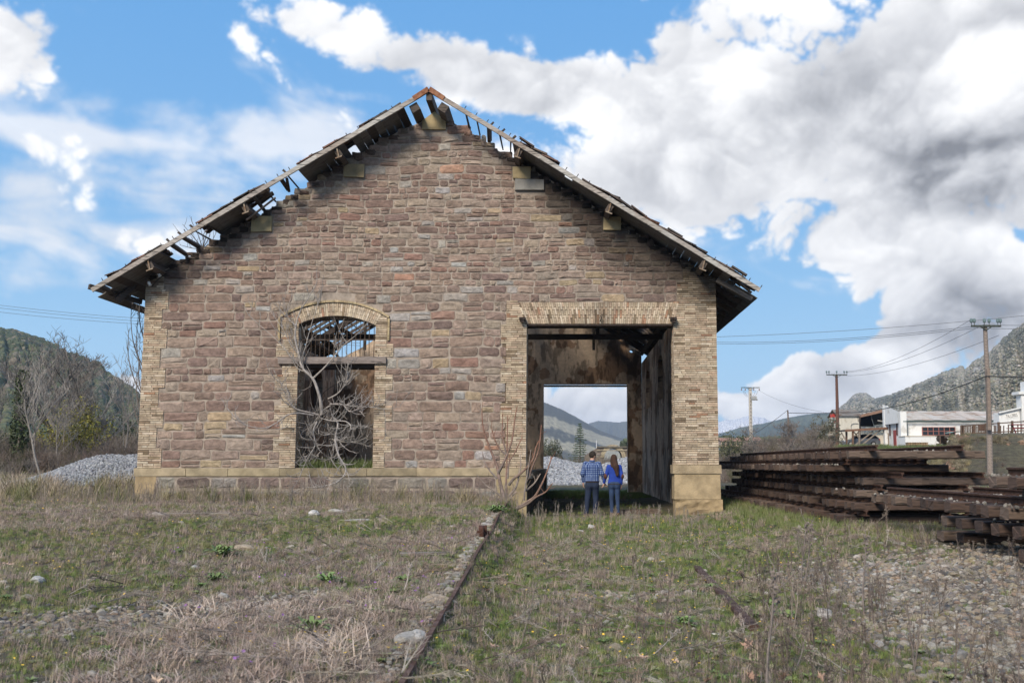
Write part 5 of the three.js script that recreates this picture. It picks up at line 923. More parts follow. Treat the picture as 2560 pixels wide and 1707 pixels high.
{
  // ---- the dead fig tree that grows out through the window
  const r = RT, z0 = -0.5, B = at(745, 1105, -1.0), t = thing('fig_tree', 'bare pale fig tree growing out through the shed window', 'tree', null, V(B.x, 1.1, -1.0));
  const W = (cx, cy, z) => at(640 + cx / 2.9575, 740 + cy / 2.9575, z), limbs = [
    // photograph positions along each limb with their distance in front of the wall, then radii
    ['trunk', [[300, 1200, -1.0], [310, 1075, -0.8], [380, 1030, -0.5], [430, 950, -0.2], [480, 880, 0.05]], 0.10, 0.07],
    ['limb', [[480, 880, 0.05], [475, 790, 0.1], [455, 700, 0.15], [420, 610, 0.18], [345, 535, 0.2], [310, 420, 0.2], [288, 320, 0.2], [296, 220, 0.22], [325, 110, 0.25], [380, 20, 0.3], [410, -30, 0.3]], 0.062, 0.012],
    ['limb', [[420, 610, 0.18], [500, 530, 0.22], [560, 465, 0.25], [640, 370, 0.25], [740, 290, 0.25]], 0.032, 0.007],
    ['limb', [[480, 880, 0.05], [400, 862, 0.1], [300, 840, 0.2], [250, 790, 0.25], [222, 690, 0.3], [130, 605, 0.35]], 0.03, 0.008],
    ['limb', [[420, 880, 0.1], [300, 868, 0.3], [230, 880, 0.45], [150, 940, 0.55], [60, 972, 0.6], [-60, 960, 0.65], [-150, 900, 0.65], [-215, 835, 0.6]], 0.028, 0.007],
    ['limb', [[480, 850, 0.05], [560, 800, 0.1], [640, 805, 0.2], [720, 815, 0.25], [860, 822, 0.3], [960, 832, 0.35], [1060, 820, 0.4]], 0.028, 0.006],
    ['limb', [[530, 760, 0.1], [600, 722, 0.15], [650, 650, 0.2], [678, 560, 0.2]], 0.026, 0.012],
    ['limb', [[540, 800, 0.1], [640, 800, 0.2], [690, 850, 0.25], [760, 850, 0.25], [800, 890, 0.25]], 0.024, 0.010],
    ['limb', [[560, 900, 0.0], [600, 930, 0.1], [585, 1060, 0.25], [610, 1180, 0.4], [665, 1290, 0.45], [600, 1375, 0.5], [450, 1408, 0.55], [340, 1420, 0.6], [225, 1480, 0.6]], 0.036, 0.014],
    ['limb', [[665, 1290, 0.45], [687, 1360, 0.5], [672, 1440, 0.5]], 0.018, 0.008], ['limb', [[545, 1390, 0.52], [520, 1440, 0.55], [480, 1485, 0.6]], 0.018, 0.008],
    ['limb', [[450, 930, 0.0], [420, 1000, 0.15], [435, 1100, 0.25], [380, 1200, 0.3], [325, 1320, 0.4]], 0.024, 0.008],
    ['limb', [[470, 900, 0.05], [560, 920, 0.15], [660, 925, 0.25], [700, 960, 0.3], [690, 1000, 0.3]], 0.022, 0.010],
    ['limb', [[560, 1060, -0.3], [640, 1078, -0.3], [730, 1085, -0.3], [850, 1118, -0.25]], 0.02, 0.010],
    ['limb', [[360, 560, 0.2], [300, 530, 0.25], [250, 440, 0.3], [150, 330, 0.35], [0, 190, 0.4], [-60, 130, 0.4]], 0.02, 0.006],
    ['limb', [[310, 430, 0.2], [250, 350, 0.3], [190, 240, 0.35], [90, 100, 0.35]], 0.02, 0.006], ['limb', [[296, 220, 0.22], [230, 160, 0.25], [200, 60, 0.3]], 0.016, 0.006], ['limb', [[320, 560, 0.2], [385, 300, 0.15], [420, 160, 0.15], [470, 20, 0.2]], 0.018, 0.006],
  ];
  for (const [name, pts, r0, r1] of limbs) {
    const th = name === 'trunk' ? 1 : 0.8; const c = curve(pts.map((q) => W(q[0], q[1], q[2])).map((p) => p.add(V(r.g() * .01, r.g() * .01, r.g() * .03))), pts.length * 4), m = new MB(), k = jitc(name === 'trunk' ? mul(FIG, 0.72) : FIG, r, 0.1);
    m.tube(c, c.map((_, i) => th * lerp(r0, r1, i / (c.length - 1)) * r.r(0.93, 1.08)), r0 > 0.04 ? 9 : 6, k, mul(k, 1.12));
    const tangled = pts.some((q) => q[1] > 700 && q[1] < 1250 && q[0] > 250 && q[0] < 800);
    sprout(m, r, c, Math.min(0.026, lerp(r0, r1, 0.6)), name === 'trunk' ? 10 : tangled ? 13 : 8, { len: [0.25, 0.8], k: mul(k, 0.95), k2: mul(k, 0.85), lift: tangled ? 0.1 : 0.35, deep: 0.35, wob: 0.2, bend: V(0, 0.9, 0), along: 0.7, next: { n: 2, len: [0.12, 0.4], next: null }, rmin: 0.009 });
    m.build(name === 'trunk' ? 'trunk' : 'branch', M.bark, t, 0.9);
  }
  const tangle = new MB(); for (let i = 0; i < 60; i++) { const p = W(r.r(310, 640), r.r(880, 1250), r.r(-0.5, 0.2)); const tw = twig(tangle, r, p, V(r.g(), r.g(), r.g() * 0.5), r.r(0.3, 0.8), r.r(0.010, 0.02), 0.008, V(r.g() * 0.4, 0.5, 0), 0.25, jitc(mul(FIG, 0.8), r, 0.2), mul(FIG, 0.7), 4); sprout(tangle, r, tw, 0.010, 2, { len: [0.1, 0.35], k: mul(FIG, 0.75), wob: 0.2 }); }
  for (let i = 0; i < 40; i++) { const p = W(r.r(310, 820), r.r(900, 1250), r.r(-2.2, -0.7)); twig(tangle, r, p, V(r.g() * 0.5, 1, r.g() * 0.5), r.r(0.5, 1.6), r.r(0.008, 0.02), 0.005, V(r.g() * 0.6, 0.2, 0), 0.2, mul(FIG, 0.45), mul(FIG, 0.4), 4); }
  tangle.build('twigs', M.bark, t).userData.kind = 'stuff';
}
{
  // ---- bare shrub where the platform edge meets the doorway
  const r = RT, t = thing('bare_shrub', 'bare leafless shrub with reddish stems in front of the left door jamb', 'shrub', null, V(-1.55, 0.42, 2.3)), W = (cx, cy, z) => at(1180 + cx / 4.6125, 980 + cy / 4.6125, z);
  const L = [
    [[370, 1330, 2.3], [370, 1230, 2.2], [335, 1100, 2.1], [310, 980, 2.1], [290, 870, 2.0], [245, 750, 2.0], [195, 620, 2.0], [150, 500, 2.0], [122, 370, 2.0], [112, 190, 2.0]], [[305, 930, 2.1], [350, 840, 2.2], [405, 715, 2.2], [458, 560, 2.2], [495, 300, 2.2], [520, 160, 2.2]], [[400, 1330, 2.3], [405, 1250, 2.3], [392, 1050, 2.3], [400, 850, 2.2], [405, 500, 2.2], [412, 270, 2.2]],
    [[410, 1320, 2.3], [430, 1200, 2.3], [505, 1100, 2.4], [540, 960, 2.4], [560, 870, 2.4], [554, 715, 2.4]], [[425, 1070, 2.3], [480, 1000, 2.4], [570, 930, 2.5], [700, 780, 2.6], [735, 650, 2.6], [768, 560, 2.6]], [[655, 1000, 2.5], [690, 880, 2.6], [765, 680, 2.7], [800, 380, 2.7]],
    [[500, 1350, 2.5], [630, 1270, 2.6], [720, 1205, 2.7], [800, 1070, 2.8], [860, 930, 2.8], [922, 745, 2.8]], [[510, 1355, 2.5], [640, 1290, 2.7], [740, 1210, 2.8], [850, 1150, 2.8], [930, 1050, 2.9]], [[370, 1310, 2.4], [470, 1190, 2.4], [515, 1145, 2.4]], [[370, 1240, 2.2], [270, 1150, 2.2], [160, 1075, 2.2], [50, 950, 2.3]], [[290, 1000, 2.1], [200, 900, 2.1], [150, 820, 2.1], [118, 690, 2.1]], [[385, 720, 2.2], [300, 630, 2.2], [228, 440, 2.2]], [[620, 1140, 2.5], [720, 1050, 2.6], [790, 940, 2.6]], [[410, 1000, 2.3], [430, 800, 2.3], [480, 720, 2.3], [580, 520, 2.3]], [[395, 720, 2.2], [350, 500, 2.2], [355, 250, 2.2]], [[600, 1250, 2.6], [610, 1120, 2.6], [645, 900, 2.6], [680, 660, 2.6]],
  ];
  for (const q of L) { const c = curve(q.map((p) => W(...p)), q.length * 4), m = new MB(), n = c.length - 1, r0 = q.length > 8 ? 0.055 : q.length > 5 ? 0.04 : 0.028, k0 = jitc([0.25, 0.215, 0.195], r, 0.1), k1 = jitc(r() < 0.5 ? [0.30, 0.15, 0.10] : [0.36, 0.29, 0.25], r, 0.1); m.tube(c, c.map((_, i) => lerp(r0, 0.011, i / n)), 6, k0, k1); sprout(m, r, c, 0.012, 3 + r.i(3), { len: [0.1, 0.3], k: k1, lift: 0.6, deep: 0.3, bend: V(0, 0.5, 0) }); m.build('branch', M.bark, t, 0.9); }
}
{
  // ---- bare shoots behind the left corner and on top of the gable
  const r = RT; let t = thing('sapling', 'thin bare sapling behind the left brick corner of the shed', 'tree', null, V(-13.2, 0.5, -1.4));
  const m = new MB(); for (const [x, y] of [[352, 700], [330, 760], [345, 790], [322, 830], [350, 850], [345, 905], [335, 930]]) { const a = at(372, y + 190, -1.4), b = at(x - 4, y + 40, -1.2), c = at(x + (y > 900 ? 12 : 0), y - 10, -1.2), p = curve([a, a.clone().lerp(b, 0.6).add(V(-0.1, -0.1, 0)), b, c], 12); m.tube(p, p.map((_, i) => lerp(0.02, 0.005, i / 12)), 5, [0.20, 0.175, 0.16]); sprout(m, r, p, 0.012, 8, { len: [0.15, 0.55], k: [0.2, 0.175, 0.16], lift: 0.7, deep: 0.4, bend: V(-0.1, 0.6, 0), next: { n: 2, len: [0.1, 0.3], next: null } }); }
  m.tube([at(385, 1230, -1.4), at(378, 1000, -1.4), at(372, 880, -1.4)], [0.05, 0.04, 0.025], 6, [0.2, 0.175, 0.16]); m.build('branches', M.bark, t);
  t = thing('wall_shrub', 'small bare shrub rooted on top of the left gable slope', 'shrub', null, at(505, 620, -0.3));
  const w = new MB(), base = at(505, 622, -0.3); for (const [x, y] of [[440, 575], [455, 560], [478, 553], [500, 570], [540, 580], [470, 600], [448, 612], [528, 560], [515, 545]]) { const e = at(x, y, -0.3), p = curve([base, base.clone().lerp(e, 0.5).add(V(0.05, -0.04, 0)), e], 8); w.tube(p, p.map((_, i) => lerp(0.016, 0.005, i / 8)), 4, [0.13, 0.115, 0.105]); sprout(w, r, p, 0.01, 4, { len: [0.12, 0.35], k: [0.13, 0.115, 0.105], lift: 0.7, deep: 0.3 }); } w.build('branches', M.bark, t);
}
// ---- trees of the thicket
function bareTree(seed, h, spread, tr, k, o = {}) {
  const r = rng(seed), m = new MB(), kk = mul(k, 0.9);
  const grow = (p, d, len, r0, lev) => {
    const pts = twig(m, r, p, d, len, r0, r0 * (lev ? 0.5 : 0.65), V(0, o.up ?? 0.25, 0), 0.10 + lev * 0.02, k, kk, lev < 2 ? 6 : 3, lev < 2 ? 6 : 3);
    if (lev >= (o.levels ?? 4)) return;
    const n = lev === 0 ? (o.n0 ?? 7) : lev < 3 ? 4 + r.i(2) : 3;
    for (let i = 0; i < n; i++) { const t = lev === 0 ? r.r(o.low ?? 0.4, 1) : r.r(0.25, 1), f = t * (pts.length - 1), j = Math.min(pts.length - 2, Math.floor(f)), q = pts[j].clone().lerp(pts[j + 1], f - j), a = r() * 6.283, al = pts[j + 1].clone().sub(pts[j]).normalize(); grow(q, al.multiplyScalar(0.7).add(V(Math.cos(a) * spread, r.r(0, 0.5), Math.sin(a) * spread)), len * r.r(0.42, 0.66), Math.max(o.rmin ?? 0.007, r0 * r.r(0.38, 0.55)), lev + 1); }
  };
  grow(V(0, -0.1, 0), V(r.g() * (o.lean ?? 0.1), 1, r.g() * (o.lean ?? 0.1)), h * 0.62, tr, 0);
  return m;
}
function plantTree(name, label, cat, m, mt, x, z, ry = 0, s = 1, group) { const t = thing(name, label, cat, group, V(x, gh(x, z) - 0.05, z)); const o = shade(new THREE.Mesh(m.geo(), mt)); o.name = 'branches'; o.rotation.y = ry; o.scale.setScalar(s); t.add(o); return t; }
const GREYT = [0.21, 0.185, 0.165], PALET = [0.38, 0.35, 0.32], BROWNT = [0.15, 0.125, 0.11];
{
  const p0 = at(128, 1150, -48), p1 = at(82, 1200, -24), p2 = at(100, 1205, -22), p3 = at(215, 1150, -34), p4 = at(300, 1140, -40), p5 = at(-30, 1180, -40);
  plantTree('bare_tree', 'big spreading bare tree standing high in the thicket before the hill', 'tree', bareTree(1, 11.0, 0.95, 0.24, GREYT, { levels: 5, n0: 9, rmin: 0.016 }), M.bark, p0.x, -48);
  plantTree('bare_tree', 'slender upright grey sapling at the front edge of the thicket', 'tree', bareTree(2, 6.0, 0.5, 0.036, GREYT, { levels: 4, n0: 6, low: 0.5, rmin: 0.007 }), M.bark, p1.x, -24);
  plantTree('bare_tree', 'pale leaning sapling with long slanting stems beside the gravel heap', 'tree', bareTree(3, 6.4, 0.6, 0.05, PALET, { levels: 4, lean: 0.6, n0: 7, low: 0.4, rmin: 0.008 }), M.bark, p2.x, -22, 1.0);
  plantTree('bare_tree', 'grey many-branched bare tree behind the gravel heap', 'tree', bareTree(4, 7.5, 0.8, 0.10, GREYT, { levels: 5, n0: 9, low: 0.2, rmin: 0.011 }), M.bark, p3.x, -34);
  plantTree('bare_tree', 'small bare tree of the thicket nearest to the shed wall', 'tree', bareTree(5, 6.5, 0.8, 0.085, PALET, { levels: 4, n0: 9, low: 0.2, rmin: 0.012 }), M.bark, p4.x, -36);
  plantTree('bare_tree', 'tall bare tree with pale limbs at the left edge of the picture', 'tree', bareTree(6, 7.5, 0.9, 0.09, GREYT, { levels: 5, n0: 9, low: 0.3, rmin: 0.012 }), M.bark, p5.x, -36);
  const thin = [bareTree(41, 5.2, 0.55, 0.04, [0.33, 0.30, 0.275], { levels: 4, n0: 6, low: 0.35, lean: 0.3, rmin: 0.008 }), bareTree(42, 4.6, 0.6, 0.035, [0.26, 0.235, 0.215], { levels: 4, n0: 7, low: 0.25, lean: 0.45, rmin: 0.008 }), bareTree(43, 5.8, 0.5, 0.045, [0.29, 0.26, 0.24], { levels: 4, n0: 6, low: 0.4, lean: 0.25, rmin: 0.008 })];
  [[-33.5, -30], [-31, -26], [-29, -31], [-27.5, -27], [-26.5, -33], [-25, -29], [-23, -31], [-21.5, -28], [-20.5, -33], [-34.5, -24], [-30, -36], [-24, -37]].forEach(([x, z], i) => plantTree('thin_sapling', 'thin bare grey sapling standing among the brush of the thicket', 'tree', thin[i % 3], M.bark, x, z, i * 1.3, RT.r(0.8, 1.15), 'thin bare saplings in the thicket'));
  // ivy-covered trunk
  const iv = at(42, 1180, -27), t = thing('ivy_tree', 'dead trunk wrapped from foot to top in dark ivy', 'tree', null, V(iv.x, gh(iv.x, -27), -27)), r = rng(71); const tr = new MB(); twig(tr, r, V(0, 0, 0), V(0, 1, 0), 5.8, 0.14, 0.07, V(0, 0, 0), 0.04, GREYT, GREYT, 7); const tm = shade(new THREE.Mesh(tr.geo(), M.bark)); tm.name = 'trunk'; t.add(tm);
  const lf = new MB(); for (let i = 0; i < 2400; i++) { const y = r.r(0.2, 5.6), a = r() * 6.283, R = 0.18 + 0.36 * r() * (1 - 0.55 * Math.abs(y - 2.4) / 3.2) + 0.12 * noise3(y * 2, a, 1), c = V(Math.cos(a) * R, y, Math.sin(a) * R), s = r.r(0.04, 0.09), u = V(r.g(), r.g(), r.g()).normalize(), v = u.clone().cross(V(r.g(), r.g(), r.g())).normalize(); lf.quad(c.clone().addScaledVector(u, s), c.clone().addScaledVector(v, s), c.clone().addScaledVector(u, -s), c.clone().addScaledVector(v, -s), jitc([0.045, 0.065, 0.022], r, 0.4)); } const lm = shade(new THREE.Mesh(lf.geo(), M.leaf)); lm.name = 'ivy'; t.add(lm);
}
// leafy bush: leaf-sized faces in clumps around limbs
function leafBush(seed, rx, ry, rz, n, k, leaf, gap = 0.1) {
  const r = rng(seed), m = new MB(); let c = 0;
  while (c < n) {
    const a = r() * 6.283, b = Math.acos(r.r(-0.35, 1)), q = Math.pow(r(), 0.45), d = V(Math.sin(b) * Math.cos(a), Math.cos(b), Math.sin(b) * Math.sin(a)), nn = noise3(d.x * 2.2 + seed, d.y * 2.2, d.z * 2.2), R = q * (0.82 + 0.38 * nn);
    const p = V(d.x * R * rx, ry * 0.42 + d.y * R * ry * 0.6, d.z * R * rz); if (noise3(p.x * 2.4 / rx + seed * 3, p.y * 3.0 / ry, p.z * 2.4 / rz) < gap - 0.22) continue;
    const s = leaf * r.r(0.6, 1.5), u = V(r.g(), r.g(), r.g()).normalize(), v = u.clone().cross(V(r.g(), r.g(), r.g())).normalize();
    m.quad(p.clone().addScaledVector(u, s), p.clone().addScaledVector(v, s * 0.6), p.clone().addScaledVector(u, -s), p.clone().addScaledVector(v, -s * 0.6), jitc(k, r, 0.35)); c++;
  }
  return m;
}
function plantBush(name, label, cat, x, z, m, trunkH, tr, k = BROWNT, s = 1, stemsN = 5) {
  const t = thing(name, label, cat, null, V(x, gh(x, z) - 0.1, z)), r = rng(Math.floor(x * 97 + z * 31) >>> 0), st = new MB();
  for (let i = 0; i < stemsN; i++) twig(st, r, V(r.g() * 0.1, 0, r.g() * 0.1), V(r.g() * 0.5, 1, r.g() * 0.5), trunkH * r.r(0.7, 1), tr, tr * 0.4, V(0, 0.1, 0), 0.12, k, k, 5);
  const so = shade(new THREE.Mesh(st.geo(), M.bark)); so.name = 'stems'; t.add(so); const fo = shade(new THREE.Mesh(m.geo(), M.leaf)); fo.name = 'foliage'; t.add(fo); t.scale.setScalar(s); return t;
}
{
  let p = at(190, 1090, -32); plantBush('shrub', 'yellow-green leafy shrub among the bare trees of the thicket', 'shrub', p.x, -32, leafBush(3, 2.5, 5.0, 2, 4200, [0.20, 0.185, 0.03], 0.06, 0.24), 3.4, 0.07);
  p = at(318, 1080, -52); plantBush('evergreen', 'olive-green round tree at the foot of the hill beside the shed corner', 'tree', p.x, -52, leafBush(4, 2.4, 5.2, 2.4, 3000, [0.07, 0.075, 0.035], 0.09, 0.12), 4, 0.1);
  p = at(12, 1100, -42); plantBush('evergreen', 'dark evergreen bush at the left picture edge under the bare trees', 'shrub', p.x, -42, leafBush(6, 2.2, 3.2, 2, 2200, [0.06, 0.065, 0.03], 0.08, 0.15), 2.5, 0.08);
  // seen through the doorway
  p = at(1372, 1150, -95); plantBush('evergreen', 'dark round evergreen tree seen through the doorway at its left side', 'tree', p.x, -95, leafBush(7, 2.4, 5.2, 2.4, 4200, [0.075, 0.085, 0.05], 0.09, 0.08), 4.5, 0.12);
  // pine with tiers
  const z = -270; p = at(1450, 1120, z); const t = thing('pine_tree', 'single green pine tree seen through the doorway above the bridge', 'tree', null, V(p.x, gh(p.x, z), z)), r = rng(88), H = at(1450, 1059, z).y - gh(p.x, z), tk = new MB(), nd = new MB(); tk.tube([V(0, 0, 0), V(0.05, H * 0.5, 0), V(0, H, 0)], [0.25, 0.16, 0.03], 7, [0.12, 0.085, 0.06]);
  for (let l = 0; l < 20; l++) { const f = l / 19, y = lerp(H * 0.22, H * 0.99, f), w = lerp(4.6, 0.35, Math.pow(f, 0.9)) * r.r(0.8, 1.15), nb = 9; for (let b = 0; b < nb; b++) { const a = b / nb * 6.283 + l * 0.9 + r.r(-.2, .2), L = w * r.r(0.65, 1.1), e = V(Math.cos(a) * L, y + L * r.r(-0.10, 0.14), Math.sin(a) * L), o = V(0, y, 0); tk.tube([o, e], [0.05, 0.015], 3, [0.12, 0.085, 0.06]); for (let q = 0; q < 18; q++) { const c = o.clone().lerp(e, r.r(0.25, 1.02)).add(V(r.g() * 0.16, r.g() * 0.10, r.g() * 0.16)), s = r.r(0.12, 0.26), u = V(r.g(), r.r(0, 0.8), r.g()).normalize(), v = u.clone().cross(V(r.g(), r.g(), r.g())).normalize(); nd.quad(c.clone().addScaledVector(u, s), c.clone().addScaledVector(v, s * 0.45), c.clone().addScaledVector(u, -s), c.clone().addScaledVector(v, -s * 0.45), jitc([0.075, 0.115, 0.04], r, 0.35)); } } }
  let o = shade(new THREE.Mesh(tk.geo(), M.bark)); o.name = 'trunk'; t.add(o); o = shade(new THREE.Mesh(nd.geo(), M.leaf)); o.name = 'crown'; t.add(o);
}
{
  // ---- brush: twiggy bushes that read as one mass
  const geos = [0, 1, 2].map((i) => { const r = rng(600 + i), m = new MB(); for (let s = 0; s < 10; s++) { const p = twig(m, r, V(r.g() * 0.15, 0, r.g() * 0.15), V(r.g() * 0.6, 1, r.g() * 0.6), r.r(0.7, 1.15), 0.014, 0.005, V(0, 0.1, 0), 0.16, WHITE, WHITE, 3, 4); sprout(m, r, p, 0.009, 7, { len: [0.2, 0.5], k: WHITE, lift: 0.5, wob: 0.15, rmin: 0.004, next: { n: 3, len: [0.1, 0.3], next: null } }); } return m.geo(); });
  const lists = [[], [], []], r = rng(610), cols = [[0.19, 0.16, 0.135], [0.14, 0.115, 0.10], [0.25, 0.215, 0.19], [0.17, 0.125, 0.10], [0.14, 0.13, 0.075]];
  const put = (x, z, s, dark = 1) => lists[r.i(3)].push({ x, y: gh(x, z) - 0.1, z, s, ry: r() * 6.28, sx: r.r(0.8, 1.4), sz: r.r(0.8, 1.3), c: mul(jitc(r.pick(cols), r, 0.25), dark) });
  for (let i = 0; i < 2200; i++) { const z = r.r(-62, -21), x = r.r(-62, -14.5) + (z + 21) * 0.25; const q = smoothstep(-z, 21, 34); put(x, z, lerp(0.7, 1.9, q) * r.r(0.6, 1.3)); }
  for (let i = 0; i < 420; i++) { const d = r.r(62, 105), px = r.r(1790, 2070), X = (px - 1415) / 2489 * d; put(X, 27.42 - d, r.r(0.6, 1.35) * (px > 1890 && px < 2070 ? 1.15 : 0.8)); }
  for (let i = 0; i < 380; i++) { const d = r.r(86, 230), px = r.r(1355, 1600); put((px - 1415) / 2489 * d, 27.42 - d, r.r(0.9, 2.0)); }
  for (let i = 0; i < 40; i++) { const d = r.r(212, 232), px = r.r(1500, 1568); put((px - 1415) / 2489 * d, 27.42 - d, r.r(2.0, 3.6), 0.7); }
  for (let i = 0; i < 260; i++) { const d = r.r(45, 72), X = r.r(17, 36); put(X, 27.42 - d, r.r(0.15, 0.4), 1.1); }
  lists.forEach((l, i) => instanced('brush', geos[i], M.bark, l, ['tangle of leafless brush filling the thicket and the waste ground', 'grey leafless undergrowth between the bare trees', 'brown twiggy scrub along the waste ground behind the shed'][i], null, 'stuff', 'brush'));
  // standing bushes at the right, above the stacks
  plantTree('bare_bush', 'wide leafless bush behind the stacks, left of the thin wooden pole', 'bush', bareTree(31, 4.6, 1.1, 0.06, [0.25, 0.215, 0.19], { levels: 5, n0: 12, low: 0.05, rmin: 0.011 }), M.bark, 13.6, -46, 0, 0.85);
  plantTree('bare_bush', 'tall leafless bush around the foot of the thin wooden pole', 'bush', bareTree(32, 5.2, 1.1, 0.07, [0.23, 0.195, 0.175], { levels: 5, n0: 12, low: 0.05, rmin: 0.011 }), M.bark, 16.7, -48, 2, 0.85);
  plantTree('bare_bush', 'leafless bush behind the stacks, just left of the old sheds', 'bush', bareTree(33, 4.6, 1.1, 0.06, [0.25, 0.21, 0.18], { levels: 5, n0: 12, low: 0.05, rmin: 0.011 }), M.bark, 19.4, -52, 1, 0.75);
  plantBush('bush', 'olive-green bush at the foot of the concrete power pole', 'bush', (1835 - 1415) / 2489 * 92, -64.6, leafBush(12, 2.4, 3.4, 2, 2400, [0.10, 0.105, 0.055], 0.07, 0.2), 2.4, 0.05);
  plantBush('bush', 'dense grey-green bush right beside the old wooden shed', 'bush', (2062 - 1415) / 2489 * 96, -68.6, leafBush(13, 2.0, 3.9, 2, 2400, [0.10, 0.095, 0.06], 0.07, 0.2), 2.6, 0.05);
}
// ------------------------------------------------------------------ heaps of crushed stone
{
  const RHp = rng(707), g0 = stoneGeo(21, 0.8, 0), g1 = stoneGeo(27, 0.7, 0);
  const heap = (label, cx, cz, hf, x0, x1, z0, z1, n, sz, pale = 1) => {
    const t = thing('gravel_heap', label, 'gravel heap', null, V(cx, 0, cz)), m = new MB(), P = (u, v) => { const x = lerp(x0, x1, u), z = lerp(z0, z1, v); return V(x - cx, Math.max(gh(x, z) - 0.3, hf(x, z) + gh(x, z) - 0.02), z - cz); };
    m.grid(60, 36, P, [0.16, 0.165, 0.18]); const o = addMesh('mound', m.geo(0.9), M.rock, t);
    const A = [[], []]; for (let i = 0; i < n; i++) { const x = RHp.r(x0, x1), z = RHp.r(z0, z1), h = hf(x, z); if (h < 0.02) continue; const k = RHp() < 0.5 ? [0.30, 0.315, 0.345] : RHp() < 0.5 ? [0.21, 0.22, 0.24] : [0.42, 0.43, 0.45]; A[RHp.i(2)].push({ x: x - cx, y: gh(x, z) + h + RHp.r(-0.01, 0.03), z: z - cz, s: sz * RHp.r(0.6, 1.5), rx: RHp() * 6, ry: RHp() * 6, c: mul(jitc(k, RHp, 0.15), pale) }); }
    instanced('crushed_stone', g0, M.rock, A[0], null, t); instanced('crushed_stone', g1, M.rock, A[1], null, t);
  };
  // left: long ridge running behind the shed corner
  const L0 = at(290, 1146, -14.5);
  heap('heap of pale grey crushed stone at the left corner of the shed', -18, -14.5, (x, z) => { const prof = 1.17 * smoothstep(x, -23.4, -18.8) * (1 - 0.25 * smoothstep(x, -15, -12.6)), q = (z + 14.5) / 2.6; return Math.max(0, prof * (1.05 - Math.abs(q) * 0.95 - 0.0) + 0.06 * noise3(x, 1, z)) * (Math.abs(q) < 1.15 ? 1 : 0); }, -26.5, -12.4, -17.6, -11.4, 30000, 0.045);
  // seen through the doorway
  heap('heap of grey crushed stone behind the shed, framed by the doorway', 0.6, -44, (x, z) => { const a = Math.exp(-Math.pow((x + 1.25) / 2.9, 2)) * 1.85 + Math.exp(-Math.pow((x - 4.4) / 2.4, 2)) * 1.66 + 0.25 * Math.exp(-Math.pow((x - 1.5) / 1.1, 2)), q = (z + 44) / 4.6; return Math.max(0, a * (1.0 - Math.abs(q)) + 0.06 * noise3(x * 1.3, 1, z * 1.3)); }, -7, 9.5, -48.7, -39.3, 26000, 0.075, 1.12);
}
// ------------------------------------------------------------------ platform edge: an old rail laid as a kerb, broken rail ends standing beside it
{
  const r = rng(808), t = thing('kerb_rail', 'long rusty rail laid as the edge of the platform, running up to the doorway', 'rail', null, V(edgeX(22), 0, 22));
  const path = []; for (let z = 23.4; z >= 3.0; z -= 0.7) path.push(V(edgeX(z) + 0.02 + 0.015 * noise3(z * 0.3, 1, 1), gh(edgeX(z) - 0.12, z) + 0.03, z));
  const m = new MB(); for (let i = 0; i + 1 < path.length; i++) { m.beam(path[i], path[i + 1], 0.034, 0.045, jitc([0.14, 0.085, 0.068], r, 0.15)); m.beam(path[i].clone().add(V(0, -0.065, 0)), path[i + 1].clone().add(V(0, -0.065, 0)), 0.016, 0.09, [0.085, 0.05, 0.04]); } m.build('rail_head', M.rust, t);
  const end = (px, py, h, lean, lean2, label) => { const p = gp(px, py, 0.12), q = thing('rail_post', label, 'rail end', null, p), o = shade(new THREE.Mesh(railGeo(h, [0.12, 0.06, 0.047]), M.rust)); o.name = 'rail'; o.rotation.set(Math.PI / 2 + lean, 0, lean2); o.position.y = -0.1; q.add(o); const f = new MB(); f.box(0, h * 0.75 - 0.1, 0, 0.19, 0.09, 0.02, [0.11, 0.055, 0.042], null, 0.01, r); const fo = shade(new THREE.Mesh(f.geo(), M.rust)); fo.name = 'fishplate'; q.add(fo); };
  end(1207, 1385, 0.52, 0.10, 0.12, 'rusty rail end standing upright beside the kerb, the nearer one'); end(1233, 1310, 0.45, 0.22, 0.1, 'rusty rail end standing by the foot of the bare shrub');
  // right rail of the buried track
  const a = gp(1885, 1568, 0.02), b = gp(1752, 1428, 0.02), q = thing('buried_rail', 'rusty rail of the old track half sunk in weeds right of the middle', 'rail', null, V(a.x, 0, a.z)), d = b.clone().sub(a), L = d.length() + 0.5; const qo = shade(new THREE.Mesh(railGeo(L, [0.10, 0.06, 0.05]), M.rust)); qo.name = 'rail'; qo.scale.set(1.5, 1.2, 1); qo.rotation.y = Math.atan2(-d.x, -d.z); qo.position.set(0, gh(a.x, a.z) - 0.10, 0); q.add(qo);
}
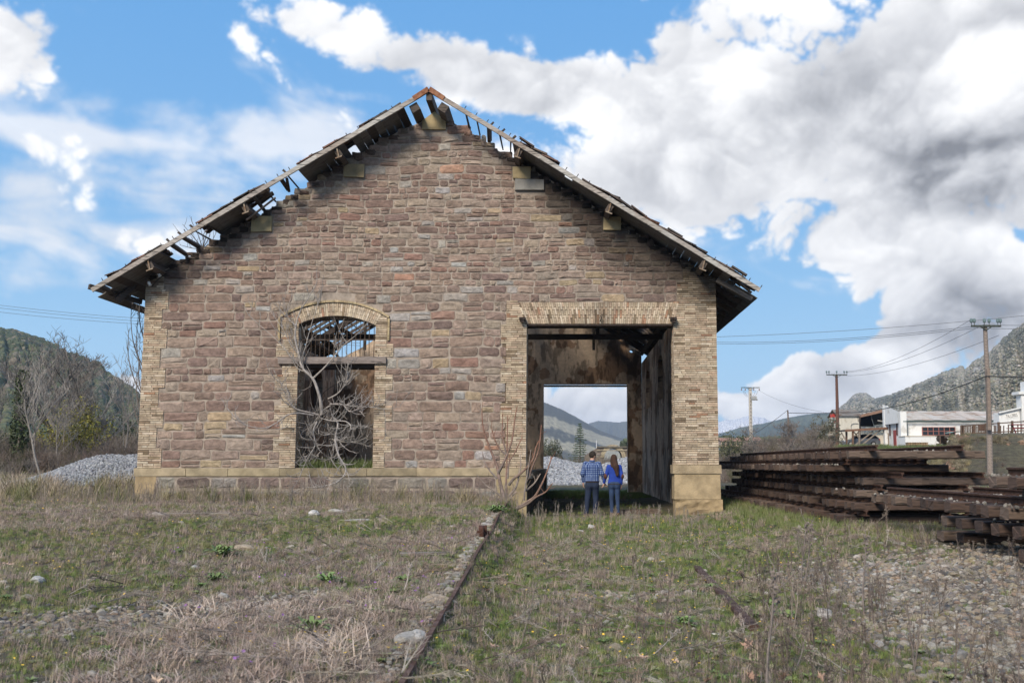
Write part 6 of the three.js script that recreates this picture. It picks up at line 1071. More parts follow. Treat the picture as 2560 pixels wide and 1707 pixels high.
// ------------------------------------------------------------------ grass, weeds, stones and flowers of the yard
{
  const r = rng(909);
  // a clump of blades one unit high
  function clump(seed, n, spread, lean, wid, seg, flat = 0) {
    const q = rng(seed), m = new MB();
    for (let i = 0; i < n; i++) {
      const a = q() * 6.283, R = spread * Math.sqrt(q()), b = V(Math.cos(a) * R, 0, Math.sin(a) * R), out = q() * 6.283, l = lean * q.r(0.3, 1.5), h = q.r(0.45, 1.1), w = wid * q.r(0.6, 1.3), sd = V(-Math.sin(out), 0, Math.cos(out)), k = mul(WHITE, q.r(0.72, 1.15));
      let p0 = b, w0 = w; for (let s = 1; s <= seg; s++) { const f = s / seg, p = b.clone().add(V(Math.cos(out) * l * f * f, h * f * (1 - flat * f * 0.6), Math.sin(out) * l * f * f)), w1 = w * (1 - f * 0.92); const A = p0.clone().addScaledVector(sd, w0), B = p0.clone().addScaledVector(sd, -w0), C = p.clone().addScaledVector(sd, -w1), D = p.clone().addScaledVector(sd, w1); if (s === seg) m.tri(A, B, p, k); else m.quad(A, B, C, D, k); p0 = p; w0 = w1; }
    }
    return m.geo();
  }
  const short = [1, 2, 3].map((s) => clump(s, 26, 0.75, 0.6, 0.045, 2)), mat = [4, 5, 6].map((s) => clump(s, 34, 0.9, 1.1, 0.022, 3, 0.8)), tall = [7, 8].map((s) => clump(s, 22, 0.30, 0.45, 0.014, 3, 0.2)), rush = [clump(9, 60, 0.22, 0.42, 0.011, 3, 0.1)];
  const leafG = (() => { const q = rng(3), m = new MB(); for (let i = 0; i < 17; i++) { const a = i / 17 * 6.283 + q.r(-.3, .3), L = q.r(0.5, 1.1), w = q.r(0.07, 0.13), d = V(Math.cos(a), 0, Math.sin(a)), s = V(-d.z, 0, d.x), k = mul(WHITE, q.r(0.75, 1.2)), up = q.r(0.25, 0.75), p = [0, 0.35, 0.7, 1].map((f) => d.clone().multiplyScalar(L * f).add(V(0, up * Math.sin(f * 2.2) * 0.6, 0))), ww = [0.02, w, w * 0.9, 0.0]; for (let j = 0; j < 3; j++) m.quad(p[j].clone().addScaledVector(s, ww[j]), p[j].clone().addScaledVector(s, -ww[j]), p[j + 1].clone().addScaledVector(s, -ww[j + 1]), p[j + 1].clone().addScaledVector(s, ww[j + 1]), k); } return m.geo(); })();
  const lists = new Map(); const push = (g, d) => { if (!lists.has(g)) lists.set(g, []); lists.get(g).push(d); };
  const DRY = [[0.36, 0.285, 0.235], [0.30, 0.24, 0.20], [0.44, 0.36, 0.29], [0.26, 0.20, 0.17], [0.35, 0.265, 0.225]], GREEN = [[0.135, 0.195, 0.05], [0.175, 0.22, 0.06], [0.10, 0.155, 0.04], [0.22, 0.235, 0.08]], OLIVE = [[0.23, 0.22, 0.09], [0.28, 0.25, 0.125]];
  const inShed = (x, z) => z < 0.05 && z > -21.6 && x > -12 && x < 4.3;
  const blocked = (x, z) => (z < 0.12 && z > -21 && ((x > -12 && x < -1.0) || (x > 2.9 && x < 4.3))) || (x > 5.35 && x < 8.2 && z < 23.5 && z > -9 && !(z > 8.2 && z < 12));
  function spread(d0, d1, dens, half) {
    const n = Math.round(dens * (d1 - d0) * (half(d0) + half(d1)));
    for (let i = 0; i < n; i++) {
      const d = r.r(d0, d1), x = r.r(-1.12, 1) * half(d) - 1.2 * r() * (d < 14 ? 1 : 0), z = 27.42 - d; if (blocked(x, z)) continue;
      const c = cover(x, z), y = gh(x, z); const s = clamp(0.55 + d * 0.03, 0.6, 1.3);
      if (r() < c.gravel * (d < 15 ? 0.93 : 0.75)) continue; if (x < edgeX(z) && x > edgeX(z) - 0.2 && z < 24 && z > 6 && r() < 0.5) continue;
      if (inShed(x, z) && r() < (z > -13 ? 0.82 : 0.1)) continue;
      const edgeDist = x - edgeX(z);
      const u = r(), wDry = c.dry * 0.85, nearWall = z > 0.1 && z < 3.2 && x < -1.3;
      if (nearWall && u < 0.55) push(tall[r.i(2)], { x, y, z, s: r.r(0.10, 0.26), ry: r() * 6.28, sx: 1.2, sz: 1.2, c: jitc(r() < 0.6 ? r.pick(DRY) : r.pick(OLIVE), r, 0.2) });
      else if (u < wDry * 0.66) push(mat[r.i(3)], { x, y, z, s: r.r(0.05, 0.12) * s, ry: r() * 6.28, sy: r.r(0.8, 1.4), c: jitc(r.pick(DRY), r, 0.36) });
      else if (u < wDry * 0.72 + 0.05) push(tall[r.i(2)], { x, y, z, s: r.r(0.08, 0.20) * s, ry: r() * 6.28, c: jitc(r.pick(DRY), r, 0.2) });
      else push(short[r.i(3)], { x, y, z, s: r.r(0.022, 0.058) * s * (edgeDist > 0 && edgeDist < 0.5 ? 1.3 : 1), ry: r() * 6.28, sy: r.r(0.7, 1.5), c: jitc(r() < 0.30 + c.green * 0.75 ? r.pick(GREEN) : r() < 0.75 ? r.pick(OLIVE) : r.pick(DRY), r, 0.36) });
    }
  }
  spread(3.6, 9, 460, (d) => d * 0.62 + 0.8); spread(9, 17, 230, (d) => d * 0.60 + 0.8); spread(17, 29, 120, (d) => d * 0.58 + 1); spread(29, 52, 26, (d) => d * 0.62);
  // rushes and taller tussocks at the foot of the wall and on the left
  for (let i = 0; i < 95; i++) { const x = r.r(-17, -1.8), z = r() < 0.75 ? r.r(0.7, 4.0) : r.r(-2, 5); if (blocked(x, z) || (z < 0.2 && x > -12)) continue; push(rush[0], { x, y: gh(x, z) - 0.02, z, s: r.r(0.25, 0.58), sx: r.r(1, 1.5), sz: r.r(1, 1.5), ry: r() * 6.28, c: jitc(r() < 0.45 ? [0.15, 0.165, 0.06] : r() < 0.5 ? [0.30, 0.26, 0.14] : [0.38, 0.32, 0.22], r, 0.15) }); }
  for (let i = 0; i < 260; i++) { const x = r.r(-26, -12), z = r.r(-12, 2.5); push(r() < 0.6 ? rush[0] : tall[0], { x, y: gh(x, z) - 0.02, z, s: r.r(0.4, 0.85), sx: 1.4, sz: 1.4, ry: r() * 6.28, c: jitc(r() < 0.6 ? [0.36, 0.295, 0.22] : [0.23, 0.21, 0.10], r, 0.15) }); }
  // coarse dry tussocks close to the camera, long bent blades
  for (let i = 0; i < 420; i++) { const d = r.r(4.2, 9), x = r.r(-3.6, -0.95) * (d / 7), z = 27.42 - d; if (x > edgeX(z) - 0.42 || cover(x, z).dry < 0.35) continue; push(r() < 0.5 ? mat[r.i(3)] : tall[r.i(2)], { x, y: gh(x, z), z, s: r.r(0.11, 0.2), ry: r() * 6.28, sx: 1.2, sz: 1.2, rx: r.r(-.3, .3), c: jitc(r.pick([[0.40, 0.31, 0.255], [0.34, 0.26, 0.215], [0.47, 0.38, 0.31]]), r, 0.15) }); }
  // green tongue between pillar and stacks, moss and grass on the shed floor and sill
  for (let i = 0; i < 900; i++) { const z = r.r(-8, 9), x = r.r(4.3, 5.4 + (z > 2 ? 0.2 : 0)); push(short[r.i(3)], { x, y: gh(x, z), z, s: r.r(0.07, 0.14), ry: r() * 6.28, sy: 1.3, c: jitc(r.pick([[0.14, 0.18, 0.055], [0.18, 0.20, 0.075]]), r, 0.2) }); }
  for (let i = 0; i < 700; i++) { const z = r.r(8.2, 12), x = r.r(4.8, 8.6); push(short[r.i(3)], { x, y: gh(x, z), z, s: r.r(0.05, 0.11), ry: r() * 6.28, sy: 1.2, c: jitc(r.pick([[0.14, 0.18, 0.055], [0.18, 0.20, 0.075], [0.26, 0.23, 0.12]]), r, 0.25) }); }
  for (let i = 0; i < 1500; i++) { const z = r.r(-24, -14), x = r.r(-0.9, 3.5); push(short[r.i(3)], { x, y: gh(x, z), z, s: r.r(0.08, 0.16), ry: r() * 6.28, c: jitc([0.12, 0.18, 0.045], r, 0.2) }); }
  for (let i = 0; i < 90; i++) { const x = r.r(-7.3, -5.35), z = r.r(-0.6, -0.1); push(short[r.i(3)], { x, y: 1.30, z, s: r.r(0.1, 0.2), sy: 1.6, ry: r() * 6.28, c: jitc([0.14, 0.18, 0.06], r, 0.2) }); }
  const names = new Map([...short.map((g) => [g, ['short_grass', 'short green and olive grass growing over the yard']]), ...mat.map((g) => [g, ['dry_grass', 'matted dry pinkish-brown grass lying over the yard']]), ...tall.map((g) => [g, ['tall_grass', 'thin tall dry grass standing in front of the shed']]), [rush[0], ['rushes', 'tussocks of rushes and straw along the foot of the wall']]]);
  for (const [g, l] of lists) { const [nm, lb] = names.get(g); instanced(nm, g, M.grass, l, lb, null, 'stuff', 'grass'); }

  // ---- stones: the ballast field at the right, the gravelly track at the left
  const sg = [31, 37, 41].map((s) => stoneGeo(s, s === 37 ? 0.5 : 0.68, s === 31 ? 1 : 0)), SL = [[], [], []], SC = [[0.40, 0.345, 0.285], [0.32, 0.275, 0.23], [0.48, 0.43, 0.365], [0.28, 0.26, 0.24], [0.37, 0.28, 0.21], [0.54, 0.50, 0.45], [0.19, 0.185, 0.185], [0.43, 0.36, 0.26]];
  for (let i = 0; i < 76000; i++) { const d = r.r(3.6, 19), x = r.r(-0.62, 0.66) * d, z = 27.42 - d, c = cover(x, z); if (blocked(x, z) && !(x > 5.3)) continue; if (x > 5.3 && z < 9.5) continue; if (r() > Math.pow(c.gravel, 1.3) + 0.018) continue; const s = (r() < 0.03 ? r.r(0.04, 0.07) : r.r(0.011, 0.036)) * clamp(0.8 + d * 0.02, 0.8, 1.2) * (x < 0 ? 0.8 : 1); SL[r.i(3)].push({ x, y: gh(x, z) + s * 0.15, z, s, sx: r.r(0.8, 1.4), ry: r() * 6.28, rx: r.r(-.5, .5), rz: r.r(-.5, .5), c: jitc(r.pick(SC), r, 0.2) }); }
  SL.forEach((l, i) => instanced('loose_stones', sg[i], M.rock, l, ['old railway ballast, loose grey and tan stones over the right foreground', 'flat loose stones scattered among the weeds', 'rounded pebbles of the stony ground'][i], null, 'stuff', 'stones'));
  // stones along the kerb
  const KS = []; for (let z = 23.6; z > 7; z -= 0.022) { if (r() < 0.25) continue; const x = edgeX(z) - r.r(0.03, 0.19) * (z > 15 ? 1 : 0.9); KS.push({ x, y: gh(x, z) + 0.015, z, s: (r() < 0.07 ? r.r(0.035, 0.055) : r.r(0.012, 0.03)) * clamp(0.7 + (27 - z) * 0.03, 0.7, 1.2), sx: r.r(0.9, 1.5), ry: r() * 6.28, rx: r.r(-.4, .4), c: jitc(r.pick([[0.44, 0.41, 0.36], [0.38, 0.33, 0.27], [0.50, 0.47, 0.42], [0.29, 0.26, 0.23], [0.40, 0.33, 0.24]]), r, 0.18) }); }
  instanced('kerb_stones', stoneGeo(51, 0.6, 1), M.rock, KS, 'row of stones bedded along the left side of the kerb rail', null, 'stuff', 'stones');
  // ---- single stones
  const single = (px, py, h, s, k, label, flat = 0.7, seed = 5, sx = 1.3) => { const p = gp(px, py, h); const q = gp(px, py, gh(p.x, p.z)); const t = tag(shade(new THREE.Mesh(stoneGeo(seed, flat, 2, k), M.rock)), label, 'stone'); t.name = numbered('stone'); t.position.set(q.x, gh(q.x, q.z) + s * flat * 0.35, q.z); t.scale.set(s * sx, s, s); t.rotation.y = seed; scene.add(t); };
  const WH = [0.62, 0.60, 0.57], TN = [0.45, 0.37, 0.28], GY = [0.46, 0.44, 0.41];
  single(783, 1292, 0.45, 0.105, WH, 'white rounded stone lying in the grass below the barred window', 0.8, 5); single(838, 1276, 0.45, 0.10, GY, 'flat pale stone near the wall, right of the white rounded one', 0.45, 6, 1.9); single(893, 1304, 0.45, 0.12, GY, 'low whitish stone slab half sunk in the grass below the shed wall', 0.28, 7, 2.2);
  single(92, 1459, 0.35, 0.065, WH, 'white stone in the grass at the left, near the gravelly track', 0.7, 8); single(608, 1387, 0.4, 0.085, TN, 'brown rounded stone behind the green tuft, left of the middle', 0.6, 9, 1.7); single(548, 1404, 0.4, 0.055, GY, 'small grey stone peeping from the green tuft left of the middle', 0.7, 10); single(485, 1427, 0.38, 0.035, WH, 'tiny white stone left of the green tufts', 0.8, 11);
  single(1092, 1516, 0.35, 0.105, TN, 'long tan stone leaning on the kerb rail', 0.5, 12, 1.7); single(1020, 1604, 0.3, 0.075, GY, 'broad grey stone beside the kerb rail, nearest pair, left one', 0.7, 13, 1.5); single(1043, 1603, 0.3, 0.058, WH, 'white stone touching the kerb rail, nearest pair, right one', 0.9, 14); single(1122, 1349, 0.42, 0.055, WH, 'white stone on the platform close to the upright rail ends', 0.6, 15, 1.5);
  single(2063, 1546, 0.12, 0.075, [0.5, 0.47, 0.45], 'biggest pale stone in the ballast field', 0.8, 16, 1.1); single(1478, 1325, 0.05, 0.075, [0.66, 0.65, 0.63], 'white lump of rubble in the grass in front of the couple', 0.9, 17, 1.2); single(1450, 1327, 0.05, 0.05, [0.6, 0.59, 0.57], 'smaller white lump left of the rubble lump before the couple', 0.6, 18, 1.8); single(395, 1295, 0.45, 0.13, [0.34, 0.29, 0.25], 'brown flat stone in the grass by the left corner of the shed', 0.5, 19, 1.4);
  // ---- planks, scraps
  const scrap = (name, label, cat, px, py, h, sz, k, ry, m = M.wood) => { const p = gp(px, py, h), b = new MB(); b.box(0, 0, 0, sz[0], sz[1], sz[2], k, null, sz[1] * 0.4, r); const t = tag(addMesh(name, b.geo(), m), label, cat); t.position.set(p.x, gh(p.x, p.z) + sz[1] * 0.7, p.z); t.rotation.y = ry; };
  scrap('plank', 'short weathered plank lying in the grass left of the kerb', 'plank', 1063, 1367, 0.42, [0.62, 0.035, 0.12], [0.27, 0.235, 0.21], 0.25); scrap('pole_scrap', 'thin old pole lying in the grass below the wall at the left', 'plank', 470, 1288, 0.47, [1.5, 0.05, 0.06], [0.27, 0.225, 0.18], 0.12); scrap('paper_scrap', 'white scrap of rubbish lying right of the middle', 'litter', 1788, 1570, 0.03, [0.085, 0.012, 0.04], [0.72, 0.71, 0.69], -0.1, M.plain);
  { const t = thing('sleeper_end', 'dark timber end sticking out of the ground beside the couple\'s feet', 'timber', null, V(1.72, gh(1.72, -0.7), -0.9)), b = new MB(); b.box(0.3, 0.10, 0, 1.3, 0.13, 0.22, [0.14, 0.10, 0.075], null, 0.015, r); const o = shade(new THREE.Mesh(b.geo(), M.wood)); o.name = 'timber'; o.rotation.y = 0.12; t.add(o); }
  // ---- fallen plane leaves
  const leaf = (() => { const m = new MB(), q = [], n = 30; for (let i = 0; i < n; i++) { const a = (i / n) * 6.283, f = [1.0, 0.82, 0.9, 0.78, 0.82][Math.round(i / 6) % 5], s = Math.abs(Math.sin(a * 2.5)), R = (0.52 + 0.48 * Math.pow(1 - s, 1.2)) * f * (i % 2 ? 0.94 : 1.05); q.push(V(Math.cos(a) * R * 0.9, 0.45 * R * R * Math.abs(Math.sin(a)) + 0.12 * Math.sin(i * 2.3), Math.sin(a) * R * 0.8)); } for (let i = 0; i < n; i++) m.tri(V(0, 0, 0), q[(i + 1) % n], q[i], mul(WHITE, 0.85 + 0.3 * (i % 3) / 2)); m.beam(V(0, 0, 0), V(-0.9, 0.12, 0.1), 0.03, 0.03, WHITE); return m; })();
  [[1870, 1612, 'biggest fallen leaf, lying below the end of the buried rail', 0.085], [1944, 1614, 'curled fallen leaf right of the biggest one', 0.055], [1552, 1578, 'fallen pinkish leaf below the middle of the track', 0.06], [1610, 1643, 'upright fallen leaf near the bottom, left of the biggest one', 0.06], [1460, 1620, 'fallen leaf left of the middle of the near track bed', 0.055], [1688, 1652, 'low fallen leaf between the two larger ones near the bottom', 0.05], [1880, 1690, 'fallen leaf at the bottom edge under the buried rail', 0.065], [1958, 1694, 'fallen leaf at the bottom edge, right of two others', 0.07], [2055, 1692, 'rightmost fallen leaf at the bottom edge', 0.06], [1422, 1402, 'orange fallen leaf in the grass before the doorway', 0.07], [1236, 1616, 'fallen leaf right of the kerb rail near the bottom', 0.06], [390, 1700, 'orange-brown fallen leaf at the bottom edge left of the kerb', 0.06], [1770, 1700, 'fallen leaf at the bottom edge straight below the white scrap', 0.055], [1218, 1475, 'pale fallen leaf right of the kerb rail, halfway along', 0.05], [18, 1410, 'reddish scrap of a leaf at the far left edge', 0.07]].forEach(([px, py, label, s], i) => { const p0 = gp(px, py, 0.1), p = gp(px, py, gh(p0.x, p0.z) + 0.04), b = new MB(); const k = jitc(r.pick([[0.42, 0.28, 0.21], [0.36, 0.24, 0.18], [0.48, 0.35, 0.27]]), r, 0.12); b.p = leaf.p; b.c = leaf.c.map((x, j) => x * k[j % 3]); const o = tag(shade(new THREE.Mesh(b.geo(), M.leaf)), label, 'leaf', 'fallen plane leaves'); o.name = numbered('fallen_leaf'); o.position.copy(p); o.scale.setScalar(s); o.rotation.set(r.r(-.5, .7), r() * 6.28, r.r(-.5, .5)); scene.add(o); });
  // ---- green leafy plants that stand out
  [[555, 1372, 0.4, 0.24, 'bright green grassy tuft left of the middle foreground'], [541, 1413, 0.4, 0.17, 'dark green leafy rosette below the bright tuft'], [1968, 1519, 0.1, 0.15, 'green rosette of a weed in the ballast field'], [1713, 1555, 0.02, 0.15, 'green weed beside the buried rail, lower left of it'], [1240, 1330, 0.1, 0.30, 'green leafy plant at the foot of the rail ends'], [1780, 1470, 0.02, 0.13, 'green clover tuft on the upper end of the buried rail'], [1925, 1495, 0.08, 0.11, 'small green sprig between rail and ballast field'], [1010, 1420, 0.4, 0.16, 'green patch of leaves left of the kerb rail'], [780, 1530, 0.35, 0.20, 'broad green leafy weed in the middle of the left foreground'], [820, 1420, 0.4, 0.2, 'green leafy weed among purple flowers left of the kerb'], [270, 1570, 0.33, 0.08, 'single grey-green leafy sprout on the gravelly track']].forEach(([px, py, h, s, label], i) => { const p = gp(px, py, h), t = thing('green_plant', label, 'plant', null, V(p.x, gh(p.x, p.z) - 0.01, p.z)), o = shade(new THREE.Mesh(leafG.clone(), M.leaf)); const c = o.geometry.attributes.color, k = jitc([0.15, 0.22, 0.07], r, 0.2); for (let j = 0; j < c.count; j++) c.setXYZ(j, c.getX(j) * k[0], c.getY(j) * k[1], c.getZ(j) * k[2]); o.name = 'leaves'; o.scale.set(s, s * 1.1, s); o.rotation.y = r() * 6; t.add(o); const o2 = shade(new THREE.Mesh(o.geometry, M.leaf)); o2.name = 'leaves'; o2.scale.set(s * 0.8, s * 1.6, s * 0.8); o2.rotation.y = r() * 6; t.add(o2); });
  // ground-hugging leafy weeds in between
  const WL = []; for (let i = 0; i < 2200; i++) { const d = r.r(3.8, 17), x = r.r(-0.6, 0.62) * d, z = 27.42 - d, c = cover(x, z), e = x - edgeX(z); if (blocked(x, z) || r() < c.gravel * 0.9) continue; if (r() > 0.10 + c.green * 0.5 + (e > 0 && e < 0.45 ? 0.15 : 0)) continue; WL.push({ x, y: gh(x, z), z, s: r.r(0.03, 0.085), sy: r.r(0.8, 1.6), ry: r() * 6.28, c: jitc(r.pick([[0.13, 0.19, 0.055], [0.16, 0.21, 0.07], [0.19, 0.205, 0.095]]), r, 0.25) }); }
  instanced('leafy_weeds', leafG, M.leaf, WL, 'small green leafy weeds growing low among the grass', null, 'stuff', 'weeds');
  // ---- flowers
  const fl = new MB(); for (let i = 0; i < 6; i++) { const a = i / 6 * 6.283, b = a + 1.0; fl.tri(V(0, 0, 0), V(Math.cos(b), 0.3, Math.sin(b)), V(Math.cos(a), 0.3, Math.sin(a))); } const fg = fl.geo(), Y = [], PU = [];
  for (let i = 0; i < 12000; i++) { const d = r.r(4.5, 27), x = r.r(-0.55, 0.6) * d, z = 27.42 - d, c = cover(x, z); if (blocked(x, z) || c.gravel > 0.5) continue; const cl = noise3(x * 0.7 + 40, 3, z * 0.7) + (x > 0.6 && x < 3.6 && d > 13 && d < 26 ? 0.5 : x > -0.9 && x < 2.4 ? 0.12 : -0.12) + (Math.exp(-Math.pow((x + 1.05) / 0.6, 2) - Math.pow((d - 7.6) / 0.9, 2)) * 0.7); if (r() > cl * 1.1) continue; Y.push({ x, y: gh(x, z) + r.r(0.03, 0.10), z, s: r.r(0.007, 0.013) * clamp(0.8 + d * 0.02, 0.8, 1.3), rx: r.r(-.5, .7), ry: r() * 6, c: jitc([0.72, 0.47, 0.05], r, 0.15) }); }
  for (let i = 0; i < 500; i++) { const d = r.r(5, 14), x = r.r(-0.4, 0.05) * d, z = 27.42 - d; if (x > edgeX(z) || noise3(x * 0.9, 8, z * 0.9) < 0.08) continue; PU.push({ x, y: gh(x, z) + r.r(0.05, 0.13), z, s: r.r(0.008, 0.014), rx: r.r(-1, 1), ry: r() * 6, c: jitc([0.28, 0.12, 0.36], r, 0.2) }); }
  instanced('yellow_flowers', fg, M.leaf, Y, 'tiny yellow flowers sprinkled through the grass', null, 'stuff', 'flowers'); instanced('purple_flowers', fg, M.leaf, PU, 'tiny purple flowers in the left foreground', null, 'stuff', 'flowers');
  // ---- dead stalks
  const stalk = [61, 62, 63, 64].map((s, i) => { const q = rng(s), m = new MB(); const st = 1 + (i % 2); for (let j = 0; j < st; j++) { const p = twig(m, q, V(q.g() * 0.03, 0, q.g() * 0.03), V(q.g() * 0.12, 1, q.g() * 0.12), q.r(0.8, 1), 0.011, 0.005, V(q.g() * 0.1, 0, q.g() * 0.1), 0.05, WHITE, WHITE, 3, 5); sprout(m, q, p, 0.006, 9 + q.i(6), { from: 0.35, len: [0.06, 0.22], k: WHITE, lift: 0.9, rmin: 0.004, wob: 0.1, next: { n: 2, len: [0.03, 0.1], next: null } }); if (i > 1) for (let e = 0; e < 26; e++) { const c = p[p.length - 1].clone().add(V(q.g() * 0.03, q.r(-0.22, 0.04), q.g() * 0.03)); m.box(c.x, c.y, c.z, 0.016, 0.016, 0.016, mul(WHITE, q.r(0.8, 1.3))); } } return m.geo(); }), ST = stalk.map(() => []);
  for (let i = 0; i < 3000; i++) { const d = r.r(4.0, 17), px = r.r(1180, 2560), x = (px - 1415) / 2489 * d, z = 27.42 - d; if (blocked(x, z)) continue; const n = noise3(x * 0.8, 12, z * 0.8); if (r() > 0.02 + 0.35 * n + (px > 1850 ? 0.16 : 0) + (px > 1860 && px < 2100 && d < 14 ? 0.3 : px > 1700 && px < 1860 && d < 7 ? 0.2 : 0)) continue; ST[r.i(4)].push({ x, y: gh(x, z) - 0.01, z, s: r.r(0.12, 0.42) * (r() < 0.1 ? 1.6 : 1), sx: 1.1, sz: 1.1, ry: r() * 6.28, rx: r.r(-.18, .18), rz: r.r(-.18, .18), c: jitc(r.pick([[0.20, 0.16, 0.135], [0.16, 0.125, 0.11], [0.32, 0.275, 0.235], [0.24, 0.195, 0.16]]), r, 0.15) }); }
  for (let i = 0; i < 520; i++) { const x = r.r(-12, -1.2), z = r.r(0.3, 6); ST[r.i(2)].push({ x, y: gh(x, z), z, s: r.r(0.2, 0.6), ry: r() * 6.28, rz: r.r(-.2, .2), c: jitc([0.30, 0.25, 0.21], r, 0.2) }); }
  for (let i = 0; i < 110; i++) { const x = r.r(-1.2, 3), z = r.r(1.5, 7); ST[r.i(4)].push({ x, y: gh(x, z), z, s: r.r(0.2, 0.55), ry: r() * 6.28, rz: r.r(-.25, .25), c: jitc([0.33, 0.285, 0.24], r, 0.2) }); }
  // fallen stems lying about
  for (let i = 0; i < 520; i++) { const d = r.r(4.2, 19), x = r.r(-0.5, 0.6) * d, z = 27.42 - d; if (blocked(x, z)) continue; ST[r.i(4)].push({ x, y: gh(x, z) + 0.035, z, s: r.r(0.2, 0.6), ry: r() * 6.28, rx: r.r(1.25, 1.5), c: jitc(r() < 0.5 ? [0.46, 0.40, 0.34] : [0.28, 0.22, 0.18], r, 0.2) }); }
  ST.forEach((l, i) => instanced('dead_stalks', stalk[i], M.bark, l, ['thin branching dead stalks standing in the weeds', 'paired dead stalks standing in the weeds', 'dead stalks with dark seed heads standing at the right', 'brown dead stems with seeds among the ballast'][i], null, 'stuff', 'weeds'));
  [[1995, 1170, 1380, 'tall dead weed with a feathery head in front of the far stack', 2], [1840, 1150, 1330, 'dead weed with a bushy head beside the narrow trodden path', 3], [2490, 1290, 1385, 'short dead weed before the near stack at the right edge', 0], [2105, 1330, 1500, 'dead weed with bare side twigs standing in the ballast', 1], [1780, 1360, 1700, 'tall bundle of dead stems in front of the buried rail', 2], [2340, 1470, 1690, 'tall dead mullein-like stalk at the lower right', 3]].forEach(([px, y0, y1, label, g]) => { const p = gp(px * 1.0884 > 2560 ? 2540 : px * 1.0884, Math.min(y1 * 1.0884, 1700), 0.12), t = thing('dead_weed', label, 'weed', null, V(p.x, gh(p.x, p.z) - 0.01, p.z)), d = 27.42 - p.z, h = (y1 - y0) * 1.0884 / 2489 * d, o = shade(new THREE.Mesh(stalk[g].clone(), M.bark)); const c = o.geometry.attributes.color; for (let j = 0; j < c.count; j++) c.setXYZ(j, c.getX(j) * 0.27, c.getY(j) * 0.225, c.getZ(j) * 0.2); o.name = 'stem'; o.scale.set(h * 1.2, h, h * 1.2); t.add(o); });
}
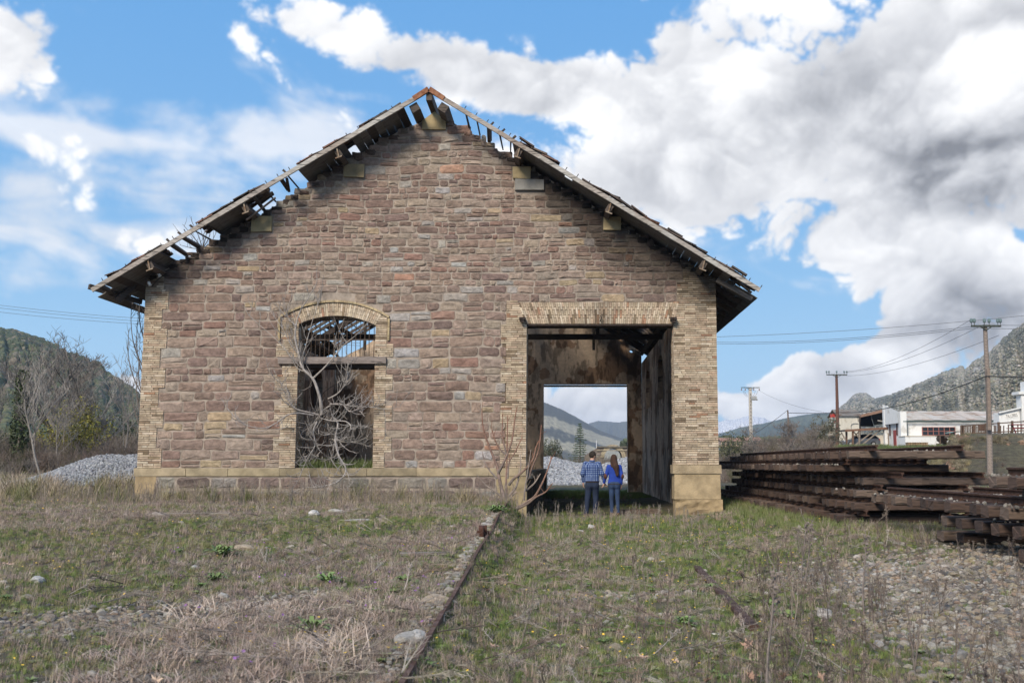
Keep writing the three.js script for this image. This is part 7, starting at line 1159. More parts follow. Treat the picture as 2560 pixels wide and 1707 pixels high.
// ------------------------------------------------------------------ beyond the yard at the right: workshops, sheds, car, fence, poles
{
  const r = rng(1010), W = (px, py, d) => at(px, py, 27.42 - d), m2 = (k, f) => mul(k, f);
  const white = [0.76, 0.775, 0.785], cream = [0.70, 0.66, 0.57], tinC = [0.52, 0.49, 0.45], woodC = [0.16, 0.11, 0.08];
  const put = (name, mb, m, t, sm = 0) => mb.build(name, m, t, sm);
  // ---- the white workshop with the rusty sheet roof
  {
    const a = W(2258, 1116, 112), eave = W(2258, 1053, 112).y, ridge = W(2258, 1029, 117).y, x0 = a.x, x1 = x0 + 18, y0 = a.y - 0.5, z0 = 27.42 - 112, z1 = z0 - 5.5, t = thing('workshop', 'long white workshop with a rusty sheet-metal roof and a wide red-framed window', 'building', null, V(x0, y0, z0));
    const P = [V(x0, y0, z0), V(x1, y0, z0), V(x1, y0, z1), V(x0, y0, z1)], up = (v, y) => V(v.x, y, v.z);
    const w = new MB(); w.quad(P[0], P[1], up(P[1], eave), up(P[0], eave), white).quad(P[3], P[0], up(P[0], eave), up(P[3], ridge), m2(white, 0.97)).quad(P[2], P[3], up(P[3], ridge), up(P[2], ridge), white); const wall = put('wall', w, M.white, t);
    const g = new MB(); g.box(x0 - 0.15, (y0 + ridge + 0.7) / 2, z1 + 0.3, 0.5, ridge - y0 + 0.7, 0.6, white).box(x0 + 0.05, (y0 + eave + 1.2) / 2 - 0.1, z0 + 0.1, 0.7, eave - y0 + 1.1, 0.7, white); g.quad(V(x0 - 0.35, eave - 0.2, z1), V(x0 - 0.35, eave - 0.2, z0), V(x0 - 0.35, eave + 1.1, z0), V(x0 - 0.35, ridge + 0.9, z1), white); put('parapet', g, M.white, t);
    // roof: sheets lapped side by side
    const n = 17; for (let i = 0; i < n; i++) { const xa = lerp(x0 + 0.3, x1, i / n), xb = lerp(x0 + 0.3, x1, (i + 1) / n) + 0.04, dy = 0.03 * (i % 2), s = new MB(), k = jitc(mixc(tinC, [0.42, 0.32, 0.25], r() * 0.3), r, 0.08); for (let q = 0; q < 2; q++) { const f0 = q / 2, f1 = (q + 1) / 2 + 0.02, A = (x, f, l) => V(x + f * 0.25, lerp(eave + 0.05, ridge + 0.05, f) + dy + l, lerp(z0 + 0.35, z1, f)); s.quad(A(xa, f0, 0.04 * (1 - q)), A(xb, f0, 0.04 * (1 - q)), A(xb, f1, 0.0), A(xa, f1, 0.0), jitc(k, r, 0.06)); } put('roof_sheet', s, M.tin, t); }
    put('gutter', new MB().beam(V(x0, eave - 0.03, z0 + 0.42), V(x1, eave - 0.03, z0 + 0.42), 0.12, 0.1, [0.09, 0.13, 0.12]), M.plain, t); put('drainpipe', new MB().tube([V(x0 + 0.42, eave, z0 + 0.5), V(x0 + 0.42, y0, z0 + 0.5)], 0.06, 6, [0.10, 0.12, 0.13]), M.plain, t);
    const wa = W(2307, 1088, 112), wb = W(2388, 1068, 112), ww = wb.x - wa.x, hh = wb.y - wa.y, win = put('window', new MB().box((wa.x + wb.x) / 2, (wa.y + wb.y) / 2, z0 + 0.0, ww, hh, 0.1, [0.02, 0.025, 0.03]), M.glass, t);
    const f = new MB(); for (let i = 0; i <= 6; i++) f.box(wa.x + ww * i / 6, (wa.y + wb.y) / 2, z0 + 0.06, 0.07, hh, 0.1, [0.30, 0.12, 0.10]); for (let j = 0; j <= 2; j++) f.box((wa.x + wb.x) / 2, wa.y + hh * j / 2, z0 + 0.07, ww + 0.07, 0.06, 0.1, [0.30, 0.12, 0.10]); put('window_frame', f, M.plain, win);
    for (const px of [2236, 2250]) { const zz = lerp(z0, z1, px === 2236 ? 0.75 : 0.3); put('narrow_window', new MB().box(x0 - 0.02, (eave + y0) / 2 + 0.9, zz, 0.1, 1.5, 0.4, [0.09, 0.05, 0.045]), M.plain, t); }
    put('door', new MB().box(x0 - 0.02, y0 + 1.45, lerp(z0, z1, 0.45), 0.1, 1.9, 0.9, [0.28, 0.06, 0.055]), M.plain, t); put('door', new MB().box(x0 - 0.02, y0 + 1.35, lerp(z0, z1, 0.9), 0.1, 1.6, 0.6, [0.24, 0.19, 0.15]), M.plain, t);
    // low annex with its wall top
    const aa = W(2265, 1116, 110), ab = W(2347, 1092, 110); put('annex', new MB().box((aa.x + ab.x) / 2, (aa.y + ab.y) / 2 - 0.2, z0 + 1.0, ab.x - aa.x, ab.y - aa.y + 0.5, 2, white), M.white, t); put('annex_cap', new MB().box((aa.x + ab.x) / 2, ab.y + 0.08, z0 + 1.0, ab.x - aa.x + 0.1, 0.08, 2.1, [0.55, 0.5, 0.42]), M.white, t);
    // things in front of it
    const pa = W(2268, 1117, 108), pb = W(2318, 1106.5, 108), pt = thing('pallet_stack', 'stack of wooden pallets leaning before the white workshop', 'pallets', null, V(pa.x, pa.y, 27.42 - 108)); for (let i = 0; i < 8; i++) put('pallet', new MB().box(lerp(pa.x, pb.x, (i + 0.5) / 8), (pa.y + pb.y) / 2, 27.42 - 108, (pb.x - pa.x) / 8 * 0.72, pb.y - pa.y, 0.9, jitc([0.40, 0.28, 0.17], r, 0.2)), M.wood, pt); put('board', new MB().box((pa.x + pb.x) / 2, pb.y, 27.42 - 108, pb.x - pa.x, 0.05, 1.0, [0.42, 0.3, 0.19]).box((pa.x + pb.x) / 2, (pa.y + pb.y) / 2, 27.42 - 107.5, pb.x - pa.x, 0.06, 0.06, [0.42, 0.3, 0.19]), M.wood, pt);
    const ca = W(2347, 1116, 108), cb = W(2369, 1089, 108), ct = thing('log_crate', 'dark crate of stacked firewood at the right end of the white annex', 'crate', null, V(ca.x, ca.y, 27.42 - 108)); const lg = new MB(); for (let i = 0; i < 60; i++) { const x = r.r(ca.x, cb.x), y = r.r(ca.y, cb.y); lg.tube([V(x, y, 27.42 - 107.4), V(x, y, 27.42 - 108.6)], 0.07, 5, jitc([0.12, 0.085, 0.06], r, 0.3)); } put('logs', lg, M.bark, ct); put('crate_frame', new MB().box((ca.x + cb.x) / 2, ca.y + 0.05, 27.42 - 108, cb.x - ca.x, 0.12, 1.2, woodC).box((ca.x + cb.x) / 2, cb.y, 27.42 - 108, cb.x - ca.x + 0.1, 0.08, 1.3, woodC).box(ca.x, (ca.y + cb.y) / 2, 27.42 - 107.4, 0.1, cb.y - ca.y, 0.1, woodC).box(cb.x, (ca.y + cb.y) / 2, 27.42 - 107.4, 0.1, cb.y - ca.y, 0.1, woodC), M.wood, ct);
    const tarp = thing('tarpaulin', 'grey-green tarpaulin stretched over timber beside the wide window', 'tarpaulin', null, W(2392, 1084, 104)); const tm = new MB(), ta = W(2378, 1086, 104), tb = W(2408, 1078, 104); tm.grid(8, 4, (u, v) => V(lerp(ta.x, tb.x, u), lerp(ta.y, tb.y, 0.5 + 0.5 * Math.sin(u * 2.4)) + 0.06 * noise3(u * 6, v * 4, 2), 27.42 - 104 - v * 2), [0.20, 0.27, 0.24]); put('sheet', tm, M.plain, tarp); put('timber', new MB().box((ta.x + tb.x) / 2, ta.y - 0.2, 27.42 - 105, tb.x - ta.x, 0.25, 1.6, [0.22, 0.16, 0.11], null, 0.06, r), M.wood, tarp);
  }
  // ---- workshop with the lettering, cut by the right edge
  {
    const d = 104, b = W(2500, 1095, d), t = thing('workshop', 'white workshop with dark lettering on its wall and a stepped tower at the right edge', 'building', null, V(b.x, b.y, b.z)); const y0 = b.y - 1, tl = W(2499, 1034, d), tr = W(2550, 1021, d), far = W(2700, 1021, d), z = b.z;
    const s = new MB(); s.quad(V(b.x, y0, z), V(tr.x, y0, z), tr, tl, white).quad(V(b.x, y0, z - 1.4), V(b.x, y0, z), tl, V(tl.x, tl.y, z - 1.4), m2(white, 0.98)); s.quad(tl, tr, V(tr.x, tr.y, z - 1.4), V(tl.x, tl.y, z - 1.4), tinC); put('wall', s, M.white, t);
    const cap = new MB(); cap.beam(V(tl.x - 0.1, tl.y + 0.08, z + 0.1), V(tr.x + 0.1, tr.y + 0.08, z + 0.1), 0.35, 0.14, m2(white, 0.9)); put('coping', cap, M.white, t);
    const q = W(2551, 985, d), tw = new MB(); tw.box((q.x + far.x) / 2, (y0 + q.y) / 2, z - 0.3, far.x - q.x, q.y - y0, 1.2, white); put('tower', tw, M.white, t); put('tower_cornice', new MB().box((q.x + far.x) / 2, q.y + 0.1, z - 0.3, far.x - q.x + 0.7, 0.3, 1.6, m2(white, 0.95)).box((q.x + far.x) / 2 + 0.3, q.y + 0.7, z - 0.3, far.x - q.x - 0.3, 1.2, 1.0, white), M.white, t);
    // the word on the wall
    const c = document.createElement('canvas'); c.width = 512; c.height = 128; const g = c.getContext('2d'); g.clearRect(0, 0, 512, 128); g.fillStyle = '#fff'; g.fillRect(0, 0, 512, 128); g.fillStyle = '#141211'; g.font = 'bold 104px monospace'; g.textBaseline = 'middle'; 'TALLERES'.split('').forEach((ch, i) => g.fillText(ch, 14 + i * 61, 68 + (i % 2) * 2)); const tx = new THREE.CanvasTexture(c); tx.colorSpace = THREE.SRGBColorSpace;
    const wa = W(2515, 1046, d), wb = W(2545, 1031, d), lm = new THREE.MeshStandardMaterial({ map: tx, color: new THREE.Color(0.78, 0.78, 0.76), roughness: 0.9, name: 'painted_sign' }), lp = shade(new THREE.Mesh(new THREE.BoxGeometry(wb.x - wa.x, (wb.y - wa.y) * 0.8, 0.03), lm)); lp.name = 'lettering'; lp.position.set((wa.x + wb.x) / 2 - b.x, (wa.y + wb.y) / 2 - b.y, 0.03); lp.rotation.z = Math.atan2(tr.y - tl.y, tr.x - tl.x) * 0.6; t.add(lp);
  }
  // ---- cream tower-like shed with corrugated roof, old wooden shed beside it
  {
    const d = 126, a = W(2100, 1116, d), b = W(2148, 1040, d), ry = W(2100, 1024, d + 2).y, t = thing('cream_shed', 'tall cream-coloured shed with a corrugated sheet roof', 'building', null, V(a.x, a.y, a.z)); const z = a.z, y0 = a.y - 1;
    put('wall', new MB().box((a.x + b.x) / 2, (y0 + b.y) / 2, z - 2.2, b.x - a.x, b.y - y0, 4.4, cream), M.white, t);
    const rf = new MB(), n = 34; for (let i = 0; i < n; i++) { const xa = lerp(a.x - 0.25, b.x + 0.35, i / n), xb = lerp(a.x - 0.25, b.x + 0.35, (i + 1) / n), ya = (i % 2) * 0.07, yb = ((i + 1) % 2) * 0.07; rf.quad(V(xa, b.y - 0.05 + ya, z + 0.3), V(xb, b.y - 0.05 + yb, z + 0.3), V(xb, ry + yb, z - 2.2), V(xa, ry + ya, z - 2.2), i % 2 ? [0.30, 0.28, 0.26] : [0.20, 0.185, 0.17]); rf.quad(V(xa, ry + ya, z - 2.2), V(xb, ry + yb, z - 2.2), V(xb, b.y, z - 4.7), V(xa, b.y, z - 4.7), [0.25, 0.23, 0.21]); } put('corrugated_roof', rf, M.tin, t);
    put('wall_pipe', new MB().tube(curve([W(2129, 1071, d - 0.1), W(2129, 1063, d - 0.1), W(2134, 1059, d - 0.1), W(2147, 1059, d - 0.1)], 10), 0.035, 5, [0.2, 0.2, 0.2]), M.plain, t); put('vent_holes', new MB().box(W(2146, 1045, d).x, W(2146, 1045, d).y, z + 0.02, 0.08, 0.9, 0.05, [0.12, 0.1, 0.09]), M.plain, t);
    const sa = W(2058, 1116, 129), apex = W(2094, 1046, 129), ev = W(2068, 1075, 129), sr = W(2104, 1116, 129), s = thing('wooden_shed', 'old dark gabled wooden shed with red trim left of the cream shed', 'building', null, V(sa.x, sa.y, sa.z)); const zz = sa.z;
    const k = [0.06, 0.045, 0.04]; const wv = new MB(); for (let i = 0; i < 10; i++) { const xa = lerp(W(2075, 1116, 129).x, sr.x, i / 10), xb = lerp(W(2075, 1116, 129).x, sr.x, (i + 0.9) / 10), yt = lerp(ev.y, apex.y, (i + 0.5) / 10) - 0.2; wv.box((xa + xb) / 2, (sa.y + 2 + yt) / 2, zz, xb - xa, yt - sa.y - 2, 0.06, jitc(k, r, 0.3)); } put('board_wall', wv, M.wood, s);
    put('roof', new MB().beam(W(2064, 1078, 128.5), W(2097, 1043, 128.5), 0.12, 0.14, [0.2, 0.16, 0.15]).quad(W(2064, 1078, 128.5), W(2097, 1043, 128.5), W(2097, 1043, 134), W(2064, 1078, 134), [0.14, 0.11, 0.10]), M.wood, s); put('red_trim', new MB().beam(W(2086, 1052, 128), W(2098, 1075, 128), 0.16, 0.16, [0.40, 0.05, 0.045]).box(W(2084, 1039, 128).x, W(2084, 1039, 128).y, 27.42 - 128, 0.75, 0.45, 0.4, [0.42, 0.05, 0.045]), M.plain, s);
    put('canopy', new MB().beam(W(2066, 1088, 127.5), W(2098, 1082, 127.5), 1.4, 0.14, [0.34, 0.33, 0.30]), M.tin, s); put('low_wall', new MB().box((sa.x + sr.x) / 2 + 0.3, sa.y + 0.9, zz + 0.3, 1.6, 2.2, 0.3, [0.24, 0.21, 0.18]).box(W(2108, 1100, 127).x, sa.y + 0.9, zz + 0.6, 0.8, 2.8, 0.3, cream), M.white, s);
  }
  // ---- open hall with the brown gable
  {
    const d = 128, t = thing('open_hall', 'open brown-roofed shelter between the cream shed and the white workshop', 'shelter', null, W(2148, 1116, d)); const A = W(2148, 1041, d), B = W(2212, 1026, d), C = W(2230, 1027, d), E = W(2240, 1056, d), z = 27.42 - d, bk = (v) => V(v.x, v.y, z - 9);
    put('fascia', new MB().beam(A, B, 0.2, 0.34, [0.33, 0.20, 0.14]).beam(B, C, 0.2, 0.34, [0.35, 0.22, 0.15]).beam(C, E, 0.2, 0.3, [0.3, 0.18, 0.13]), M.wood, t); put('roof', new MB().quad(A, B, bk(B), bk(A), [0.10, 0.11, 0.11]).quad(B, C, bk(C), bk(B), [0.1, 0.11, 0.11]).quad(C, E, bk(E), bk(C), [0.1, 0.11, 0.11]), M.tin, t);
    put('rear_gable', new MB().quad(bk(W(2148, 1058, d)), bk(W(2240, 1060, d)), bk(C), bk(A), [0.035, 0.03, 0.03]), M.wood, t); put('tie_beam', new MB().beam(W(2195, 1051, d - 1), W(2232, 1058, d - 1), 0.15, 0.15, [0.35, 0.33, 0.3]), M.wood, t);
    for (const px of [2150, 2236]) put('post', new MB().beam(W(px, 1120, d), W(px, px === 2150 ? 1041 : 1055, d), 0.22, 0.22, woodC, V(0, 0, 1)), M.wood, t);
    // low pale wall below, seen through
    const f = thing('yard_wall', 'low pale wall closing the yard behind the carport', 'wall', null, W(2180, 1110, 131)); put('wall', new MB().box(W(2196, 1102, 131).x, W(2196, 1103, 131).y, 27.42 - 131, 5.2, 1.6, 0.3, [0.66, 0.6, 0.5]), M.white, f);
  }
  // ---- carport with raking struts, the car under it
  {
    const d = 119, t = thing('carport', 'low wooden carport with raking struts in front of the cream shed', 'carport', null, W(2104, 1116, d)); const L = W(2101, 1077, d), R = W(2217, 1070, d), z = 27.42 - d; put('roof', new MB().beam(L, R, 4.2, 0.16, [0.10, 0.085, 0.08], V(0, 1, 0)), M.wood, t); put('fascia', new MB().beam(L.clone().add(V(0, -0.05, 2.15)), R.clone().add(V(0, -0.05, 2.15)), 0.1, 0.26, [0.24, 0.13, 0.085]), M.wood, t);
    for (const [px, dd] of [[2117, 118], [2133, 117], [2149, 117]]) put('post', new MB().beam(W(px, 1116, dd), W(px, 1074, dd), 0.2, 0.2, px === 2149 ? [0.30, 0.25, 0.21] : [0.2, 0.12, 0.08], V(0, 0, 1)), M.wood, t);
    for (const [x0, y0, x1, y1] of [[2151, 1116, 2203, 1074], [2138, 1113, 2184, 1078], [2131, 1095, 2150, 1078], [2114, 1098, 2104, 1080], [2150, 1096, 2134, 1078]]) put('strut', new MB().beam(W(x0, y0, 117.2), W(x1, y1, 117.2), 0.13, 0.13, [0.33, 0.28, 0.23], V(0, 0, 1)), M.wood, t);
    // car: an estate seen from its left side, nose to the left
    const ca = W(2106, 1116, 118.8), cb = W(2198, 1116, 118.8), ctr = V((ca.x + cb.x) / 2, ca.y - 0.05, 27.42 - 118.8), car = thing('parked_car', 'dark silver estate car parked under the wooden carport', 'car', null, ctr), Lc = cb.x - ca.x, kx = Lc / 4.6, paint = [0.17, 0.185, 0.21];
    const prof = [[-2.3, 0.32], [-2.28, 0.62], [-2.1, 0.78], [-1.25, 0.95], [-0.55, 1.38], [0.1, 1.48], [1.2, 1.46], [1.85, 1.32], [2.22, 0.95], [2.3, 0.62], [2.26, 0.34]];
    const yTop = (x) => { for (let i = 0; i + 1 < prof.length; i++) if (x <= prof[i + 1][0]) { const f = (x - prof[i][0]) / (prof[i + 1][0] - prof[i][0] + 1e-6); return lerp(prof[i][1], prof[i + 1][1], clamp(f, 0, 1)); } return 0.4; };
    const body = new MB(); body.grid(46, 16, (u, v) => { const x = lerp(-2.3, 2.28, u), a = lerp(-0.5 * Math.PI, 1.5 * Math.PI, v), top = yTop(x), s = v < 0.5 ? 1 : -1, q = Math.abs(v - 0.5) * 2, yy = lerp(top, 0.24, smoothstep(q, 0.12, 1)), wd = 0.88 * (1 - 0.12 * smoothstep(Math.abs(x), 1.7, 2.3)) * (yy > 0.95 ? lerp(1, 0.78, (yy - 0.95) / 0.55) : 1) * smoothstep(q, -0.02, 0.22); return V(x * kx, yy, s * -wd); }, paint); const o1 = shade(new THREE.Mesh(body.geo(0.6), M.paint)); o1.name = 'body'; car.add(o1);
    for (const s of [-1, 1]) { const gm = new MB(), pts = [[-1.0, 0.98], [-0.5, 1.32], [0.1, 1.41], [1.15, 1.39], [1.7, 1.26], [1.95, 1.0]]; for (let i = 1; i + 1 < pts.length; i++) { const P = (p) => V(p[0] * kx, p[1], s * (0.89 - (p[1] - 0.95) * 0.38) + s * 0.012); gm.tri(P(pts[0]), P(pts[i]), P(pts[i + 1]), [0.015, 0.018, 0.022]); } const o = shade(new THREE.Mesh(gm.geo(), M.glass)); o.name = 'side_window'; car.add(o); }
    for (const x of [-1.45, 1.35]) for (const s of [-1, 1]) { const wm = new MB(); wm.tube([V(x * kx, 0.32, s * 0.70), V(x * kx, 0.32, s * 0.91)], 0.33, 18, [0.02, 0.02, 0.02]); for (let j = 0; j < 18; j++) { const a = j / 18 * 6.283, b = (j + 1) / 18 * 6.283; wm.tri(V(x * kx, 0.32, s * 0.91), V(x * kx + Math.cos(a) * 0.33, 0.32 + Math.sin(a) * 0.33, s * 0.91), V(x * kx + Math.cos(b) * 0.33, 0.32 + Math.sin(b) * 0.33, s * 0.91), [0.02, 0.02, 0.02]); } const o = shade(new THREE.Mesh(wm.geo(), M.plain)); o.name = 'tyre'; car.add(o); const rm = new MB(); for (let j = 0; j < 10; j++) { const a = j / 10 * 6.283; rm.beam(V(x * kx, 0.32, s * 0.925), V(x * kx + Math.cos(a) * 0.21, 0.32 + Math.sin(a) * 0.21, s * 0.925), 0.05, 0.02, [0.55, 0.55, 0.56], V(0, 0, 1)); } const ro = shade(new THREE.Mesh(rm.geo(), M.plain)); ro.name = 'rim'; o.add(ro); }
    for (const [nm, x, y, k, w] of [['headlight', -2.17, 0.68, [0.75, 0.76, 0.78], 0.2], ['tail_light', 2.17, 0.85, [0.5, 0.03, 0.025], 0.16]]) for (const s of [-1, 1]) { const o = shade(new THREE.Mesh(new MB().box(x * kx, y, s * 0.68, w, 0.14, 0.24, k).geo(), M.glass)); o.name = nm; car.add(o); }
  }
  // ---- fence, bin and table on the terrace
  {
    const d = 80, t = thing('wooden_fence', 'brown post-and-rail fence with pickets along the top of the bank', 'fence', null, W(2405, 1088, d)), P = [[2405, 1063, 1089], [2408, 1063, 1089], [2436, 1061, 1088], [2466, 1058, 1086], [2498, 1055, 1084], [2532, 1052, 1083], [2566, 1050, 1081]], k = () => jitc([0.13, 0.085, 0.06], r, 0.2);
    P.forEach(([x, y0, y1]) => put('post', new MB().beam(W(x, y1 + 14, d), W(x, y0, d), 0.15, 0.15, k(), V(0, 0, 1)), M.wood, t)); for (const [a, b] of [[1065, 1053], [1085, 1076]]) put('rail', new MB().beam(W(2404, a, d), W(2568, b, d), 0.08, 0.09, k(), V(0, 1, 0)), M.wood, t);
    for (let i = 0; i < 38; i++) { const f = (i + 0.5) / 38; if (f > 0.36 && r() < 0.45) continue; const x = lerp(2410, 2560, f); put('picket', new MB().beam(W(x, lerp(1092, 1085, f), d + 1.2), W(x, lerp(1065, 1062, f) + r.r(-1, 1), d + 1.2), 0.09, 0.03, k(), V(0, 0, 1)), M.wood, t); }
    const b = thing('wooden_bin', 'square reddish-brown wooden bin standing behind the fence', 'bin', null, W(2459, 1078, 82)), bb = new MB(); for (let i = 0; i < 8; i++) bb.box(lerp(W(2449, 1070, 82).x, W(2468, 1070, 82).x, (i + 0.5) / 8), W(2459, 1069, 82).y, 27.42 - 82, 0.075, 0.5, 0.5, jitc([0.20, 0.085, 0.055], r, 0.15)); put('slats', bb, M.wood, b);
    const q = W(2551, 1074, 80), pt = thing('picnic_table', 'red picnic table on the terrace at the right edge', 'table', null, q); put('tabletop', new MB().box(q.x, q.y + 0.4, q.z, 1.5, 0.06, 0.7, [0.30, 0.06, 0.07]), M.wood, pt); for (const s of [-1, 1]) { put('bench', new MB().box(q.x, q.y + 0.12, q.z + s * 0.65, 1.5, 0.05, 0.25, [0.32, 0.07, 0.075]), M.wood, pt); put('leg', new MB().beam(V(q.x + s * 0.55, q.y - 0.3, q.z + 0.5), V(q.x + s * 0.55, q.y + 0.4, q.z - 0.1), 0.08, 0.06, [0.28, 0.06, 0.065]).beam(V(q.x + s * 0.55, q.y - 0.3, q.z - 0.5), V(q.x + s * 0.55, q.y + 0.4, q.z + 0.1), 0.08, 0.06, [0.28, 0.06, 0.065]), M.wood, pt); }
  }
  // ---- earth bank: scrubby face of the terrace with bare broken soil
  {
    const m = new MB(), d0 = 62, f = (u, v) => { const px = lerp(2335, 2700, u), d = lerp(60, 77, v), X = (px - 1415) / 2489 * d, n = fbm3(X * 0.5, 2, d * 0.5, 4); const top = lerp(1.15, 3.85, smoothstep(v, 0.05, 0.75)) * 1; return V(X, lerp(gh(X, 27.42 - 60) - 0.3, 3.42, smoothstep(v + n * 0.12, 0.0, 0.8)) * smoothstep(u + v * 0.02, 0, 0.10 + v * 0.05) + n * 0.14, 27.42 - d); };
    m.grid(60, 26, f, (u, v) => jitc(mixc([0.17, 0.14, 0.085], [0.24, 0.145, 0.095], smoothstep(noise3(u * 7 + 3, v * 3, 5), 0.12, 0.3) * (v < 0.75 ? 1 : 0.2)), r, 0.25)); structure('earth_bank', m.geo(1.2), M.soil);
    const rocks = [], gr = []; for (let i = 0; i < 900; i++) { const u = r(), v = r(), q = f(u, v); if (noise3(u * 7 + 3, v * 3, 5) > 0.15 && v < 0.75) rocks.push({ x: q.x, y: q.y, z: q.z, s: r.r(0.06, 0.2), rx: r() * 6, ry: r() * 6, c: jitc([0.25, 0.16, 0.11], r, 0.3) }); } instanced('earth_clods', stoneGeo(71, 0.7, 0), M.rock, rocks, 'broken reddish clods on the bare part of the bank', null, 'stuff', 'clods');
    const cl = new MB(), q = rng(5); for (let i = 0; i < 40; i++) { const a = q() * 6.283, R = q() * 0.9, b = V(Math.cos(a) * R, 0, Math.sin(a) * R), e = b.clone().add(V(q.g() * 0.5, q.r(0.5, 1), q.g() * 0.5)), s = V(0.025, 0, 0.02); cl.tri(b.clone().add(s), b.clone().sub(s), e, mul(WHITE, q.r(0.7, 1.2))); }
    for (let i = 0; i < 3800; i++) { const u = r(), v = r(), p = f(u, v); if (noise3(u * 7 + 3, v * 3, 5) > 0.2 && v < 0.75) continue; gr.push({ x: p.x, y: p.y, z: p.z, s: r.r(0.16, 0.42) * (v > 0.65 ? 0.5 : 1), ry: r() * 6.28, c: jitc(v > 0.7 && r() < 0.6 ? [0.13, 0.15, 0.06] : r.pick([[0.24, 0.20, 0.13], [0.30, 0.255, 0.18], [0.17, 0.155, 0.085]]), r, 0.25) }); }
    for (let i = 0; i < 2600; i++) { const d = r.r(56, 108), px = r.r(2040, 2420), X = (px - 1415) / 2489 * d; gr.push({ x: X, y: gh(X, 27.42 - d), z: 27.42 - d, s: r.r(0.2, 0.5), ry: r() * 6.28, c: jitc(d > 90 ? [0.12, 0.16, 0.055] : [0.24, 0.21, 0.12], r, 0.25) }); }
    instanced('bank_grass', cl.geo(), M.grass, gr, 'rough dry grass covering the bank and the slope at the right', null, 'stuff', 'grass');
  }
  // ---- reddish rows of houses and trees far off, over the bushes
  {
    const t = tag(instanced('distant_trees', stoneGeo(81, 0.8, 1), M.leaf, [...Array(260).keys()].map(() => { const d = r.r(270, 330), px = r.r(1560, 2080), X = (px - 1415) / 2489 * d; return { x: X, y: W(px, 1096, d).y - 1.4 + r.r(-0.6, 1.0), z: 27.42 - d, s: r.r(0.8, 1.9), ry: r() * 6, c: jitc([0.055, 0.07, 0.035], r, 0.3) }; }), 'row of dark distant trees above the leafless bushes at the right', null, 'stuff'), null, 'trees');
    for (const [pa, pb, y0, y1, d, k, label] of [[1803, 1852, 1094, 1112, 262, [0.42, 0.24, 0.19], 'distant reddish-brown house row just right of the brick pillar'], [1868, 1902, 1092, 1110, 264, [0.40, 0.24, 0.19], 'distant reddish-brown roof behind the concrete power pole'], [1952, 2004, 1096, 1114, 240, [0.66, 0.65, 0.62], 'distant white house half hidden by the leafless bushes']]) { const a = W(pa, y1 + 4, d), b = W(pb, y0, d), h = thing('distant_house', label, 'house', null, a); const wh = b.y - a.y; put('wall', new MB().box((a.x + b.x) / 2, a.y + wh * 0.3, a.z - 3, b.x - a.x, wh * 0.6, 6, k[0] > 0.5 ? k : [0.45, 0.33, 0.27]), M.white, h); put('roof', new MB().quad(V(a.x - 0.4, a.y + wh * 0.6, a.z + 0.4), V(b.x + 0.4, a.y + wh * 0.6, a.z + 0.4), V(b.x + 0.2, b.y, a.z - 3), V(a.x - 0.2, b.y, a.z - 3), k[0] > 0.5 ? [0.36, 0.2, 0.15] : k).quad(V(a.x - 0.2, b.y, a.z - 3), V(b.x + 0.2, b.y, a.z - 3), V(b.x + 0.4, a.y + wh * 0.6, a.z - 6.4), V(a.x - 0.4, a.y + wh * 0.6, a.z - 6.4), k), M.tile, h); for (let i = 0; i < 4; i++) put('window', new MB().box(lerp(a.x, b.x, (i + 0.5) / 4), a.y + wh * 0.33, a.z + 0.02, 0.7, 0.9, 0.06, [0.04, 0.04, 0.045]), M.glass, h); }
  }
  // ---- stone bridge seen through the doorway
  {
    const d = 200, base = W(1480, 1150, d), topY = W(1540, 1119, d).y, t = thing('stone_bridge', 'stone bridge with a round arch seen through the doorway', 'bridge', null, V(base.x, base.y - 2, base.z)), z = base.z, y0 = base.y - 3, cA = W(1533, 1143, d), rO = (W(1564, 1143, d).x - W(1501, 1143, d).x) / 2, rI = rO - 0.75, x0 = W(1462, 1119, d).x, x1 = W(1680, 1119, d).x;
    const s = new THREE.Shape(); s.moveTo(x0, y0); s.lineTo(cA.x - rI, y0); s.lineTo(cA.x - rI, cA.y); for (let i = 0; i <= 16; i++) { const a = Math.PI - i / 16 * Math.PI; s.lineTo(cA.x + Math.cos(a) * rI, cA.y + Math.sin(a) * rI); } s.lineTo(cA.x + rI, y0); s.lineTo(x1, y0); s.lineTo(x1, topY); s.lineTo(x0 + 2.5, topY); s.lineTo(x0 + 1.2, topY - 0.8); s.lineTo(x0, topY - 1.6);
    const g = new THREE.ExtrudeGeometry(s, { depth: 5, bevelEnabled: false }); g.translate(-t.position.x, -t.position.y, -5); g.setAttribute('color', new THREE.BufferAttribute(new Float32Array(g.attributes.position.count * 3).fill(1).map((_, i) => [0.20, 0.165, 0.135][i % 3]), 3)); const w = shade(new THREE.Mesh(g, M.stone)); w.name = 'spandrel_wall'; t.add(w);
    for (let row = 0; row < 9; row++) for (let i = 0; i < 40; i++) { const x = x0 + 2 + i * 0.75 + (row % 2) * 0.35, y = topY - 0.45 - row * 0.42; if (Math.hypot(x - cA.x, Math.max(0, y - cA.y)) < rO + 0.3 || x > x1) continue; if (x < x0 + 2.6 && row < 3) continue; const m = new MB(); m.box(x, y, z + 0.0, 0.68, 0.36, 0.16, jitc([0.23, 0.185, 0.15], r, 0.3), null, 0.05, r); put('stone', m, M.stone, w); }
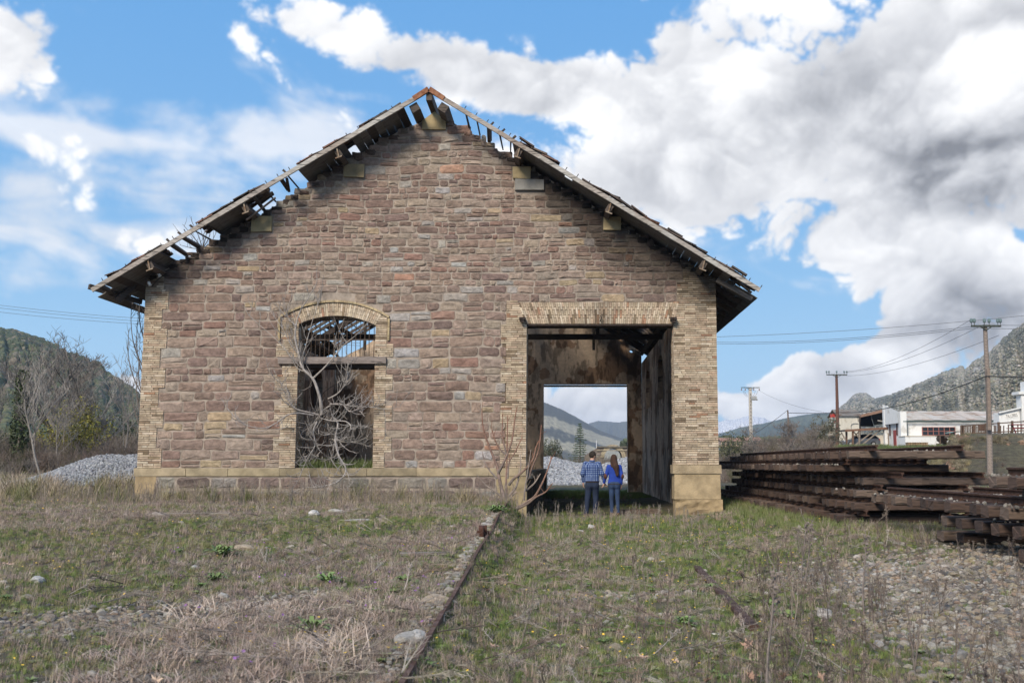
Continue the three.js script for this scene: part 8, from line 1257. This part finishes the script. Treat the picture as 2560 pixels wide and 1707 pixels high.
    for (let i = 0; i < 19; i++) { const a0 = Math.PI - (i + 0.04) / 19 * Math.PI, a1 = Math.PI - (i + 0.96) / 19 * Math.PI, P = (a, q, zz) => V(cA.x + Math.cos(a) * q, cA.y + Math.sin(a) * q, zz), m = new MB(), k = jitc([0.40, 0.33, 0.22], r, 0.12); m.quad(P(a1, rI, z + 0.14), P(a0, rI, z + 0.14), P(a0, rO, z + 0.14), P(a1, rO, z + 0.14), k).quad(P(a0, rI, z + 0.14), P(a1, rI, z + 0.14), P(a1, rI, z - 1), P(a0, rI, z - 1), k).quad(P(a0, rO, z - 0.2), P(a1, rO, z - 0.2), P(a1, rO, z + 0.14), P(a0, rO, z + 0.14), k); put('arch_stone', m, M.dressed, t); }
    put('coping', new MB().box((x0 + 2.4 + x1) / 2, topY + 0.14, z, x1 - x0 - 2.4, 0.28, 0.7, [0.17, 0.15, 0.12], null, 0.02, r), M.dressed, t); put('string_course', new MB().box((x0 + 2.4 + x1) / 2, topY - 0.55, z + 0.12, x1 - x0 - 2.4, 0.16, 0.3, [0.36, 0.31, 0.23]), M.dressed, t);
    const mast = W(1491, 1112, 260), mt = W(1491, 1100, 260), q = thing('white_mast', 'thin white mast standing far behind the bridge', 'mast', null, mast); put('mast', new MB().tube([mast.clone().add(V(0, -3, 0)), mt], [0.09, 0.05], 5, [0.8, 0.8, 0.8]), M.plain, q);
  }
  // ---- poles and wires
  const pole = (label, px, yTop, yBase, d, r0, r1, k, arm, conc) => {
    const a = W(px - (px > 2300 ? -6 : 0), yBase, d), b = W(px - (px > 2300 ? 6 : 2), yTop, d), t = thing('power_pole', label, 'pole', null, V(a.x, gh(a.x, a.z) - 0.2, a.z)); a.y = Math.min(a.y, gh(a.x, a.z)) - 0.3;
    if (conc) { put('shaft', new MB().beam(a, b, 0.5, 0.30, k, V(0, 0, 1)), M.white, t); for (let i = 0; i < 18; i++) { const c = a.clone().lerp(b, (i + 0.6) / 19.5); put('recess', new MB().box(c.x, c.y, c.z + 0.27, 0.16, 0.34, 0.03, [0.2, 0.19, 0.18]), M.plain, t); } } else { const c = curve([a, a.clone().lerp(b, 0.5).add(V(0.05, 0, 0)), b], 8); put('shaft', new MB().tube(c, c.map((_, i) => lerp(r0, r1, i / 8)), 9, k, mul(k, 0.9)), M.bark, t, 0.9); }
    if (arm) { const w = arm.w; put('crossarm', new MB().beam(V(b.x - w, b.y + arm.dy, b.z + 0.15), V(b.x + w, b.y + arm.dy, b.z + 0.15), 0.12, 0.12, [0.07, 0.09, 0.08]), M.rust, t); for (const s of [-1, 1]) put('brace', new MB().beam(V(b.x + s * w * 0.45, b.y + arm.dy, b.z + 0.16), V(b.x, b.y + arm.dy - w * 0.28, b.z + 0.16), 0.06, 0.06, [0.07, 0.09, 0.08]), M.rust, t);
      for (const x of arm.ins) { const m = new MB(), X = b.x + x * w, Y = b.y + arm.dy, up = arm.up ?? 1; m.tube([V(X, Y, b.z + 0.15), V(X, Y + up * 0.2, b.z + 0.15)], 0.02, 4, [0.08, 0.09, 0.09]); m.tube([V(X, Y + up * 0.2, b.z + 0.15), V(X, Y + up * 0.28, b.z + 0.15), V(X, Y + up * 0.44, b.z + 0.15), V(X, Y + up * 0.48, b.z + 0.15)], [0.05, 0.10, 0.09, 0.04], 7, arm.k ?? [0.13, 0.19, 0.2]); put('insulator', m, M.plain, t); } }
    return b;
  };
  const ins6 = [-0.98, -0.78, -0.1, 0.22, 0.80, 0.98];
  const A = pole('tall weathered wooden power pole with six insulators at the right', 2470, 815, 1168, 62, 0.19, 0.13, [0.30, 0.25, 0.22], { w: 0.93, dy: -0.02, ins: ins6 });
  { const t = scene.children[scene.children.length - 1]; new MB().beam(W(2474, 1075, 61.6), W(2471, 921, 61.6), 0.2, 0.2, [0.27, 0.215, 0.18], V(0, 0, 1)).build('splice_post', M.bark, t); }
  const B = pole('dark reddish wooden power pole with a spread of insulators, in front of the cream shed', 2094, 937, 1115, 120, 0.26, 0.15, [0.15, 0.075, 0.055], { w: 1.25, dy: 0.0, ins: [-0.98, -0.75, 0.0, 0.72, 0.98] });
  const Cc = pole('pale concrete power pole with a crossarm, left of the others', 1878, 969, 1108, 165, 0, 0, [0.50, 0.47, 0.43], { w: 1.55, dy: 0.0, ins: [-0.95, -0.55, 0.35, 0.95], up: -1, k: [0.22, 0.12, 0.1] }, true);
  { const t = scene.children[scene.children.length - 1]; put('transformer', new MB().box(W(1886, 994, 164).x, W(1886, 994, 164).y, 27.42 - 164.2, 0.9, 0.5, 0.4, [0.33, 0.34, 0.35]).box(W(1887, 999, 164).x, W(1887, 999, 164).y, 27.42 - 164.2, 1.1, 0.18, 0.3, [0.2, 0.21, 0.21]), M.plain, t); for (const [u, v] of [[1858, 1868], [1862, 1872], [1896, 1884], [1889, 1881]]) { const a = W(u, 976, 164.6), b = W(v, 992, 164.6); put('jumper_wire', new MB().tube(curve([a, V(a.x * 0.6 + b.x * 0.4, b.y + 0.4, a.z), b], 10), 0.018, 4, [0.1, 0.1, 0.1]), M.plain, t); } }
  const D = pole('thin wooden pole carrying a single wire, among the leafless bushes', 1972, 1025, 1120, 118, 0.13, 0.08, [0.20, 0.15, 0.12], null);
  const wire = (label, pts, rad, k = [0.13, 0.135, 0.15]) => { const t = thing('overhead_wire', label, 'wire', null, pts[0].clone()); const p = []; for (let i = 0; i + 1 < pts.length; i++) { const a = pts[i], b = pts[i + 1], sag = a.distanceTo(b) * 0.012; for (let j = i ? 1 : 0; j <= 14; j++) { const f = j / 14; p.push(a.clone().lerp(b, f).add(V(0, -sag * 4 * f * (1 - f), 0))); } } put('wire', new MB().tube(p, rad, 4, k), M.plain, t); };
  wire('black cable sagging from the thin pole past the old sheds to the tall wooden pole', [W(1972, 1032, 118), W(2100, 1031, 118), W(2468, 940, 61.5), W(2800, 940, 58)], 0.035, [0.04, 0.042, 0.045]); wire('stay wire slanting down to the left from the thin pole', [D, W(1885, 1085, 112)], 0.03, [0.06, 0.06, 0.06]);
  wire('highest overhead wire crossing the sky at the right', [W(1500, 856, 90), W(1790, 842, 88), W(2800, 762, 80)], 0.017); wire('second overhead wire crossing the sky at the right', [W(1500, 866, 90), W(1790, 855, 88), W(2466, 812, 62), W(2800, 806, 60)], 0.015); wire('third overhead wire crossing the sky at the right, just under the second', [W(1500, 870, 90), W(1790, 859, 88), W(2440, 820, 64), W(2800, 815, 60)], 0.015);
  wire('wire rising from the dark reddish pole to the tall wooden pole, upper of three', [B.clone().add(V(1.2, 0.4, 0)), A.clone().add(V(-0.9, 0.4, 0.1))], 0.014); wire('wire rising from the dark reddish pole to the tall wooden pole, middle of three', [B.clone().add(V(0.9, 0.3, 0)), A.clone().add(V(-0.1, 0.1, 0.1))], 0.014); wire('wire rising from the dark reddish pole to the tall wooden pole, lowest of three', [B.clone().add(V(0.5, -0.1, 0)), A.clone().add(V(0.8, -0.6, 0.1))], 0.014);
  wire('thin wire from the concrete pole down to the dark reddish pole', [Cc.clone().add(V(1.5, -0.5, 0)), W(2060, 1030, 125)], 0.018);
  wire('upper wire crossing the sky at the left behind the shed corner', [W(-200, 735, 80), W(372, 797, 80), W(900, 850, 80)], 0.014); wire('middle wire crossing the sky at the left behind the shed corner', [W(-200, 742, 80), W(372, 804, 80), W(900, 858, 80)], 0.014); wire('lowest wire crossing the sky at the left behind the shed corner', [W(-200, 754, 80), W(372, 811, 80), W(900, 864, 80)], 0.014);
}
renderer.render(scene, camera);
